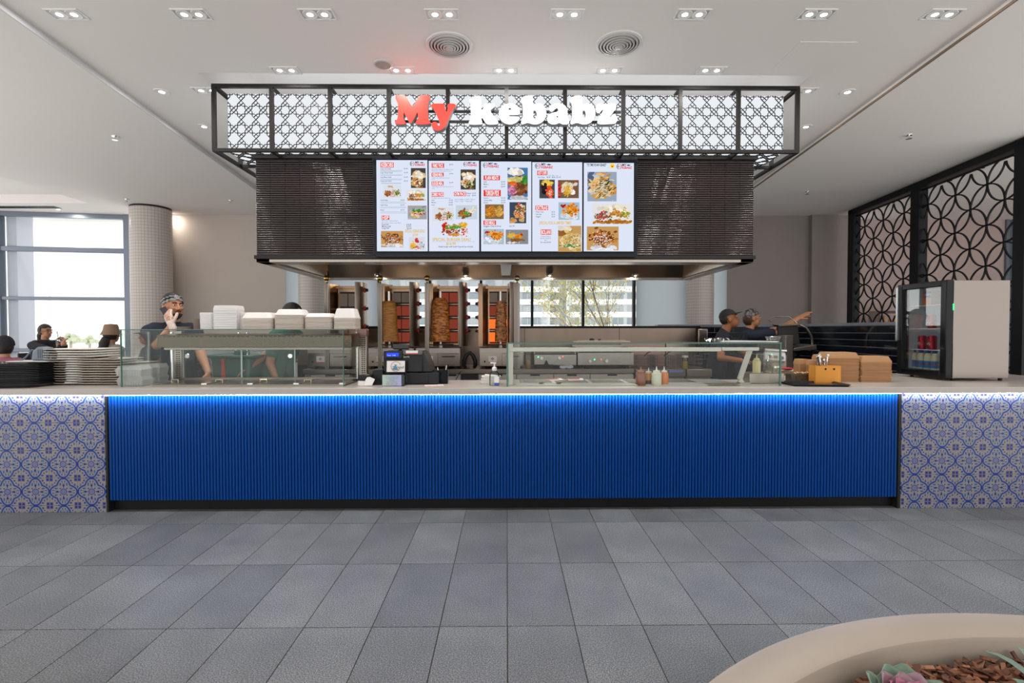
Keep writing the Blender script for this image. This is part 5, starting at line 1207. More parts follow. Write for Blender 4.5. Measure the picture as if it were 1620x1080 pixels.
# clear plastic boxes beside the plates
M_CLEAR = mat('clear_box_plastic', (.70, .70, .69), .15, alpha=.38)
def clearbox(w, d, h):
    b = B(); b.frustum((0, 0), (w*.90, d*.90), (w, d), 0, h*.6); b.frustum((0, 0), (w*1.03, d*1.03), (w*1.03, d*1.03), h*.6, h*.64); b.frustum((0, 0), (w*.97, d*.97), (w*.82, d*.82), h*.64, h)
    for k in range(9):
        u = -w*.8+1.6*w*k/8; b.box(u-.003, u+.003, -d*.99, -d*.93, h*.08, h*.56)
    return b.mesh('clear_takeaway_box', M_CLEAR)
cbm = clearbox(.098, .06, .075)
for i, (px, yy, z, w) in enumerate(((213, 3.80, 0, 'front pair, lower'), (211, 3.80, .076, 'front pair, upper'), (231, 3.93, 0, 'middle pair, lower'), (231, 3.93, .076, 'middle pair, upper'), (247, 4.02, 0, 'rear pair, lower'), (247, 4.02, .074, 'rear pair, upper'))):
    o = inst('clear_takeaway_box', cbm, None, (ax(px, yy), yy, CT+z+.014*0), (0, 0, .0 if i < 2 else PI/2*0)); o.scale = (1, 1, 1) if i < 2 else (.62, .9, 1.05)
    tag(o, 'clear plastic takeaway box inside the heated cabinet, '+w, 'takeaway box', 'clear takeaway boxes')
# ================================================================ containers on top of the heated cabinet
TZ = CT+H
M_FOAM = mat('warm_white_pulp', (.60, .53, .46), .6, objvar=.10); M_FOAMT = mat('white_pulp_lid', (.70, .68, .66), .5)
M_TUB = mat('milky_tub', (.66, .64, .64), .35)
def clam(w, d, lid):
    b = B()
    if lid:
        r = [[(x, y, z) for x, y in rrect(w*s, d*s, .03*s)] for s, z in ((1.0, 0), (1.0, .004), (.95, .008), (.80, .036), (.74, .040))]
        return loft(r).mesh('closed_clamshell', M_FOAMT)
    r = [[(x, y, z) for x, y in rrect(w*s, d*s, .03*s)] for s, z in ((.975, 0), (.985, .002), (1.0, .004), (1.0, .0068), (.97, .0075))]
    return loft(r).mesh('clamshell_box', M_FOAM)
for i, (pl, pr, yt, yr, lidon, w) in enumerate(((389, 439, 504, 496.5, 1, 'first'), (440, 487, 499, 491, 1, 'second'), (487, 531, 502, 496, 0, 'third'), (532, 567.5, 504, 490, 1, 'fourth'))):
    Y = 3.87; x0, x1 = ax(pl, Y), ax(pr, Y); zt2 = az(400, yt, Y); w2 = (x1-x0)/2-.002; n = max(4, int(round((zt2-TZ)/.0085)))
    m1, m2 = clam(w2, .085, 0), clam(w2, .085, 1)
    stack_of('clamshell_box', m1, n, (x0+x1)/2, Y, TZ, (zt2-TZ)/n, ('cream pulp clamshell', '%s clamshell stack from the left' % w), 'container', 'clamshells in the %s stack' % w, jit=.0012, seed=i)
    o = inst('closed_clamshell', m2, None, ((x0+x1)/2, Y, zt2)); o.scale = (1, 1, (1.15, 1.15, .75, 1.9)[i]); tag(o, 'white closed clamshell on top of the %s container stack from the left' % w, 'container', 'topmost clamshells')
for i, (pl, pr, yt, w) in enumerate(((322, 344, 493, 'left'), (343, 381, 485.5, 'tallest'), (380, 404, 493, 'right-hand'))):
    Y = 3.90+.05*(i != 1); x0, x1 = ax(pl, Y), ax(pr, Y); zt2 = az(360, yt, Y); hw = (x1-x0)/2-.001; n = 9; dz = (zt2-TZ-.02)/n
    if i == 1:
        mm = loft([[(hw*s*(1 if abs(c[0]) > .9 or 1 else 1)*c[0], .075*s*c[1], z) for c in ((-1, -.6), (-.3, -1), (1, -.75), (1, .8), (-.3, 1), (-1, .7))] for s, z in ((.985, 0), (1, .002), (1, dz-.001), (.99, dz))]).mesh('foam_tub', M_TUB)
        tm = loft([[(hw*s*c[0], .075*s*c[1], z) for c in ((-1, -.6), (-.3, -1), (1, -.75), (1, .8), (-.3, 1), (-1, .7))] for s, z in ((1, 0), (1, .004), (.93, .030))]).mesh('upturned_tub', M_FOAMT)
    else:
        mm = dish(hw, .06, .02, [(.985, 0), (1, .002), (1, dz-.001), (.99, dz)], 0).mesh('foam_tub', M_TUB); tm = dish(hw, .06, .02, [(1, 0), (1, .008), (.97, .012)], 0).mesh('upturned_tub', M_FOAMT)
    stack_of('foam_tub', mm, n, (x0+x1)/2, Y, TZ, dz, ('white foam tub', '%s tub stack on the cabinet' % w), 'tub', 'foam tubs in the %s stack' % w, jit=.0008, seed=i+20)
    tag(inst('upturned_tub', tm, None, ((x0+x1)/2, Y, TZ+n*dz)), 'upturned white foam tub on top of the %s tub stack' % w, 'tub', 'upturned foam tubs')
M_KRAFTD = mat('brown_kraft_cup', (.20, .145, .11), .7)
xk = ax(315, 3.95); cupm = B().lathe([(.0, 0), (.036, 0), (.038, .003), (.038, .010), (0, .010)], 24).mesh('kraft_bowl', M_KRAFTD)
stack_of('kraft_bowl', cupm, 8, xk, 3.95, TZ, .0102, ('dark brown paper bowl', 'stack left of the foam tubs'), 'bowl', 'brown paper bowls', jit=.0006)
cupm2 = B().lathe([(.0, 0), (.047, 0), (.049, .003), (.049, .010), (0, .010)], 24).mesh('paper_plate', M_KRAFTD)
stack_of('paper_plate', cupm2, 2, ax(292, 3.93), 3.93, TZ, .0102, ('flat brown paper plate', 'low pile beside the brown bowls'), 'paper plate', 'brown paper plates')
# ================================================================ till and what stands round it
M_PAPER = mat('white_paper', (.78, .77, .76), .6); M_INK = mat('print_ink', (.10, .10, .14), .6)
YT = 3.82
t = thing('cash_register', 'black cash register with blue customer display and cash drawer on the counter', 'cash register', (ax(645, YT), YT, CT)); cx = ax(645, YT)
def X(px, Y=YT): return ax(px, Y)-cx
def Zt(py, Y=YT): return az(645, py, Y)-CT
B().box(X(597), X(694), .0, .32, .004, Zt(589.5)).obj('drawer_case', BLKPL, t, bevel=.004)
B().box(X(641), X(677.5), -.006, .004, .010, Zt(591)).obj('drawer_front', mat('drawer_black', (.012, .012, .014), .5, spec=.3), t, bevel=.003)
zz = Zt(588.5); zh = Zt(555.5)
B().prism([(0, zz), (.30, zz), (.28, zh-.02), (.20, zh), (.02, zh)], X(605.5), X(668), 'yz').obj('body', BLKPL, t, bevel=.008)
B().prism([(X(667), zz), (X(681), zz), (X(679), zz+.05), (X(670), zh-.015), (X(667), zh-.004)], .02, .26, 'xz').obj('side_cheek', mat('cheek_black', (.022, .022, .026), .45, spec=.3), t, bevel=.004)
B().box(X(637), X(668), -.002, .02, zh-.028, zh+.004).obj('printer_cover', mat('printer_grey', (.09, .09, .10), .4), t, bevel=.006)
d = B().prism([(-.012, Zt(567)), (.01, Zt(567)), (.03, zh+.002), (.0, zh+.002)], X(606.5), X(636.5), 'yz').obj('display_pod', BLKPL, t, bevel=.004)
B().add([(X(611.5), -.0095, Zt(563.5)), (X(631), -.0095, Zt(563.5)), (X(631), -.0045, Zt(557.8)), (X(611.5), -.0045, Zt(557.8))], [(0, 1, 2, 3)]).obj('blue_display', emis('blue_lcd', (.03, .07, .95), 1.1), d, smooth=0, fix=False)
text('display_digits', 'Total   0.00', emis('lcd_text', (.55, .65, 1), 1.0), d, (X(612.5), -.0125, Zt(562.6)), .014)
B().box(X(616.5), X(642), .10, .13, zh+.012, zh+.05).rot(-.25, 0, 0, (0, .11, zh+.03)).obj('operator_display', mat('op_display', (.03, .03, .035), .35), t, bevel=.004)
B().cyl((X(628), .12, zh-.01), (X(628), .12, zh+.02), .014).obj('display_stem', BLKPL, t)
text('maker_name', 'Sam4s', mat('print_silver', (.5, .5, .5), .4), t, (X(637.5), -.003, Zt(565.5)), .022, sx=.9)
B().box(X(642), X(661), -.0032, .012, zh-.020, zh+.0052).obj('receipt', M_PAPER, t)
B().box(X(642), X(661), -.0036, -.003, zh-.021, zh-.014).obj('receipt_stripe', mat('red_ink', (.55, .06, .05), .6), t)
# framed brand card leaning on the till
t = thing('sign_card', 'small upright card with a round blue and orange brand logo before the till', 'card', (ax(625, 3.77), 3.775, CT+.095)); cx2 = ax(625, 3.77)
w = (ax(641, 3.77)-ax(608, 3.77))/2; h1 = az(625, 569.5, 3.77)-CT-.095
B().box(-w, w, 0, .006, 0, h1).rot(-.12).obj('frame', BLACK, t, bevel=.002)
B().box(-w+.012, w-.008, -.002, .0, .006, h1-.006).rot(-.12).obj('card', M_PAPER, t)
q = B(); r_ = h1*.40
def arc(a0, a1, r0, r1, n=20): return [((rr*math.cos(a0+(a1-a0)*m/n)), -.0035, rr*math.sin(a0+(a1-a0)*m/n)) for m in range(n+1) for rr in (r0, r1)], [(2*m, 2*m+1, 2*m+3, 2*m+2) for m in range(n)]
q.add(*arc(R(20), R(345), r_*.90, r_)); q.rot(-.12).obj('logo_ring', mat('logo_orange', (.55, .17, .06), .6), t, (.004, -.001, h1/2))
q = B(); q.add([(-.5*r_, -.0036, -.72*r_), (.55*r_, -.0036, -.68*r_), (.2*r_, -.0036, -.3*r_), (.05*r_, -.0036, .1*r_), (.2*r_, -.0036, .3*r_), (-.3*r_, -.0036, .45*r_), (-.15*r_, -.0036, .1*r_), (-.75*r_, -.0036, -.05*r_), (-.35*r_, -.0036, -.2*r_), (-.7*r_, -.0036, -.45*r_)], [tuple(range(10))])
q.rot(-.12).obj('logo_tree', mat('logo_blue', (.08, .25, .38), .6), t, (.004, -.001, h1/2), smooth=0)
text('logo_word', 'Brand', mat('ink_black', (.02, .02, .02), .6), t, (-.008, -.0075+.004, h1*.34), .030, rot=(PI/2-.12, 0, 0))
# clear acrylic block with the notice
t = thing('notice_holder', 'clear acrylic box holding a pale green and lilac printed notice', 'notice', (ax(619.5, 3.70), 3.70, CT))
w = (ax(634.5, 3.7)-ax(604.5, 3.7))/2; h2 = az(620, 593, 3.70)-CT
B().box(-w-.004, w+.022, .004, .09, .001, h2+.004).obj('acrylic_block', glassmat('acrylic', (.88, .9, .92), 1.45, 1.4), t)
def grad():
    m = bpy.data.materials.new('notice_print'); m.use_nodes = True; nt = m.node_tree; b = nt.nodes['Principled BSDF']
    tc = nd(nt, 'ShaderNodeTexCoord'); sp = nd(nt, 'ShaderNodeSeparateXYZ'); nt.links.new(tc.outputs['Object'], sp.inputs[0])
    mr = nd(nt, 'ShaderNodeMapRange'); mr.inputs[1].default_value = -.06; mr.inputs[2].default_value = .06; nt.links.new(sp.outputs[0], mr.inputs[0])
    mx = nd(nt, 'ShaderNodeMix', data_type='RGBA'); nt.links.new(mr.outputs[0], mx.inputs[0]); mx.inputs[6].default_value = (.42, .55, .44, 1); mx.inputs[7].default_value = (.38, .40, .68, 1)
    nt.links.new(mx.outputs[2], b.inputs['Base Color']); b.inputs['Roughness'].default_value = .35
    return m
B().box(-w, w, -.001, .003, .004, h2).obj('notice', grad(), t)
for k, s in enumerate(('Our card surcharge notice', 'all transactions below', 'Surcharges', 'Visa and Mastercard', 'Debit or eftpos cards', 'Credit card payments', 'Phone wallet payments', 'thank you for your support')):
    text('notice_text', s, M_INK, t, (0, -.0016, h2-.018-.0115*k), .0105, align='CENTER', sx=.9)
# eftpos printer pods, card reader, pen pot, flyers
t = thing('receipt_printer', 'small black and white receipt printer with crumpled paper left of the till', 'printer', (ax(575.5, 3.72), 3.72, CT))
B().box(-.048, .042, 0, .10, .0, .040).obj('base', WHITEPL, t, bevel=.005); B().box(-.047, .041, -.002, .10, .040, .082).obj('cover', BLKPL, t, bevel=.012, seg=3)
B().add([(.0, -.004, .004), (.06, -.01, .006), (.075, .02, .05), (.03, .0, .075), (.012, -.008, .05)], [(0, 1, 2, 3, 4)]).obj('paper_curl', M_PAPER, t)
B().tube([(.04, .06, .06), (.08, .05, .055), (.11, .06, .02), (.13, .07, .004)], .003, 6).obj('cord', BLACK, t)
t = thing('eftpos_terminal', 'black card terminal box half hidden behind the brand card', 'terminal', (ax(598.5, 3.86), 3.80, CT))
B().box(-.032, .05, 0, .10, 0, .115).obj('body', BLKPL, t, bevel=.006); B().box(-.028, .046, .02, .08, .1155, .118).obj('keypad', mat('grey_keys', (.08, .08, .09), .5), t)
t = thing('pen_pot', 'black mesh pot with blue cards and pens right of the till', 'pot', (ax(700, 3.90), 3.90, CT))
B().box(-.042, .042, -.03, -.026, 0, .105).box(-.042, .042, .026, .03, 0, .105).box(-.042, -.038, -.03, .03, 0, .105).box(.038, .042, -.03, .03, 0, .105).box(-.04, .04, -.03, .03, 0, .004).obj('mesh_pot', glassmat('dark_mesh', (.20, .2, .22), 1.3, 1.0, .3), t)
B().add([(-.03, -.01, .004), (.035, -.01, .004), (.035, -.005, .085), (0, -.005, .08), (-.02, -.005, .05)], [(0, 1, 2, 3, 4)]).obj('blue_cards', mat('cyan_card', (.02, .30, .50), .4), t)
for k, (a, b) in enumerate(((-.02, -.04), (-.005, .02), (.01, .03), (.0, .045))): B().cyl((a, .0, .02), (b, .005, .125+.008*k), .004, n=7).obj('pen', (CHROME, BLACK)[k % 2], t)
o = B().box(-.07, .07, -.05, .05, 0, .003).obj('flyer', M_PAPER, None, (ax(686, 3.72), 3.74, CT), (0, 0, .25)); tag(o, 'white and red promotional flyer on the counter right of the till', 'flyer')
B().box(-.07, .07, -.052, -.034, .003, .0036).obj('red_edge', MATS['red_ink'], o)
# plastic tray stack and hand sanitiser
t = thing('napkin_tray', 'stack of white plastic trays behind the hand sanitiser bottle', 'tray', (ax(775, 3.86), 3.86, CT))
for k in range(3): dish(.075, .05, .02, [(.86, 0), (.98, .017), (1, .019), (.98, .021)], 0).obj('tray', M_FOAMT, t, (.004*k, .003*k, .021*k))
B().box(-.045, .045, -.03, .03, .064, .070).rot(.05, .08, 0).obj('napkins', M_PAPER, t)
t = thing('sanitiser_bottle', 'clear pump bottle of hand sanitiser with white label on the counter', 'bottle', (ax(782, 3.74), 3.74, CT))
B().lathe([(0, 0), (.036, 0), (.038, .005), (.038, .075), (.032, .098), (.015, .112), (.015, .118), (0, .118)], 22, sy=.75).obj('bottle_body', glassmat('sanitiser_clear', (.90, .92, .93), 1.45, 1.6, .03), t)
B().box(.0, .036, -.029, -.026, .006, .070).obj('label', WHITEPL, t); B().box(.0, .036, -.0295, -.0285, .006, .024).obj('blue_band', mat('label_blue', (.02, .08, .45), .4), t)
B().lathe([(.017, .112), (.018, .116), (.018, .135), (.008, .142), (.006, .142), (.006, .170), (0, .17)], 16).obj('pump', WHITEPL, t)
B().box(-.030, .014, -.007, .007, .165, .175).obj('nozzle', WHITEPL, t, bevel=.003)
# ================================================================ right end of the counter
# drinks fridge, door towards the staff side
fx1 = ax(1597, 4.0); fx0 = ax(1508, 4.0); fz1 = az(1550, 443, 4.0); FY0, FY1 = 4.0, 4.50
fr = thing('drinks_fridge', 'small silver countertop drinks fridge with black framed glass door', 'fridge', (0, 0, CT))
M_FSIDE = mat('silver_fridge_side', (.28, .24, .215), .2, .75)
M_FIN = mat('fridge_liner', (.62, .64, .66), .4)
fb = .022; ft = fz1-CT
B().box(fx0, fx1, FY0, FY0+.03, fb, ft).obj('side_panel', M_FSIDE, fr, bevel=.003)
B().box(fx0, fx1, FY1-.03, FY1, fb, ft).obj('side_panel', M_FSIDE, fr, bevel=.003)
B().box(fx0, fx1, FY0+.03, FY1-.03, ft-.03, ft).obj('top_panel', M_FSIDE, fr)
B().box(fx0, fx1, FY0+.03, FY1-.03, fb, fb+.04).obj('floor_panel', M_FIN, fr)
B().box(fx1-.03, fx1, FY0+.03, FY1-.03, fb+.04, ft-.03).obj('back_panel', M_FIN, fr)
B().box(fx0+.02, fx1-.03, FY0+.03, FY0+.034, fb+.04, ft-.03).box(fx0+.02, fx1-.03, FY1-.034, FY1-.03, fb+.04, ft-.03).obj('liner', M_FIN, fr)
for x in (fx0+.03, fx1-.04):
    for y in (FY0+.03, FY1-.06): B().cyl((x, y, 0), (x, y, fb), .014).obj('foot', BLACK, fr)
dx0 = ax(1497, 4.0)-.004; dx1 = fx0-.003
fd = B().box(dx0, dx1, FY0, FY0+.055, fb-.004, ft+.004).box(dx0, dx1, FY1-.045, FY1+.005, fb-.004, ft+.004).box(dx0, dx1, FY0+.055, FY1-.045, ft-.045, ft+.004).box(dx0, dx1, FY0+.055, FY1-.045, fb-.004, fb+.055).obj('door_frame', mat('gloss_black_frame', (.004, .004, .005), .18, spec=.25), fr, bevel=.006)
B().box(dx0+.02, dx0+.026, FY0+.055, FY1-.045, fb+.055, ft-.045).obj('door_glass', glassmat('fridge_glass', (.93, .95, .96), 1.45, .5), fd)
B().box(dx0-.012, dx0+.002, FY1-.014, FY1+.008, fb+.30, ft-.02).obj('door_pull', mat('silver_strip', (.5, .52, .55), .25, .9), fd)
B().box(fx0-.0025, fx0+.002, FY0-.001, FY0+.004, ft-.24, ft-.19).obj('power_light', emis('fridge_green', (.02, .9, .15), 3.0), fr)
shelf_z = [.30-.06, .43, .625]
sz = [az(1470, 552.5, 4.33)-CT, az(1475, 519.5, 4.28)-CT, az(1480, 482, 4.25)-CT]
for z in sz:
    w = B()
    for k in range(12):
        y = FY0+.05+(FY1-FY0-.10)*k/11; w.cyl((fx0+.03, y, z-.003), (fx1-.05, y, z-.003), .0022, n=5)
    for x in (fx0+.03, fx1-.05): w.cyl((x, FY0+.036, z-.003), (x, FY1-.036, z-.003), .004, n=6)
    tag(w.obj('wire_shelf', mat('white_wire', (.75, .75, .74), .4), fr), kind='stuff')
B().cyl((fx1-.06, FY0+.04, fb+.06), (fx1-.06, FY0+.04, ft-.05), .008).obj('light_tube', emis('fridge_tube', (.85, .93, 1.0), 2.0), fr)
M_MILK = mat('cream_milk', (.70, .68, .45), .35); M_CAPB = mat('blue_cap', (.02, .05, .30), .4); M_LBLB = mat('milk_label', (.03, .22, .52), .4)
for i, px in enumerate((1451.5, 1463.5, 1475, 1486)):
    x = fx0+.075; y = min(max(x*FPX/(px-802)*1.0, 4.07), 4.43)
    y = x/((px-801.4)/FPX); t = thing('milk_bottle', 'cream milk bottle with blue cap and label, %s from the left in the fridge' % ordn[i], 'bottle', (x, y, CT+fb+.04), group='milk bottles in the fridge')
    B().lathe([(0, 0), (.027, 0), (.030, .006), (.030, .10), (.026, .130), (.015, .150), (.015, .156), (0, .156)], 18).obj('bottle_body', M_MILK, t)
    B().lathe([(.0305, .022), (.0305, .082)], 18).obj('label', M_LBLB, t); B().lathe([(.0309, .048), (.0309, .060)], 18).obj('label_stripe', mat('stripe_red', (.45, .08, .12), .5), t)
    B().lathe([(.016, .150), (.018, .152), (.018, .172), (0, .172)], 16).obj('cap', M_CAPB, t)
M_CANR = mat('red_can', (.42, .012, .02), .25, .6); M_CANO = mat('orange_can', (.62, .16, .03), .3, .4)
for i, (px, zz, w) in enumerate(((1465, sz[0], 'left one of the pair on the lower shelf'), (1481, sz[0], 'right one of the pair on the lower shelf'), (1480, sz[1], 'alone on the middle shelf'))):
    x = fx0+.085; y = x/((px-801.4)/FPX)
    t = thing('drink_can', 'red drink can, '+w, 'can', (x, y, CT+zz), group='red cans in the fridge')
    B().lathe([(0, 0), (.026, 0), (.033, .008), (.033, .108), (.027, .118), (.027, .121), (0, .119)], 18).obj('can_body', M_CANR, t)
    B().tube([(-.0337, -.006, .035), (-.031, -.015, .05), (-.033, -.006, .06), (-.0335, .006, .045), (-.031, .014, .055)], .0035, 6).obj('white_swirl', mat('swirl', (.7, .62, .6) if i != 2 else (.6, .1, .1), .4), t)
x = fx0+.085; y = x/((1480-801.4)/FPX); t = thing('drink_pack', 'orange drink can multipack on the top fridge shelf', 'drinks', (x, y, CT+sz[2]))
B().box(-.05, .05, -.045, .045, 0, .122).obj('carton', M_CANO, t, bevel=.004); B().box(-.0515, -.0495, -.040, .020, .065, .115).obj('blue_panel', mat('deep_blue', (.02, .06, .35), .4), t)
text('carton_text', 'FANTA', WHITEPL, t, (-.0525, .018, .078), .030, rot=(PI/2, 0, -PI/2), sx=.7)
# cable beside the fridge
o = B().tube([(fx1+.02, 4.42, CT+.10), (fx1+.05, 4.40, CT+.05), (fx1+.06, 4.36, CT+.008), (fx1+.03, 4.30, CT+.006)], .006, 7).obj('power_cable', BLACK); tag(o, 'thick black power cable behind the drinks fridge', 'cable')
# ---------------------------------------------------------------- kraft boxes
M_KR = mat('kraft_board', (.40, .215, .098), .75, objvar=.08, var=.06, vscale=30); M_KRT = mat('kraft_board_top', (.43, .235, .108), .75)
def kraft(pl, pr, Y, yt, yl, label, w, rz=0.0, d=.085, seed=0):
    x0, x1 = ax(pl, Y), ax(pr, Y); hw = (x1-x0)/2; zt2 = az((pl+pr)/2, yt, Y)-CT; n = max(3, int(round(zt2/.013))); dz = zt2/n
    body = loft([[(x, y, z) for x, y in rrect(hw*s, d*s, .006)] for s, z in ((.955, 0), (1.0, dz*.55), (1.0, dz*.96))]).mesh('kraft_box', M_KR)
    stack_of('kraft_box', body, n, (x0+x1)/2, Y+d, CT, dz, ('brown kraft box', w), 'box', 'boxes in the '+w, rz=rz, jit=.0025, seed=seed)
    zl = az((pl+pr)/2, yl, Y)-CT
    o = loft([[(x, y, z) for x, y in rrect(hw*s, d*s, .006)] for s, z in ((1.0, 0), (1.0, .004), (.84, zl-zt2))]).obj('kraft_box', M_KRT, None, ((x0+x1)/2, Y+d, CT+zt2), (0, 0, rz)); tag(o, 'closed brown kraft box on top of the '+w, 'box', 'topmost kraft boxes')
kraft(1365, 1412.5, 3.93, 572.5, 563.5, '', 'stack by the fridge', rz=-.03, seed=1)
kraft(1312, 1361, 3.95, 566.5, 557.5, '', 'stack behind the orange box', rz=-.03, seed=2)
kraft(1280, 1303, 4.15, 577, 569.5, '', 'small stack left of the orange box', seed=3, d=.06)
kraft(1265.5, 1281, 4.19, 575.5, 568, '', 'leftmost small stack', seed=4, d=.05)
kraft(1295, 1312, 4.32, 568, 561, '', 'rearmost small stack', seed=5, d=.05)
# orange cutlery box
YO = 3.84; ob = thing('cutlery_box', 'orange cardboard box holding steel cutlery on the counter', 'box', (ax(1312, YO), YO+.05, CT), -.10)
ow = (ax(1332, YO)-ax(1293, YO))/2; oh = az(1310, 578.5, YO)-CT
M_OR = mat('orange_card', (.72, .30, .035), .6)
B().box(-ow, ow, -.05, -.047, 0, oh).box(-ow, ow, .047, .05, 0, oh).box(-ow, -ow+.003, -.05, .05, 0, oh).box(ow-.003, ow, -.05, .05, 0, oh).box(-ow, ow, -.05, .05, 0, .003).obj('box', M_OR, ob)
for s in (-.2, .45): B().lathe([(.008, 0), (0, .001)], 12, (0, 0, 0)).rot(PI/2).obj('punched_hole', BLACK, ob, (ow*s, -.0508, oh-.025))
M_CUT = mat('cutlery_steel', (.50, .49, .48), .15, 1.0)
r = random.Random(12)
for k in range(12):
    a = r.uniform(-.25, .3); bx = r.uniform(-.065, .03); by = r.uniform(-.03, .03); ln = oh+r.uniform(.035, .080)
    tip = Vector((bx+math.sin(a)*ln*.6, by+r.uniform(-.01, .01), ln)); dirv = (tip-Vector((bx, by, .01))).normalized()
    b_ = B().cyl((bx, by, .01), tip-dirv*.02, .0028, .004, n=6)
    if k % 2: b_.sphere(tip, (.010, .004, .017), 10, 6)
    else: b_.bar(tip-dirv*.025, tip+dirv*.018, .011, .002, (0, 1, 0))
    o = b_.obj('spoon' if k % 2 else 'knife', M_CUT, None, ob.location, (0, 0, -.10)); tag(o, 'steel %s standing in the orange cutlery box' % ('spoon' if k % 2 else 'knife'), 'cutlery', 'steel spoons in the orange box' if k % 2 else 'steel knives in the orange box')
# flat black tray and wooden cutlery holder
o = dish(.205, .135, .03, [(.93, 0), (.99, .012), (1, .014), (1, .017), (.97, .016), (.92, .005)], 0).obj('serving_tray', mat('navy_black_tray', (.008, .010, .018), .16), None, (ax(1289, 3.74), 3.745, CT), (0, 0, -.12)); tag(o, 'single flat black serving tray on the counter before the orange box', 'tray')
t = thing('fork_holder', 'black speckled holder with wooden forks behind the flat tray', 'holder', (ax(1268, 4.0), 4.0, CT))
B().box(-.10, .09, -.04, .05, 0, .062).obj('holder', mat('speckled_black', (.02, .018, .015), .4, col2=(.10, .06, .02), vscale=90), t, bevel=.004)
M_WOODF = mat('birch_wood', (.55, .36, .20), .6)
for k in range(7): B().bar((-.06+.02*k, -.03, .066+.004*(k % 3)), (-.03+.02*k, .04, .070+.004*(k % 2)), .013, .003).obj('wooden_fork', M_WOODF, t)
# ---------------------------------------------------------------- sauces and items in the cold cabinet
def sauce(px, Y, c, label, hgt, wid, nozzle, fill=None, base=CT):
    t = thing('sauce_bottle', label, 'bottle', (ax(px, Y), Y, base), group='squeeze bottles'); r_ = wid
    B().lathe([(0, 0), (r_*.96, 0), (r_, .004), (r_, hgt*.60), (r_*.92, hgt*.66), (r_*.64, hgt*.70), (0, hgt*.70)], 20).obj('bottle_body', mat('sauce_'+str(int(px)), c, .3, coat=.3), t)
    if fill: B().lathe([(r_*1.01, .002), (r_*1.012, hgt*fill)], 20).obj('sauce_level', mat('sauce_low_'+str(int(px)), (.10, .03, .02), .3), t)
    B().lathe([(r_*.66, hgt*.68), (r_*.70, hgt*.70), (r_*.70, hgt*.78), (r_*.2, hgt*.80), (r_*.07, hgt), (0, hgt)], 16).obj('nozzle_cap', mat('cap_'+nozzle, {'w': (.75, .73, .68), 'b': (.36, .16, .09), 'p': (.72, .62, .36)}[nozzle], .4), t)
sauce(1014, 3.735, (.24, .075, .045), 'squeeze bottle of dark brown sauce in the cold cabinet', .140, .037, 'b')
sauce(1026.5, 3.81, (.58, .26, .05), 'squeeze bottle of amber sauce behind the white one', .128, .032, 'w', .26)
sauce(1039, 3.725, (.66, .66, .52), 'squeeze bottle of white garlic sauce in the cold cabinet', .143, .037, 'w')
sauce(1051, 3.76, (.60, .16, .035), 'squeeze bottle of bright orange sauce in the cold cabinet', .140, .032, 'w')
sauce(1197.5, 3.88, (.66, .56, .27), 'tall yellow mayonnaise squeeze bottle on the cabinet side shelf', .145, .030, 'p', base=CT+.08)
t = thing('oil_cruet', 'glass oil cruet with steel pourer on the cabinet side shelf', 'cruet', (ax(1215.5, 3.88), 3.88, CT+.08))
B().lathe([(0, 0), (.034, 0), (.034, .03), (.013, .06), (.012, .085), (0, .085)], 18).obj('cruet_glass', glassmat('cruet_glass', (.9, .92, .88), 1.45, 1.6), t)
B().lathe([(.013, .085), (.016, .095), (.006, .105), (.004, .135), (0, .135)], 12).obj('pourer', CHROME, t); B().lathe([(0, .002), (.031, .002), (.031, .013), (0, .013)], 18).obj('oil', MATS['golden_oil'], t)
for k, px in enumerate((1226, 1233)):
    t = thing('spice_shaker', 'small clear spice shaker, %s of the two at the cabinet end' % ('left', 'right')[k], 'shaker', (ax(px, 3.93), 3.93, CT+.08))
    B().lathe([(0, 0), (.016, 0), (.016, .035), (0, .035)], 14).obj('shaker_glass', MATS['cruet_glass'], t); B().lathe([(.017, .035), (.017, .05), (0, .054)], 14).obj('shaker_top', CHROME, t)
for k, (px, rz) in enumerate(((880, .3), (912, -.15))):
    t = thing('leaflet', 'folded red and white leaflet in the cold cabinet, %s one' % ('left', 'right')[k], 'leaflet', (ax(px, 4.0), 4.0, CT+.014), rz, group='folded leaflets')
    B().add([(-.06, -.03, 0), (.06, -.03, .004), (.05, .04, .012), (-.07, .035, .008)], [(0, 1, 2, 3)]).obj('sheet', M_PAPER, t); B().add([(-.06, .0, .007), (.03, .0, .009), (.02, .04, .0125), (-.07, .035, .0095)], [(0, 1, 2, 3)]).obj('red_print', MATS['red_ink'], t)
for k, px in enumerate((856, 884)):
    o = B().sphere((0, 0, .008), (.02, .012, .006), 10, 6).bar((.0, 0, .01), (.03, .01, .016), .008, .004).obj('scoop', mat('slate_scoop', (.06, .07, .08), .4), None, (ax(px, 3.74), 3.745, CT+.009)); tag(o, 'small dark scoop on the perforated strip, %s one' % ('left', 'right')[k], 'scoop')
# things lying on the cold cabinet's glass top
QT = CT+HQ
foil = B(); r = random.Random(5)
for k in range(60):
    x = r.uniform(-.10, .10); y = r.uniform(-.05, .05); s = r.uniform(.012, .03); z0 = .012
    foil.add([(x+r.uniform(-s, s), y+r.uniform(-s, s), max(.001, z0+r.uniform(-.012, .022))) for _ in range(3)], [(0, 1, 2)])
o = foil.obj('foil_sheet', mat('crumpled_foil', (.50, .49, .48), .2, 1.0), None, (ax(1136, 3.80), 3.80, QT), smooth=0); tag(o, 'crumpled aluminium foil on the glass top of the cold cabinet', 'foil')
t = thing('foil_roll', 'long foil sheet and flattened tray lying on the cold cabinet top', 'foil', (ax(1180, 3.80), 3.82, QT))
B().prism([(-.22, 0), (.22, 0), (.24, .006), (.1, .009), (-.1, .012), (-.2, .010)], -.06, .06, 'xz').obj('sheet', MATS['crumpled_foil'], t)
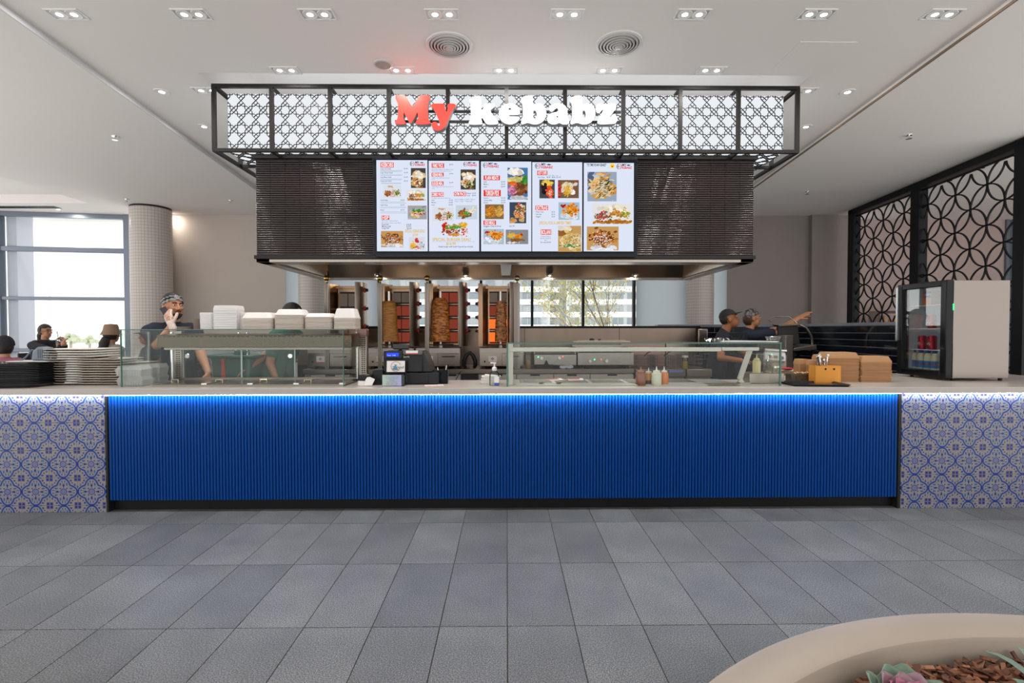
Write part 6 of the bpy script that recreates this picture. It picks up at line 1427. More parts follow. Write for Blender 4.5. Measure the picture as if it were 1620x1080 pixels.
dish(.045, .04, .01, [(.8, 0), (1, .028), (.96, .03)], 0).obj('foil_cup', MATS['crumpled_foil'], t, (.22, 0, .012))
t = thing('carving_tongs', 'flat board with dark tongs lying on the cold cabinet top', 'tongs', (ax(953, 3.85), 3.86, QT))
B().box(-.22, .21, -.04, .05, 0, .006).obj('board', mat('pink_board', (.42, .30, .26), .5), t); B().bar((-.19, -.02, .010), (.18, .0, .012), .014, .004).bar((-.19, .02, .010), (.18, .005, .012), .014, .004).obj('tong_arms', STEEL, t)
B().sphere((-.08, 0, .018), (.02, .02, .010), 10, 6).obj('tong_pivot', BLACK, t); B().sphere((-.02, 0, .016), (.012, .012, .008), 10, 6).obj('tong_lock', BLACK, t)
# ---------------------------------------------------------------- side bench, sandwich press, control unit
sb_ = thing('side_bench', 'dark side bench along the black tiled wall', 'bench', (3.45, 5.95, 0))
B().box(-.28, .38, -.95, .85, .86, .90).obj('bench_top', mat('dark_bench', (.035, .033, .033), .35, .3), sb_, bevel=.004); B().box(-.26, .36, -.93, .83, .08, .86).obj('carcass', mat('bench_dark', (.05, .05, .05), .6), sb_)
for x in (-.24, .34):
    for y in (-.9, .8): B().box(x-.02, x+.02, y-.02, y+.02, 0, .08).obj('leg', STEEL, sb_)
YP = 5.55; t = thing('sandwich_press', 'steel sandwich press with its dark lid raised beside the reaching worker', 'sandwich press', (ax(1274, YP), YP, .90)); cx = ax(1274, YP)
def PX(px): return ax(px, YP)-cx
def PZ(py): return az(1274, py, YP)-.90
B().prism([(PX(1256), PZ(551)), (PX(1292), PZ(545.5)), (PX(1293), PZ(553)), (PX(1256), PZ(555))], 0, .34, 'xz').obj('lower_body', STEEL, t, bevel=.004)
B().box(PX(1258), PX(1290), .02, .30, PZ(551), PZ(549)).obj('lower_plate', mat('press_plate', (.05, .05, .05), .4, .5), t)
for px in (1258, 1289):
    for y in (.03, .31): B().box(PX(px)-.012, PX(px)+.012, y-.012, y+.012, 0, PZ(554)).obj('foot', BLACK, t)
B().prism([(PX(1255), PZ(545)), (PX(1289), PZ(545)), (PX(1285), PZ(514)), (PX(1253), PZ(516))], .28, .33, 'xz').obj('lid_plate', MATS['press_plate'], t, bevel=.004)
B().prism([(PX(1252), PZ(516)), (PX(1286), PZ(514)), (PX(1284), PZ(511)), (PX(1248), PZ(513))], .24, .36, 'xz').obj('lid_shell', STEEL, t, bevel=.004)
B().tube([(PX(1293), .2, PZ(550)), (PX(1300), .2, PZ(552)), (PX(1303), .2, PZ(546)), (PX(1301), .2, PZ(532)), (PX(1292), .2, PZ(518)), (PX(1284), .22, PZ(513))], .014, 8).obj('lid_arm', STEEL, t)
B().tube([(PX(1248), .28, PZ(513)), (PX(1236), .28, PZ(505)), (PX(1246), .28, PZ(500)), (PX(1270), .28, PZ(500)), (PX(1281), .28, PZ(508)), (PX(1285), .28, PZ(513))], .006, 7).obj('lid_handle', CHROME, t)
B().box(PX(1243), PX(1255), .0, .25, .0, PZ(530)).obj('side_case', STEEL, t, bevel=.004)
YU = 4.92; t = thing('control_unit', 'white control panel with three knobs on a steel warmer behind the cabinet glass', 'warmer', (ax(1231, YU), YU, 0)); cx = ax(1231, YU)
def UX(px): return ax(px, YU)-cx
def UZ(py): return az(1231, py, YU)
B().box(UX(1213), UX(1250), .06, .40, 0, UZ(562)).obj('cabinet', STEEL_H, t)
B().add([(UX(1211), 0, UZ(568)), (UX(1243), 0, UZ(571)), (UX(1249), .07, UZ(557)), (UX(1216), .07, UZ(555.5)), (UX(1211), .03, UZ(572)), (UX(1243), .03, UZ(575)), (UX(1249), .10, UZ(560)), (UX(1216), .10, UZ(559))], [(0, 1, 2, 3), (7, 6, 5, 4), (0, 4, 5, 1), (1, 5, 6, 2), (2, 6, 7, 3), (3, 7, 4, 0)]).obj('control_panel', mat('panel_white', (.62, .62, .64), .35), t)
for px, py in ((1219.5, 563.5), (1229, 564.5), (1239, 566)): B().cyl((UX(px), .03, UZ(py)), (UX(px)-.004, .0, UZ(py)), .017, .015, n=14).obj('knob', mat('steel_knob', (.3, .28, .27), .3, .8), t)
B().sphere((UX(1222.3), .018, UZ(563)), .006, 8, 6).obj('red_lamp', M_REDL, t); B().sphere((UX(1224), .03, UZ(560.3)), .005, 8, 6).obj('green_lamp', M_GREENL, t)
B().cyl((UX(1215), .07, UZ(553.5)), (UX(1250), .07, UZ(555.5)), .018).obj('roll_handle', CHROME, t)
t = thing('oven_tray', 'shallow steel tray with flatbread and a red cloth beside the small kraft boxes', 'tray', (ax(1256, 4.6), 4.62, .90))
dish(.13, .09, .02, [(.92, 0), (1, .03), (.97, .032), (.9, .008)], 0).obj('tray', STEEL, t); B().sphere((.0, 0, .035), (.10, .06, .018), 14, 8).obj('flatbread', mat('flatbread', (.62, .48, .36), .8, var=.2, vscale=40), t)
B().sphere((-.07, -.03, .06), (.06, .03, .012), 12, 6).obj('red_cloth', mat('red_cloth', (.45, .05, .05), .8), t)
# ---------------------------------------------------------------- ring screen on the right
p_near = Vector((ax(1617, 5.36), 5.36)); p_far = Vector((ax(1345, 8.6), 8.6))
sd_ = (p_near-p_far); L = sd_.length; sa = math.atan2(sd_.y, sd_.x)
scr = thing('ring_screen', 'tall black metal screen of interlocking rings on the right side', 'screen', (p_far.x, p_far.y, 0), sa)
def sx_of(px):   # distance along the screen for a photo column
    k = (at(px, 523, 1.0).x); den = sd_.x/L-k*sd_.y/L
    return (k*p_far.y-p_far.x)/den
sm0, sm1 = sx_of(1444), sx_of(1456); s_n = sx_of(1608)
for a, b in ((.0, .16), (sm0, sm1+.02), (s_n, s_n+.14)): B().box(a, b, -.06, .06, 0, SZ-.02).obj('post', BLACK, scr, bevel=.003)
B().box(0, L+.3, -.06, .06, at(1485.6, 284, 6.54).z, SZ-.01).obj('head_rail', BLACK, scr)
B().box(0, L+.3, -.05, .05, 0, .10).obj('foot_rail', BLACK, scr)
V = .4785; RZ = at(1485.6, 345.1, 6.54).z; RS = sx_of(1485.6)
ZTOP = RZ+V*.5*1.0+.0; ZTOP = at(1485.6, 290, 6.54).z
ringw = .015
for pa, pb in ((.16, sm0), (sm1+.02, s_n)):
    B().box(pa, pb, -.012, .012, ZTOP, ZTOP+.022).obj('panel_rail', BLACK, scr)
    for k in range(2): 
        xx = pa+(pb-pa)*(.33+.34*k); B().box(xx-.012, xx+.012, -.012, .012, ZTOP+.02, SZ-.15).obj('hanger', BLACK, scr)
    i0 = int((pa-RS)/(V/2))-2; i1 = int((pb-RS)/(V/2))+2
    for i in range(i0, i1+1):
        for j in range(-14, 6):
            if (i+j) % 2 == 0: continue
            cx_, cz_ = RS+i*V/2, RZ+j*V/2
            if cx_+V/2 < pa or cx_-V/2 > pb or cz_-V/2 > ZTOP or cz_+V/2 < .75: continue
            b_ = B(); n = 32; run = []
            runs = []
            for q in range(n+1):
                a = 2*PI*q/n; x, z = cx_+V/2*math.cos(a), cz_+V/2*math.sin(a)
                if pa-.004 <= x <= pb+.004 and z <= ZTOP+.008 and z > .10: run.append(a)
                else:
                    if len(run) > 1: runs.append(run)
                    run = []
            if len(run) > 1: runs.append(run)
            for run in runs:
                vs = []; fs = []
                for m, a in enumerate(run):
                    for rr, yy in ((V/2-ringw/2, -.008), (V/2+ringw/2, -.008), (V/2+ringw/2, .008), (V/2-ringw/2, .008)):
                        vs.append((cx_+rr*math.cos(a), yy, cz_+rr*math.sin(a)))
                for m in range(len(run)-1):
                    for w in range(4):
                        w2 = (w+1) % 4; fs.append((4*m+w, 4*m+w2, 4*m+4+w2, 4*m+4+w))
                fs += [(3, 2, 1, 0), tuple(range(4*len(run)-4, 4*len(run)))]
                b_.add(vs, fs)
            if b_.v: b_.obj('ring', BLACK, scr, fix=False, smooth=40)
# amber bottles glimpsed beyond the screen
t = thing('back_shelf', 'low wooden shelf unit glimpsed through the ring screen', 'shelf', (ax(1402, 8.9), 8.95, 0)); B().box(-.18, .35, -.12, .15, 0, 1.25).obj('unit', mat('dark_wood', (.07, .035, .02), .5), t); B().box(-.18, .35, -.12, .15, 1.62, 1.66).box(-.18, -.15, -.1, .15, 1.25, 1.62).obj('hutch', MATS['dark_wood'], t)
for k in range(5):
    o = B().lathe([(0, 0), (.035, 0), (.035, .20), (.012, .25), (.012, .33), (0, .33)], 12).obj('amber_bottle', mat('amber_glass', (.65, .28, .03), .15, coat=.5), None, (ax(1394, 8.9)+.09*k-.02, 8.92, 1.25)); tag(o, 'amber glass bottle on the low shelf behind the ring screen', 'bottle', 'amber bottles behind the screen')

t = thing('towel_dispenser', 'small steel towel dispenser at the right end of the rear partition', 'dispenser', (ax(1113.5, 6.0), 6.02, az(1113, 546, 6.0)))
B().box(-.06, .06, 0, .12, 0, .20).obj('case', STEEL, t, bevel=.012, seg=3); B().box(-.045, .045, -.004, .01, .0, .03).obj('slot', BLACK, t); B().box(-.05, .05, .05, .13, -.01, .0).obj('bracket', BLACK, t)
# ================================================================ people
BLOBS = []
def capsule(b, p0, r0, p1, r1, n=12):
    p0 = Vector(p0); p1 = Vector(p1)
    b.sphere(p0, r0, n, 8); b.sphere(p1, r1, n, 8); b.cyl(p0, p1, r0, r1, n)
def blob(name, b, m, parent, voxel, smooth=4):
    o = b.obj(name, m, parent, smooth=0, fix=False)
    md = o.modifiers.new('r', 'REMESH'); md.mode = 'VOXEL'; md.voxel_size = voxel
    ms = o.modifiers.new('s', 'SMOOTH'); ms.iterations = smooth; ms.factor = .5
    BLOBS.append(o); return o
def flush_blobs():
    dg = bpy.context.evaluated_depsgraph_get()
    res = [(o, bpy.data.meshes.new_from_object(o.evaluated_get(dg))) for o in BLOBS]
    for o, me in res:
        m = o.data.materials[0]; o.modifiers.clear(); me.name = o.name; o.data = me
        if not me.materials: me.materials.append(m)
        me.shade_smooth()
def shell(c, rad, cond, thick=.006, nu=36, nv=26):
    """part of an ellipsoid surface, as a solid skin; cond(nx, ny, nz) picks the faces"""
    pts = {}; b = B(); idx = {}
    def vid(i, j, k):
        i %= nu; key = (i, j, k)
        if key not in idx:
            t = PI*j/nv; a = 2*PI*i/nu; n = Vector((math.sin(t)*math.cos(a), math.sin(t)*math.sin(a), math.cos(t)))
            s = thick*k; idx[key] = len(b.v); b.v.append((c[0]+n.x*(rad[0]+s), c[1]+n.y*(rad[1]+s), c[2]+n.z*(rad[2]+s)))
        return idx[key]
    sel = set()
    for j in range(nv):
        for i in range(nu):
            t = PI*(j+.5)/nv; a = 2*PI*(i+.5)/nu
            if cond(math.sin(t)*math.cos(a), math.sin(t)*math.sin(a), math.cos(t)): sel.add((i, j))
    for (i, j) in sel:
        for k in (0, 1):
            q = [vid(i, j, k), vid(i+1, j, k), vid(i+1, j+1, k), vid(i, j+1, k)]
            b.f.append(tuple(q if k else q[::-1])); b.c.append(None)
        for (di, dj, e0, e1) in ((-1, 0, (0, 0), (0, 1)), (1, 0, (1, 0), (1, 1)), (0, -1, (0, 0), (1, 0)), (0, 1, (0, 1), (1, 1))):
            if ((i+di) % nu, j+dj) not in sel:
                b.f.append((vid(i+e0[0], j+e0[1], 0), vid(i+e1[0], j+e1[1], 0), vid(i+e1[0], j+e1[1], 1), vid(i+e0[0], j+e0[1], 1))); b.c.append(None)
    return b
SKIN = {}
def skin(c): return mat('skin_'+c, c, .5, var=.05, vscale=30)
def person(label, loc, rz, H=1.72, tone='#b5795a', shirt=(.012, .018, .045), trousers=(.02, .022, .03), armL=None, armR=None, head_yaw=0.0, head_pitch=0.0, lean=0.0, seated=False, seat_h=.50,
           sleeve='short', extras=None, group=None, gloves=(), neck_z=None, long_sleeve=False, curlR=1.0, curlL=.5):
    """figure facing -Y before turning; arms are (elbow, wrist, finger direction, palm normal) in world places"""
    t = thing('person', label, 'person', loc, rz, group); k = H/1.72
    Minv = (Matrix.Translation(Vector(loc)) @ Matrix.Rotation(rz, 4, 'Z')).inverted()
    S = skin(tone); body = B(); top = B(); pan = B()
    hipz = .92*k if not seated else seat_h
    def sp(z, fwd=0):   # spine point at height above hip, leaning forward
        d = z; return Vector((0, -math.sin(lean)*d+fwd, hipz+math.cos(lean)*d))
    hip, waist, chest, shl, nk = sp(0), sp(.16*k), sp(.33*k), sp(.475*k), sp(.53*k)
    hc = sp(.53*k+.135*k, -.02*k-.03*math.sin(lean)); 
    HR = Matrix.Translation(hc) @ Euler((-head_pitch, 0, head_yaw)).to_matrix().to_4x4()
    # torso
    for bb, g in ((body, 0.0), (top, .014)):
        for s in (-1, 1):
            capsule(bb, hip+Vector((s*.085*k, 0, 0)), .105*k+g, waist+Vector((s*.07*k, 0, 0)), .098*k+g)
            capsule(bb, waist+Vector((s*.07*k, 0, 0)), .098*k+g, chest+Vector((s*.085*k, 0, 0)), .108*k+g)
            capsule(bb, chest+Vector((s*.085*k, 0, 0)), .108*k+g, shl+Vector((s*.13*k, .005, -.03*k)), .066*k+g)
        capsule(bb, shl+Vector((-.13*k, .005, -.03*k)), .062*k+g, shl+Vector((.13*k, .005, -.03*k)), .062*k+g)
    capsule(body, shl+Vector((0, 0, .0)), .058*k, hc+Vector((0, .015, -.06*k)), .052*k)
    capsule(top, shl+Vector((0, .0, -.01)), .075*k, shl+Vector((0, 0, .028*k)), .064*k)
    # legs
    for s in (-1, 1):
        h0 = hip+Vector((s*.09*k, 0, -.02))
        if seated: kn = h0+Vector((s*.03, -.42*k, .02)); an = kn+Vector((0, -.03, -.42*k))
        else: kn = h0+Vector((s*.01, -.015, -.42*k)); an = Vector((s*.10*k, .01, .08*k))
        ft = Vector((an.x, an.y-.15*k, .035*k)); an.z = max(an.z, .07)
        for bb, g in ((body, 0), (pan, .012)):
            capsule(bb, h0, .088*k+g, kn, .058*k+g); capsule(bb, kn, .056*k+g, an, .040*k+g+ (.01 if g else 0))
        capsule(body, an, .04*k, ft, .032*k)
        sh = B(); capsule(sh, an+Vector((0, .02, -.03)), .046*k, ft, .040*k); blob('shoe', sh, mat('black_shoe', (.01, .01, .01), .5), t, .012*k)
    capsule(pan, hip+Vector((-.085*k, 0, .01)), .115*k, hip+Vector((.085*k, 0, .01)), .115*k)
    # arms and hands
    for s, arm, curl in ((-1, armR, curlR), (1, armL, curlL)):
        sh0 = shl+Vector((s*.175*k, .005, -.04*k))
        if arm is None:
            el = sh0+Vector((s*.05, .02, -.28*k)); wr = el+Vector((s*.0, -.10, -.22*k)); fd = Vector((0, -.3, -1)).normalized(); pn = Vector((-s, 0, 0))
        else:
            el, wr = Minv @ Vector(arm[0]), Minv @ Vector(arm[1]); fd = (Minv.to_3x3() @ Vector(arm[2])).normalized(); pn = (Minv.to_3x3() @ Vector(arm[3])).normalized()
        capsule(body, sh0, .056*k, el, .042*k); capsule(body, el, .042*k, wr, .028*k)
        mid = sh0.lerp(el, .62 if not long_sleeve else 1.0)
        capsule(top, sh0, .070*k, mid, .062*k if not long_sleeve else .052*k)
        if long_sleeve: capsule(top, el, .052*k, wr.lerp(el, .06), .040*k)
        # hand: palm, four fingers, thumb
        side = fd.cross(pn).normalized(); hb = B(); g = .0035 if s in gloves else 0.0
        palm_end = wr+fd*.085*k
        for q in (-.9, -.3, .3, .9): capsule(hb, wr+fd*.018*k+side*q*.020*k, .015*k+g, palm_end+side*q*.026*k, .0125*k+g, 8)
        for q, ln in ((-1.05, .066), (-.35, .078), (.35, .074), (1.05, .058)):
            p = palm_end+side*q*.026*k; d = fd.copy()
            for seg, fr in enumerate((.45, .32, .26)):
                d = (d+pn*curl*.42).normalized(); q2 = p+d*ln*fr*k; capsule(hb, p, (.0098-.0008*seg)*k+g, q2, (.0090-.0008*seg)*k+g, 8); p = q2
        tb = wr+fd*.030*k-side*.028*k; d = (fd*.75-side*.75+pn*.35).normalized(); q2 = tb+d*.042*k; capsule(hb, tb, .0125*k+g, q2, .0105*k+g, 8); d2 = (d+fd*.5+pn*.3*curl).normalized(); capsule(hb, q2, .0105*k+g, q2+d2*.032*k, .009*k+g, 8)
        body.add(hb.v, hb.f)
        if s in gloves:
            capsule(hb, wr-fd*.03*k, .031*k, wr+fd*.02*k, .030*k, 10); gl = B(); gl.add(hb.v, hb.f); blob('glove', gl, mat('pale_glove', (.62, .50, .45), .35), t, .0045, 2)
    # head
    hd = B()
    hd.sphere((0, .012, .022), (.074*k, .092*k, .098*k), 22, 16); hd.sphere((0, -.022, -.045), (.057*k, .066*k, .066*k), 20, 14); hd.sphere((0, -.046, -.078), (.030*k, .032*k, .026*k), 14, 10)
    capsule(hd, (0, -.086*k, .012), .010*k, (0, -.104*k, -.022), .0125*k, 10)
    for s in (-1, 1):
        hd.sphere((s*.012*k, -.095*k, -.027), (.009*k, .010*k, .007*k), 8, 6); hd.sphere((s*.031*k, -.074*k, -.015), (.022*k, .020*k, .020*k), 10, 8); hd.sphere((s*.075*k, .012, -.005), (.010*k, .020*k, .031*k), 10, 8)
    capsule(hd, (-.035*k, -.078*k, .032), .010*k, (.035*k, -.078*k, .032), .010*k, 8)
    hd.xf(HR); body.add(hd.v, hd.f)
    blob('body', body, S, t, .0062 if not seated else .0075, 3)
    blob('shirt', top, mat('cloth_%d_%d_%d' % tuple(int(c*999) for c in shirt), shirt, .85, bump=.3, bscale=25, sheen=.2), t, .011, 5)
    blob('trousers', pan, mat('cloth_%d_%d_%d' % tuple(int(c*999) for c in trousers), trousers, .85), t, .013, 4)
    def hadd(nm, b, m): b.xf(HR); return b.obj(nm, m, t, smooth=50)
    for s in (-1, 1):
        e = hadd('eye', B().sphere((s*.031*k, -.0825*k, .010), (.0125*k, .008*k, .0075*k), 12, 8), mat('eye_white', (.62, .58, .55), .3))
        hadd('iris', B().sphere((s*.031*k, -.0895*k, .010), (.0058*k, .0035*k, .0058*k), 10, 6), mat('iris_dark', (.02, .012, .008), .2)).parent = e
        hadd('eyebrow', B().tube([(s*.012*k, -.092*k, .028), (s*.030*k, -.091*k, .034), (s*.048*k, -.080*k, .029)], .0045*k, 6), mat('brow_hair', (.018, .012, .01), .8))
    hadd('lips', B().tube([(-.022*k, -.083*k, -.056), (-.008*k, -.0915*k, -.053), (.008*k, -.0915*k, -.053), (.022*k, -.083*k, -.056)], .0058*k, 8), mat('lips_'+tone, tuple(c*.62 if i else c*.85 for i, c in enumerate(lin(tone)[:3])), .45))
    if extras: extras(t, hadd, k)
    return t, HR
HAIRM = mat('dark_hair', (.014, .011, .010), .55, bump=.4, bscale=120)
def ex_chef(t, hadd, k):
    hadd('hair', shell((0, .014, .024), (.076*k, .094*k, .100*k), lambda x, y, z: (z > .45 and y > -.75) or (y > .35 and z > -.55), .006), HAIRM)
    bm_ = mat('grey_bandana', (.30, .30, .31), .85, col2=(.16, .16, .17), vscale=60)
    hadd('bandana', shell((0, .013, .024), (.080*k, .098*k, .103*k), lambda x, y, z: -.10 < z-.42*(-y) < .42, .006), bm_)
    hadd('bandana_stripe', shell((0, .013, .024), (.0835*k, .1015*k, .106*k), lambda x, y, z: .06 < z-.50*(-y) < .22 and y > -.80, .004), BLACK)
    hadd('bandana_knot', B().sphere((0, .112*k, -.01), (.018*k, .014*k, .014*k), 10, 8).tube([(0, .112*k, -.01), (.012, .118*k, -.05), (.006, .115*k, -.085)], .008, 6), BLACK)
    hadd('beard', shell((0, -.024, -.048), (.058*k, .067*k, .068*k), lambda x, y, z: (y < .15 and z < -.25) and not (z > -.15 and abs(x) < .45), .004), mat('short_beard', (.05, .032, .024), .8))
    hadd('moustache', B().tube([(-.026*k, -.083*k, -.047), (-.008*k, -.094*k, -.042), (.008*k, -.094*k, -.042), (.026*k, -.083*k, -.047)], .005*k, 6), MATS['short_beard'])
def ex_cap(t, hadd, k):
    hadd('hair', shell((0, .014, .02), (.076*k, .094*k, .100*k), lambda x, y, z: y > .25 and z > -.6, .006), HAIRM)
    c = hadd('cap', shell((0, .012, .022), (.081*k, .099*k, .104*k), lambda x, y, z: z > .28, .006), mat('black_cap', (.013, .013, .015), .8))
    hadd('cap_peak', B().lathe([(.07*k, 0), (.155*k, -.012), (.155*k, -.008), (.07*k, .006)], 16, (0, -.01, .048), a0=PI*1.13, a1=PI*1.87), MATS['black_cap']).parent = c
def ex_bandana(t, hadd, k):
    hadd('hair', shell((0, .020, .0), (.077*k, .094*k, .100*k), lambda x, y, z: y > .15 and z > -.85, .008), mat('auburn_hair', (.06, .025, .014), .6))
    hadd('head_scarf', shell((0, .013, .024), (.081*k, .099*k, .105*k), lambda x, y, z: z-.30*(-y) > .10 or (y > .3 and z > -.1), .007), mat('black_paisley', (.014, .014, .016), .7, col2=(.22, .21, .21), vscale=34))
    for s in (-1, 1):
        hadd('glasses_lens', B().tube([(s*(.032+.021*math.cos(a))*k, (-.096+.006*abs(math.cos(a)))*k, .008+.017*math.sin(a)*k) for a in [2*PI*q/16 for q in range(16)]], .0018, 5, True), CHROME)
        hadd('glasses_arm', B().cyl((s*.053*k, -.09*k, .012), (s*.078*k, .01, .008), .0018, n=6), CHROME)
def ex_long(t, hadd, k):
    hadd('hair', shell((0, .014, .022), (.079*k, .097*k, .103*k), lambda x, y, z: (z > .35 and y > -.80) or (y > -.15 and z > -.7), .010), HAIRM)
    hadd('ponytail', B().tube([(0, .095*k, .01), (0, .13*k, -.06), (0, .125*k, -.16), (.0, .11*k, -.22)], [.03, .036, .03, .012], 10), HAIRM)
    for s in (-1, 1):
        hadd('glasses_frame', B().tube([(s*(.032+.022*math.cos(a))*k, (-.096+.006*abs(math.cos(a)))*k, .008+.017*math.sin(a)*k) for a in [2*PI*q/16 for q in range(16)]], .002, 5, True), BLACK)
        hadd('glasses_arm', B().cyl((s*.053*k, -.09*k, .012), (s*.078*k, .01, .008), .0018, n=6), BLACK)
def ex_bucket(t, hadd, k):
    hadd('hair', shell((0, .016, .012), (.079*k, .097*k, .103*k), lambda x, y, z: y > -.35 and z > -.75, .010), HAIRM)
    hadd('long_hair', B().tube([(0, .09*k, -.04), (.01, .115*k, -.12), (.02, .12*k, -.22), (.02, .115*k, -.32)], [.045, .06, .05, .015], 12), HAIRM)
    hadd('bucket_hat', B().lathe([(.125*k, -.028), (.128*k, -.022), (.098*k, .035), (.086*k, .095), (.074*k, .118), (.0, .126)], 28, (0, .012, .028), sy=1.1), mat('tan_hat', (.30, .19, .13), .85))
def ex_beanie(t, hadd, k):
    hadd('hair', shell((0, .016, .0), (.080*k, .098*k, .103*k), lambda x, y, z: y > -.3 and z > -.8, .008), HAIRM)
    hadd('beanie', shell((0, .012, .022), (.086*k, .104*k, .110*k), lambda x, y, z: z > -.1, .010), mat('dark_beanie', (.02, .018, .025), .9, bump=.6, bscale=90))
def ex_hair(t, hadd, k):
    hadd('hair', shell((0, .014, .022), (.079*k, .097*k, .104*k), lambda x, y, z: (z > .35 and y > -.78) or (y > -.05 and z > -.55), .010), HAIRM)
# man on the phone
hx, hz_ = ax(273, 4.40), az(281, 486, 4.40)
phone_p = (at(259, 497, 4.30))
person('bearded man in navy shirt and grey bandana phoning behind the heated cabinet', (hx-.01, 4.42, 0), R(42), 1.655, '#b8805f', (.010, .014, .032), (.012, .014, .02),
       armR=(tuple(at(249, 546, 4.27)), tuple(at(272, 515, 4.24)), tuple(at(263, 492, 4.262)-at(272, 515, 4.24)), (.05, 1, .1)), armL=(tuple(at(318, 560, 4.42)), tuple(at(329, 588, 4.36)), (.05, -.15, -1), (-1, 0, 0)),
       head_yaw=R(18), extras=ex_chef, gloves=(-1,), curlR=.75)
t = thing('phone', 'dark smartphone held to the ear of the bearded man', 'phone', tuple(at(263, 495, 4.315)), 0)
t.rotation_euler = (R(-8), R(-30), R(35))
B().box(-.025, .025, -.004, .004, -.055, .055).obj('phone_body', mat('phone_purple', (.03, .02, .04), .25), t, bevel=.003); B().box(-.022, .022, .0042, .0048, -.051, .051).obj('phone_screen', BLACK, t)
# blurred worker in green behind the sliding doors
person('worker in green apron and dark hair bending behind the heated cabinet doors', (ax(430, 4.95), 5.05, 0), R(75), 1.62, '#9a6a4c', (.035, .13, .09), (.02, .05, .04), lean=.28, head_yaw=R(10), extras=ex_hair, armL=(tuple(at(415, 565, 4.85)), tuple(at(395, 580, 4.7)), (-.6, -.3, -.5), (0, 0, -1)))
# two workers on the right
person('worker in black cap and navy shirt leaning at the end of the fryers', (ax(1137, 5.6), 5.68, 0), R(62), 1.575, '#9b6140', (.010, .013, .028), (.012, .016, .028), lean=.20, head_yaw=R(12), head_pitch=R(18), extras=ex_cap,
       armR=(tuple(at(1140, 566, 5.35)), tuple(at(1172, 570, 5.15)), (.9, -.2, -.1), (0, 0, -1)), armL=(tuple(at(1180, 560, 5.6)), tuple(at(1200, 566, 5.3)), (.7, -.4, -.2), (0, 0, -1)))
person('worker in patterned black head scarf, glasses and navy shirt reaching right', (ax(1180, 6.1), 6.12, 0), R(78), 1.585, '#b07a58', (.012, .016, .036), (.012, .016, .028), lean=.10, head_yaw=R(6), extras=ex_bandana,
       armR=(tuple(at(1240, 524, 5.88)), tuple(at(1262, 505, 5.86)), (.9, .0, .55), (.1, .2, -1)), armL=(tuple(at(1236, 520, 6.1)), tuple(at(1266, 501, 6.0)), (.9, -.05, .5), (.1, .2, -1)), curlR=.3, curlL=.3)
# customers sitting beyond the counter
def stool(x, y, rz, lb_, h=.40):
    t = thing('dining_chair', lb_, 'chair', (x, y, 0), rz, 'chairs of the seated customers')
    B().box(-.21, .21, -.20, .22, h, h+.035).obj('seat', mat('chair_dark', (.03, .03, .035), .5), t, bevel=.01)
    B().box(-.20, .20, .21, .235, h+.10, h+.40).obj('backrest', MATS['chair_dark'], t, bevel=.01)
    for sx in (-1, 1):
        for sy in (-1, 1): B().cyl((sx*.18, sy*.18, 0), (sx*.17, sy*.17, h), .014).obj('leg', BLACK, t)
        B().cyl((sx*.18, .215, h+.02), (sx*.18, .222, h+.12), .012).obj('back_post', BLACK, t)
def seat_at(px, py, Y, dz=0):
    p = at(px, py, Y); return p
xw = ax(71, 7.9)
person('seated woman in black blazer and glasses sipping an iced drink by the window', (xw, 7.9, 0), R(68), 1.56, '#b07a5c', (.014, .015, .02), (.014, .015, .02), seated=True, seat_h=.70, long_sleeve=True, head_yaw=R(10), extras=ex_long,
       armR=(tuple(at(88, 556, 7.65)), tuple(at(97, 547, 7.6)), (.2, .1, .6), (.5, .8, 0)), armL=(tuple(at(101, 558, 7.9)), tuple(at(103, 546, 7.75)), (-.3, .0, .6), (.4, -.6, 0)))
stool(xw-.08, 7.93, R(68), 'dark chair under the woman sipping a drink', .57)
t = thing('iced_drink', 'clear cup of amber iced drink with a straw held by the seated woman', 'drink', tuple(at(94, 549, 7.62)))
B().lathe([(0, 0), (.034, 0), (.042, .055), (0, .055)], 16).obj('tea', mat('amber_tea', (.45, .16, .05), .2), t); B().lathe([(.036, 0), (.047, .11), (.02, .14)], 16).obj('cup', glassmat('cup_clear', (.92, .92, .92), 1.4, 1.5), t); B().cyl((0, 0, .05), (-.04, .01, .24), .004, n=6).obj('straw', BLACK, t)
xw = ax(175, 7.0)
person('woman in tan bucket hat and grey jacket seen from behind near the window', (xw, 7.0, 0), R(165), 1.55, '#b07a5c', (.30, .27, .25), (.03, .03, .04), seated=True, seat_h=.66, long_sleeve=True, extras=ex_bucket)
stool(xw, 7.0, R(165), 'dark chair under the woman in the bucket hat', .53)
xw = ax(236, 6.6)
person('seated customer in navy jacket and cap seen through the cabinet glass', (xw, 6.6, 0), R(-70), 1.58, '#9a6045', (.022, .035, .075), (.02, .03, .05), seated=True, seat_h=.63, long_sleeve=True, extras=ex_cap)
stool(xw+.05, 6.62, R(-70), 'dark chair under the customer in the navy cap', .50)
xw = ax(6, 5.6)
person('person in dark beanie and pink knitted coat at the left edge', (xw, 5.6, 0), R(200), 1.48, '#b07a5c', (.30, .10, .13), (.03, .03, .04), seated=True, seat_h=.57, long_sleeve=True, extras=ex_beanie)
stool(xw, 5.6, R(200), 'dark chair at the left edge under the person in pink', .44)
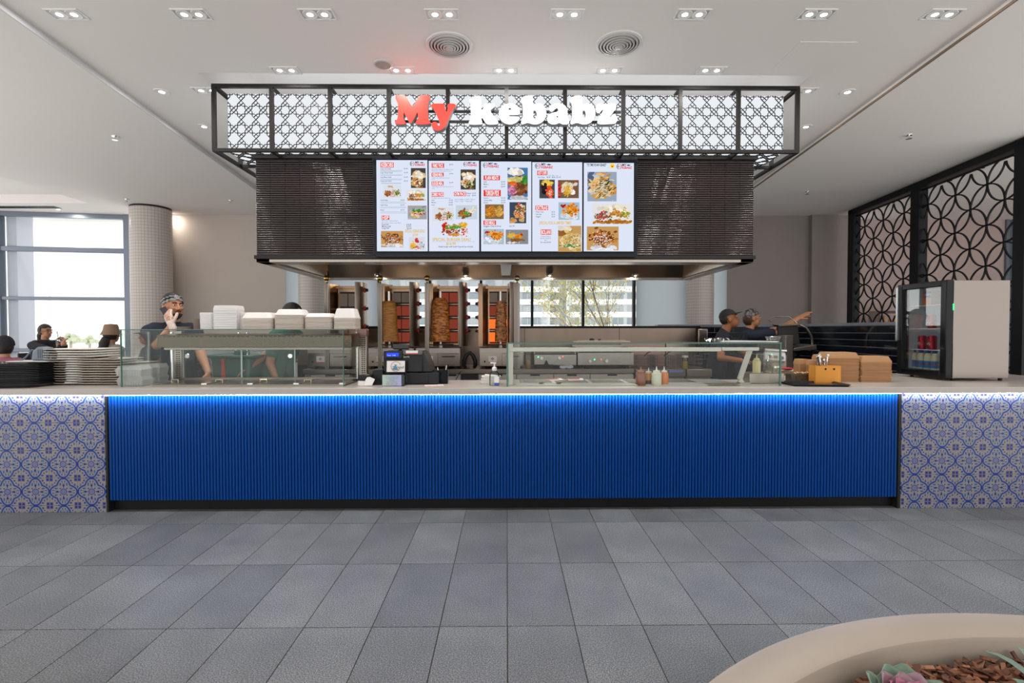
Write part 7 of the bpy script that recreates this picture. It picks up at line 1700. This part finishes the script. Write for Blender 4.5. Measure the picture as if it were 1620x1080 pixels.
# green tub behind the doors
t = thing('green_tub', 'dark green plastic tub with rim, red strap and steel legs behind the sliding doors', 'tub', (ax(372, 4.75), 4.80, 0))
M_GRN = mat('green_plastic', (.012, .085, .055), .4)
B().frustum((0, 0), (.15, .12), (.19, .15), .55, 1.06).obj('tub', M_GRN, t, bevel=.02); B().frustum((0, 0), (.23, .18), (.235, .185), 1.06, 1.085).obj('rim', M_GRN, t, bevel=.006); B().box(-.02, .09, -.05, .05, 1.085, 1.13).obj('lid_grip', M_GRN, t, bevel=.01)
B().box(-.07, -.045, -.165, -.135, .60, 1.06).obj('red_strap', mat('red_strap', (.5, .03, .025), .5), t)
for a, b in (((-.14, -.1, 0), (.02, -.02, 1.30)), ((.14, -.1, 0), (.10, -.02, 1.30)), ((-.14, .1, 0), (-.12, .1, .6)), ((.14, .1, 0), (.12, .1, .6))): B().cyl(a, b, .010, n=8).obj('leg', CHROME, t)
# ================================================================ planter in front
PZ0 = .45; pcx, pcy, RO, RI = 1.36, .07, 1.43, 1.302
pl = thing('round_planter', 'large round cream stone planter ring in the right foreground', 'planter', (pcx, pcy, 0))
M_CONC = mat('cream_stone', (.40, .335, .275), .38, var=.06, vscale=6, bump=.05, bscale=300)
B().lathe([(RO-.06, 0), (RO-.02, .05), (RO-.004, PZ0-.03), (RO, PZ0-.016), (RO-.004, PZ0-.004), (RO-.016, PZ0), (RI+.014, PZ0), (RI+.004, PZ0-.004), (RI, PZ0-.016), (RI-.012, PZ0-.20), (RI-.012, .10), (RO-.06, 0)], 160).obj('rim', M_CONC, pl)
B().lathe([(RI-.014, PZ0-.072), (0, PZ0-.065)], 48).obj('soil', mat('dark_soil', (.018, .011, .008), .95, bump=.8, bscale=30), pl)
r = random.Random(21); mu = B()
for k in range(6500):
    a = r.uniform(.15*PI, .92*PI); rad = math.sqrt(r.uniform(.50, .985))*(RI-.02)
    x, y = rad*math.cos(a), rad*math.sin(a)
    if y < .45: continue
    L_, w_, h_ = r.uniform(.015, .05), r.uniform(.006, .016), r.uniform(.002, .006)
    z = PZ0-.068+r.uniform(0, .03); q = Euler((r.uniform(-.5, .5), r.uniform(-.6, .6), r.uniform(0, 6.28))).to_matrix()
    c = r.random(); base = Vector((.16, .055, .024))*r.uniform(.35, 1.5) if c < .8 else Vector((.34, .14, .07))*r.uniform(.6, 1.1)
    mu.col((base.x, base.y, base.z, 1))
    mu.add([q @ Vector((sx*L_/2*(1 if sy > 0 else .8), sy*w_/2, sz*h_/2))+Vector((x, y, z)) for sz in (-1, 1) for sx, sy in ((-1, -1), (1, -1), (1, 1), (-1, 1))], [(0, 3, 2, 1), (4, 5, 6, 7), (0, 1, 5, 4), (1, 2, 6, 5), (2, 3, 7, 6), (3, 0, 4, 7)])
mm = bpy.data.materials.new('bark_chip'); mm.use_nodes = True; nt = mm.node_tree; b_ = nt.nodes['Principled BSDF']; a_ = nd(nt, 'ShaderNodeVertexColor'); a_.layer_name = 'Col'; nt.links.new(a_.outputs[0], b_.inputs['Base Color']); b_.inputs['Roughness'].default_value = .6
tag(mu.obj('bark_mulch', mm, None, (pcx, pcy, 0), smooth=0, fix=False), 'red-brown bark chip mulch filling the round planter', 'mulch', kind='stuff')
# ornamental cabbage and a leafy plant
def leaf(b, base, direc, up, ln, w, bend=.5, n=5, ruff=0.0, rr=None):
    d = Vector(direc).normalized(); u = Vector(up).normalized(); s = d.cross(u).normalized(); p = Vector(base); vs = []
    for i in range(n+1):
        t = i/n; wd = w*math.sin(PI*min(.97, .12+t*.86))
        dd = (d*math.cos(bend*t)+u*math.sin(bend*t)).normalized(); p = p+dd*ln/n if i else p
        nn = (u*math.cos(bend*t)-d*math.sin(bend*t))
        for q in (-1, -.5, 0, .5, 1): vs.append(p+s*wd*q+nn*(abs(q)*.25*wd+(rr.uniform(-ruff, ruff) if rr and abs(q) == 1 else 0)))
    fs = []
    for i in range(n):
        for q in range(4): fs.append((5*i+q, 5*i+q+1, 5*i+q+6, 5*i+q+5))
    b.add(vs, fs)
cp = at_z(1442, 1122, PZ0-.05); t = thing('ornamental_cabbage', 'pink and green ornamental cabbage head in the planter mulch', 'plant', (cp.x, cp.y, PZ0-.066))
MC = [mat('cabbage_pink', (.45, .14, .24), .5, var=.3, vscale=40), mat('cabbage_mauve', (.34, .20, .24), .5, var=.3, vscale=40), mat('cabbage_green', (.20, .30, .22), .5, var=.3, vscale=40)]
for k in range(26):
    a = k*2.4; tier = k/26; rr_ = .012+.05*tier; b = B(); leaf(b, (math.cos(a)*rr_*.6, math.sin(a)*rr_*.6, .012), (math.cos(a)*(.35+.9*tier), math.sin(a)*(.35+.9*tier), 1.0-.55*tier), (-math.cos(a)*.6, -math.sin(a)*.6, .8), .055+.035*tier, .030+.022*tier, .6, 6, .006, r)
    o = b.obj('leaf', MC[0 if k < 10 else 1 if k < 17 else 2], t, smooth=60, fix=False); md = o.modifiers.new('s', 'SOLIDIFY'); md.thickness = .0015
for cpx, cpy, lb_ in ((1668, 1106, 'silvery green leafy plant at the right edge of the planter'),):
    cp = at_z(cpx, cpy, PZ0-.05); t = thing('leafy_plant', lb_, 'plant', (cp.x, cp.y, PZ0-.066))
    for k in range(14):
        a = k*.9+.4; b = B(); leaf(b, (0, 0, .005), (math.cos(a), math.sin(a), .75+.3*(k % 3)), (0, 0, 1), .09+.03*(k % 3), .014, -.7, 6); o = b.obj('leaf', mat('silver_leaf', (.22, .33, .26), .5, objvar=.3), t, smooth=60, fix=False)
        md = o.modifiers.new('s', 'SOLIDIFY'); md.thickness = .0012
# ================================================================ outside the windows
M_BW = mat('white_render', (.82, .84, .86), .7); M_BGL = mat('blue_window', (.40, .45, .50), .2); M_BSH = mat('grey_infill', (.60, .63, .66), .6)
YBD = 120.0; fl = 3.05
bld = thing('apartment_building', 'white apartment building with long balconies outside the rear window', 'building', (0, YBD, -6.0))
def bx_(px, Y=YBD): return ax(px, Y)
zf0 = az(900, 515, YBD)+6.0
bandsz = [zf0+fl*k-1.0 for k in range(-2, 9)]
x_l, x_m1, x_m2, x_r = bx_(560), bx_(893), bx_(925), bx_(1030)
B().box(x_l, bx_(872), 3, 20, 0, zf0+fl*7.6).obj('wing_wall', M_BW, bld); B().box(bx_(872), x_m2, 6, 22, 0, zf0+fl*7).obj('stair_wall', M_BSH, bld); B().box(bx_(898), x_r+30, 2.5, 20, 0, zf0+fl*7.6).obj('wing_wall', M_BW, bld)
for k, z in enumerate(bandsz):
    for a, b, dy in ((556, 866, 0), (862, 886, 1.8), (905, 1030, -.5)):
        B().box(bx_(a), bx_(b), dy, dy+3.2, z, z+1.25).obj('balcony', M_BW, bld)
    w0 = 560
    for a, b in ((560, 575), (585, 604), (612, 628), (640, 655), (662, 678), (690, 706), (716, 730), (742, 756), (768, 782), (796, 810), (828, 842), (846, 856), (874, 893), (902, 918), (928, 944), (950, 968), (972, 990), (996, 1012)):
        dy = 5.95 if 872 <= a < 895 else 2.45
        wdw = B().box(bx_(a), bx_(b), dy-.05, dy+.05, z+1.35, z+fl-.15).obj('window', M_BGL if (a*7+k) % 3 else M_BSH, bld)
        if k < 9 and 820 < a < 1000: B().box((bx_(a)+bx_(b))/2-.05, (bx_(a)+bx_(b))/2+.05, dy-.12, dy-.05, z+1.35, z+fl-.15).obj('window_bar', M_BW, wdw)
B().box(x_l-30, x_r+40, -6, 22, -.5, 0).obj('plinth', M_BSH, bld)
# young yellow-leaved tree just outside
YT_ = 13.0; tp = at(992, 520, YT_); t = thing('street_tree', 'slender tree with sparse yellow-green leaves outside the rear window', 'tree', (tp.x, YT_, -1.0))
rr_ = random.Random(31); tips = []; tr = B()
def branch(p, d, ln, rad, lev):
    pts = [p]
    for i in range(4):
        d = (d+Vector((rr_.uniform(-.16, .16), rr_.uniform(-.16, .16), rr_.uniform(-.05, .14)))).normalized(); p = p+d*ln/4; pts.append(p)
    tr.tube(pts, [rad*(1-.16*i) for i in range(5)], 6)
    if lev >= 1:
        for q in pts[1:]: tips.append((q, lev))
    if lev < 3:
        for q in pts[1:]:
            for _ in range(2 if lev else 3):
                nd_ = (d*.5+Vector((rr_.uniform(-1, .55), rr_.uniform(-.7, .7), rr_.uniform(-.1, .7)))).normalized(); branch(q, nd_, ln*.52, rad*.40, lev+1)
branch(Vector((0, 0, 0)), Vector((-.16, 0, 1)), 4.6, .030, 0)
tr.obj('branches', mat('tree_bark', (.16, .12, .09), .8), t)
lf = B()
pal = [(.62, .56, .16, 1), (.46, .50, .18, 1), (.66, .42, .12, 1), (.42, .48, .22, 1)]
for q, lev in tips:
    for _ in range(3):
        if rr_.random() < .15: continue
        c = q+Vector((rr_.uniform(-.12, .12), rr_.uniform(-.12, .12), rr_.uniform(-.12, .12))); s = rr_.uniform(.02, .042); e = Euler((rr_.uniform(0, 6), rr_.uniform(0, 6), rr_.uniform(0, 6))).to_matrix()
        lf.col(rr_.choice(pal)); lf.add([c+e @ Vector(v) for v in ((-s, 0, 0), (0, -s*.6, 0), (s, 0, 0), (0, s*.6, .004))], [(0, 1, 2, 3)])
ml = bpy.data.materials.new('autumn_leaf'); ml.use_nodes = True; nt = ml.node_tree; b_ = nt.nodes['Principled BSDF']; a_ = nd(nt, 'ShaderNodeVertexColor'); a_.layer_name = 'Col'; nt.links.new(a_.outputs[0], b_.inputs['Base Color']); b_.inputs['Roughness'].default_value = .6
tag(lf.obj('foliage', ml, t, smooth=0, fix=False), kind='stuff')
# hazy tree line and lamp post beyond the left window
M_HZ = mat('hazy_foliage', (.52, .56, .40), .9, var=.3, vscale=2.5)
for i, (px, py, w, h) in enumerate(((38, 545, 26, 12), (60, 540, 22, 16), (112, 538, 26, 26), (142, 540, 22, 20), (168, 545, 24, 12))):
    Y = 45+3*i; c = at(px, py, Y); s = Y/FPX; b = B(); r2 = random.Random(i)
    for k in range(34):
        a = r2.uniform(0, 6.28); q = r2.uniform(0, 1)**.5; b.sphere((q*math.cos(a)*w*s*.5, q*math.sin(a)*w*s*.3, 3.2+q*.0+r2.uniform(-.4, 1)*h*s*.5*(1.1-q)), r2.uniform(.35, .8)*h*s*.22, 8, 6)
    t = thing('distant_tree', 'pale hazy tree beyond the left window, %s from the left' % ordn[i], 'tree', (c.x, Y, c.z-3.2), group='trees beyond the left window')
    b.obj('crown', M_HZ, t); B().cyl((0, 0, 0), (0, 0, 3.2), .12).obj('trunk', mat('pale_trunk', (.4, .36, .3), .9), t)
Y = 32; p = at(80.5, 560, Y); t = thing('lamp_post', 'faint grey street lamp post beyond the left window', 'lamp post', (p.x, Y, p.z))
zt_ = at(80.5, 452, Y).z-p.z
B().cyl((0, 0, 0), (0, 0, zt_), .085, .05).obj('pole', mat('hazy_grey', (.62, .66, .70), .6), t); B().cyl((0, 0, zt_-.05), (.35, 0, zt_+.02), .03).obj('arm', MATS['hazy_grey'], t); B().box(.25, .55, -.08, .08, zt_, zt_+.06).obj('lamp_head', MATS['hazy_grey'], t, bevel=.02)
flush_blobs()
flush_text()
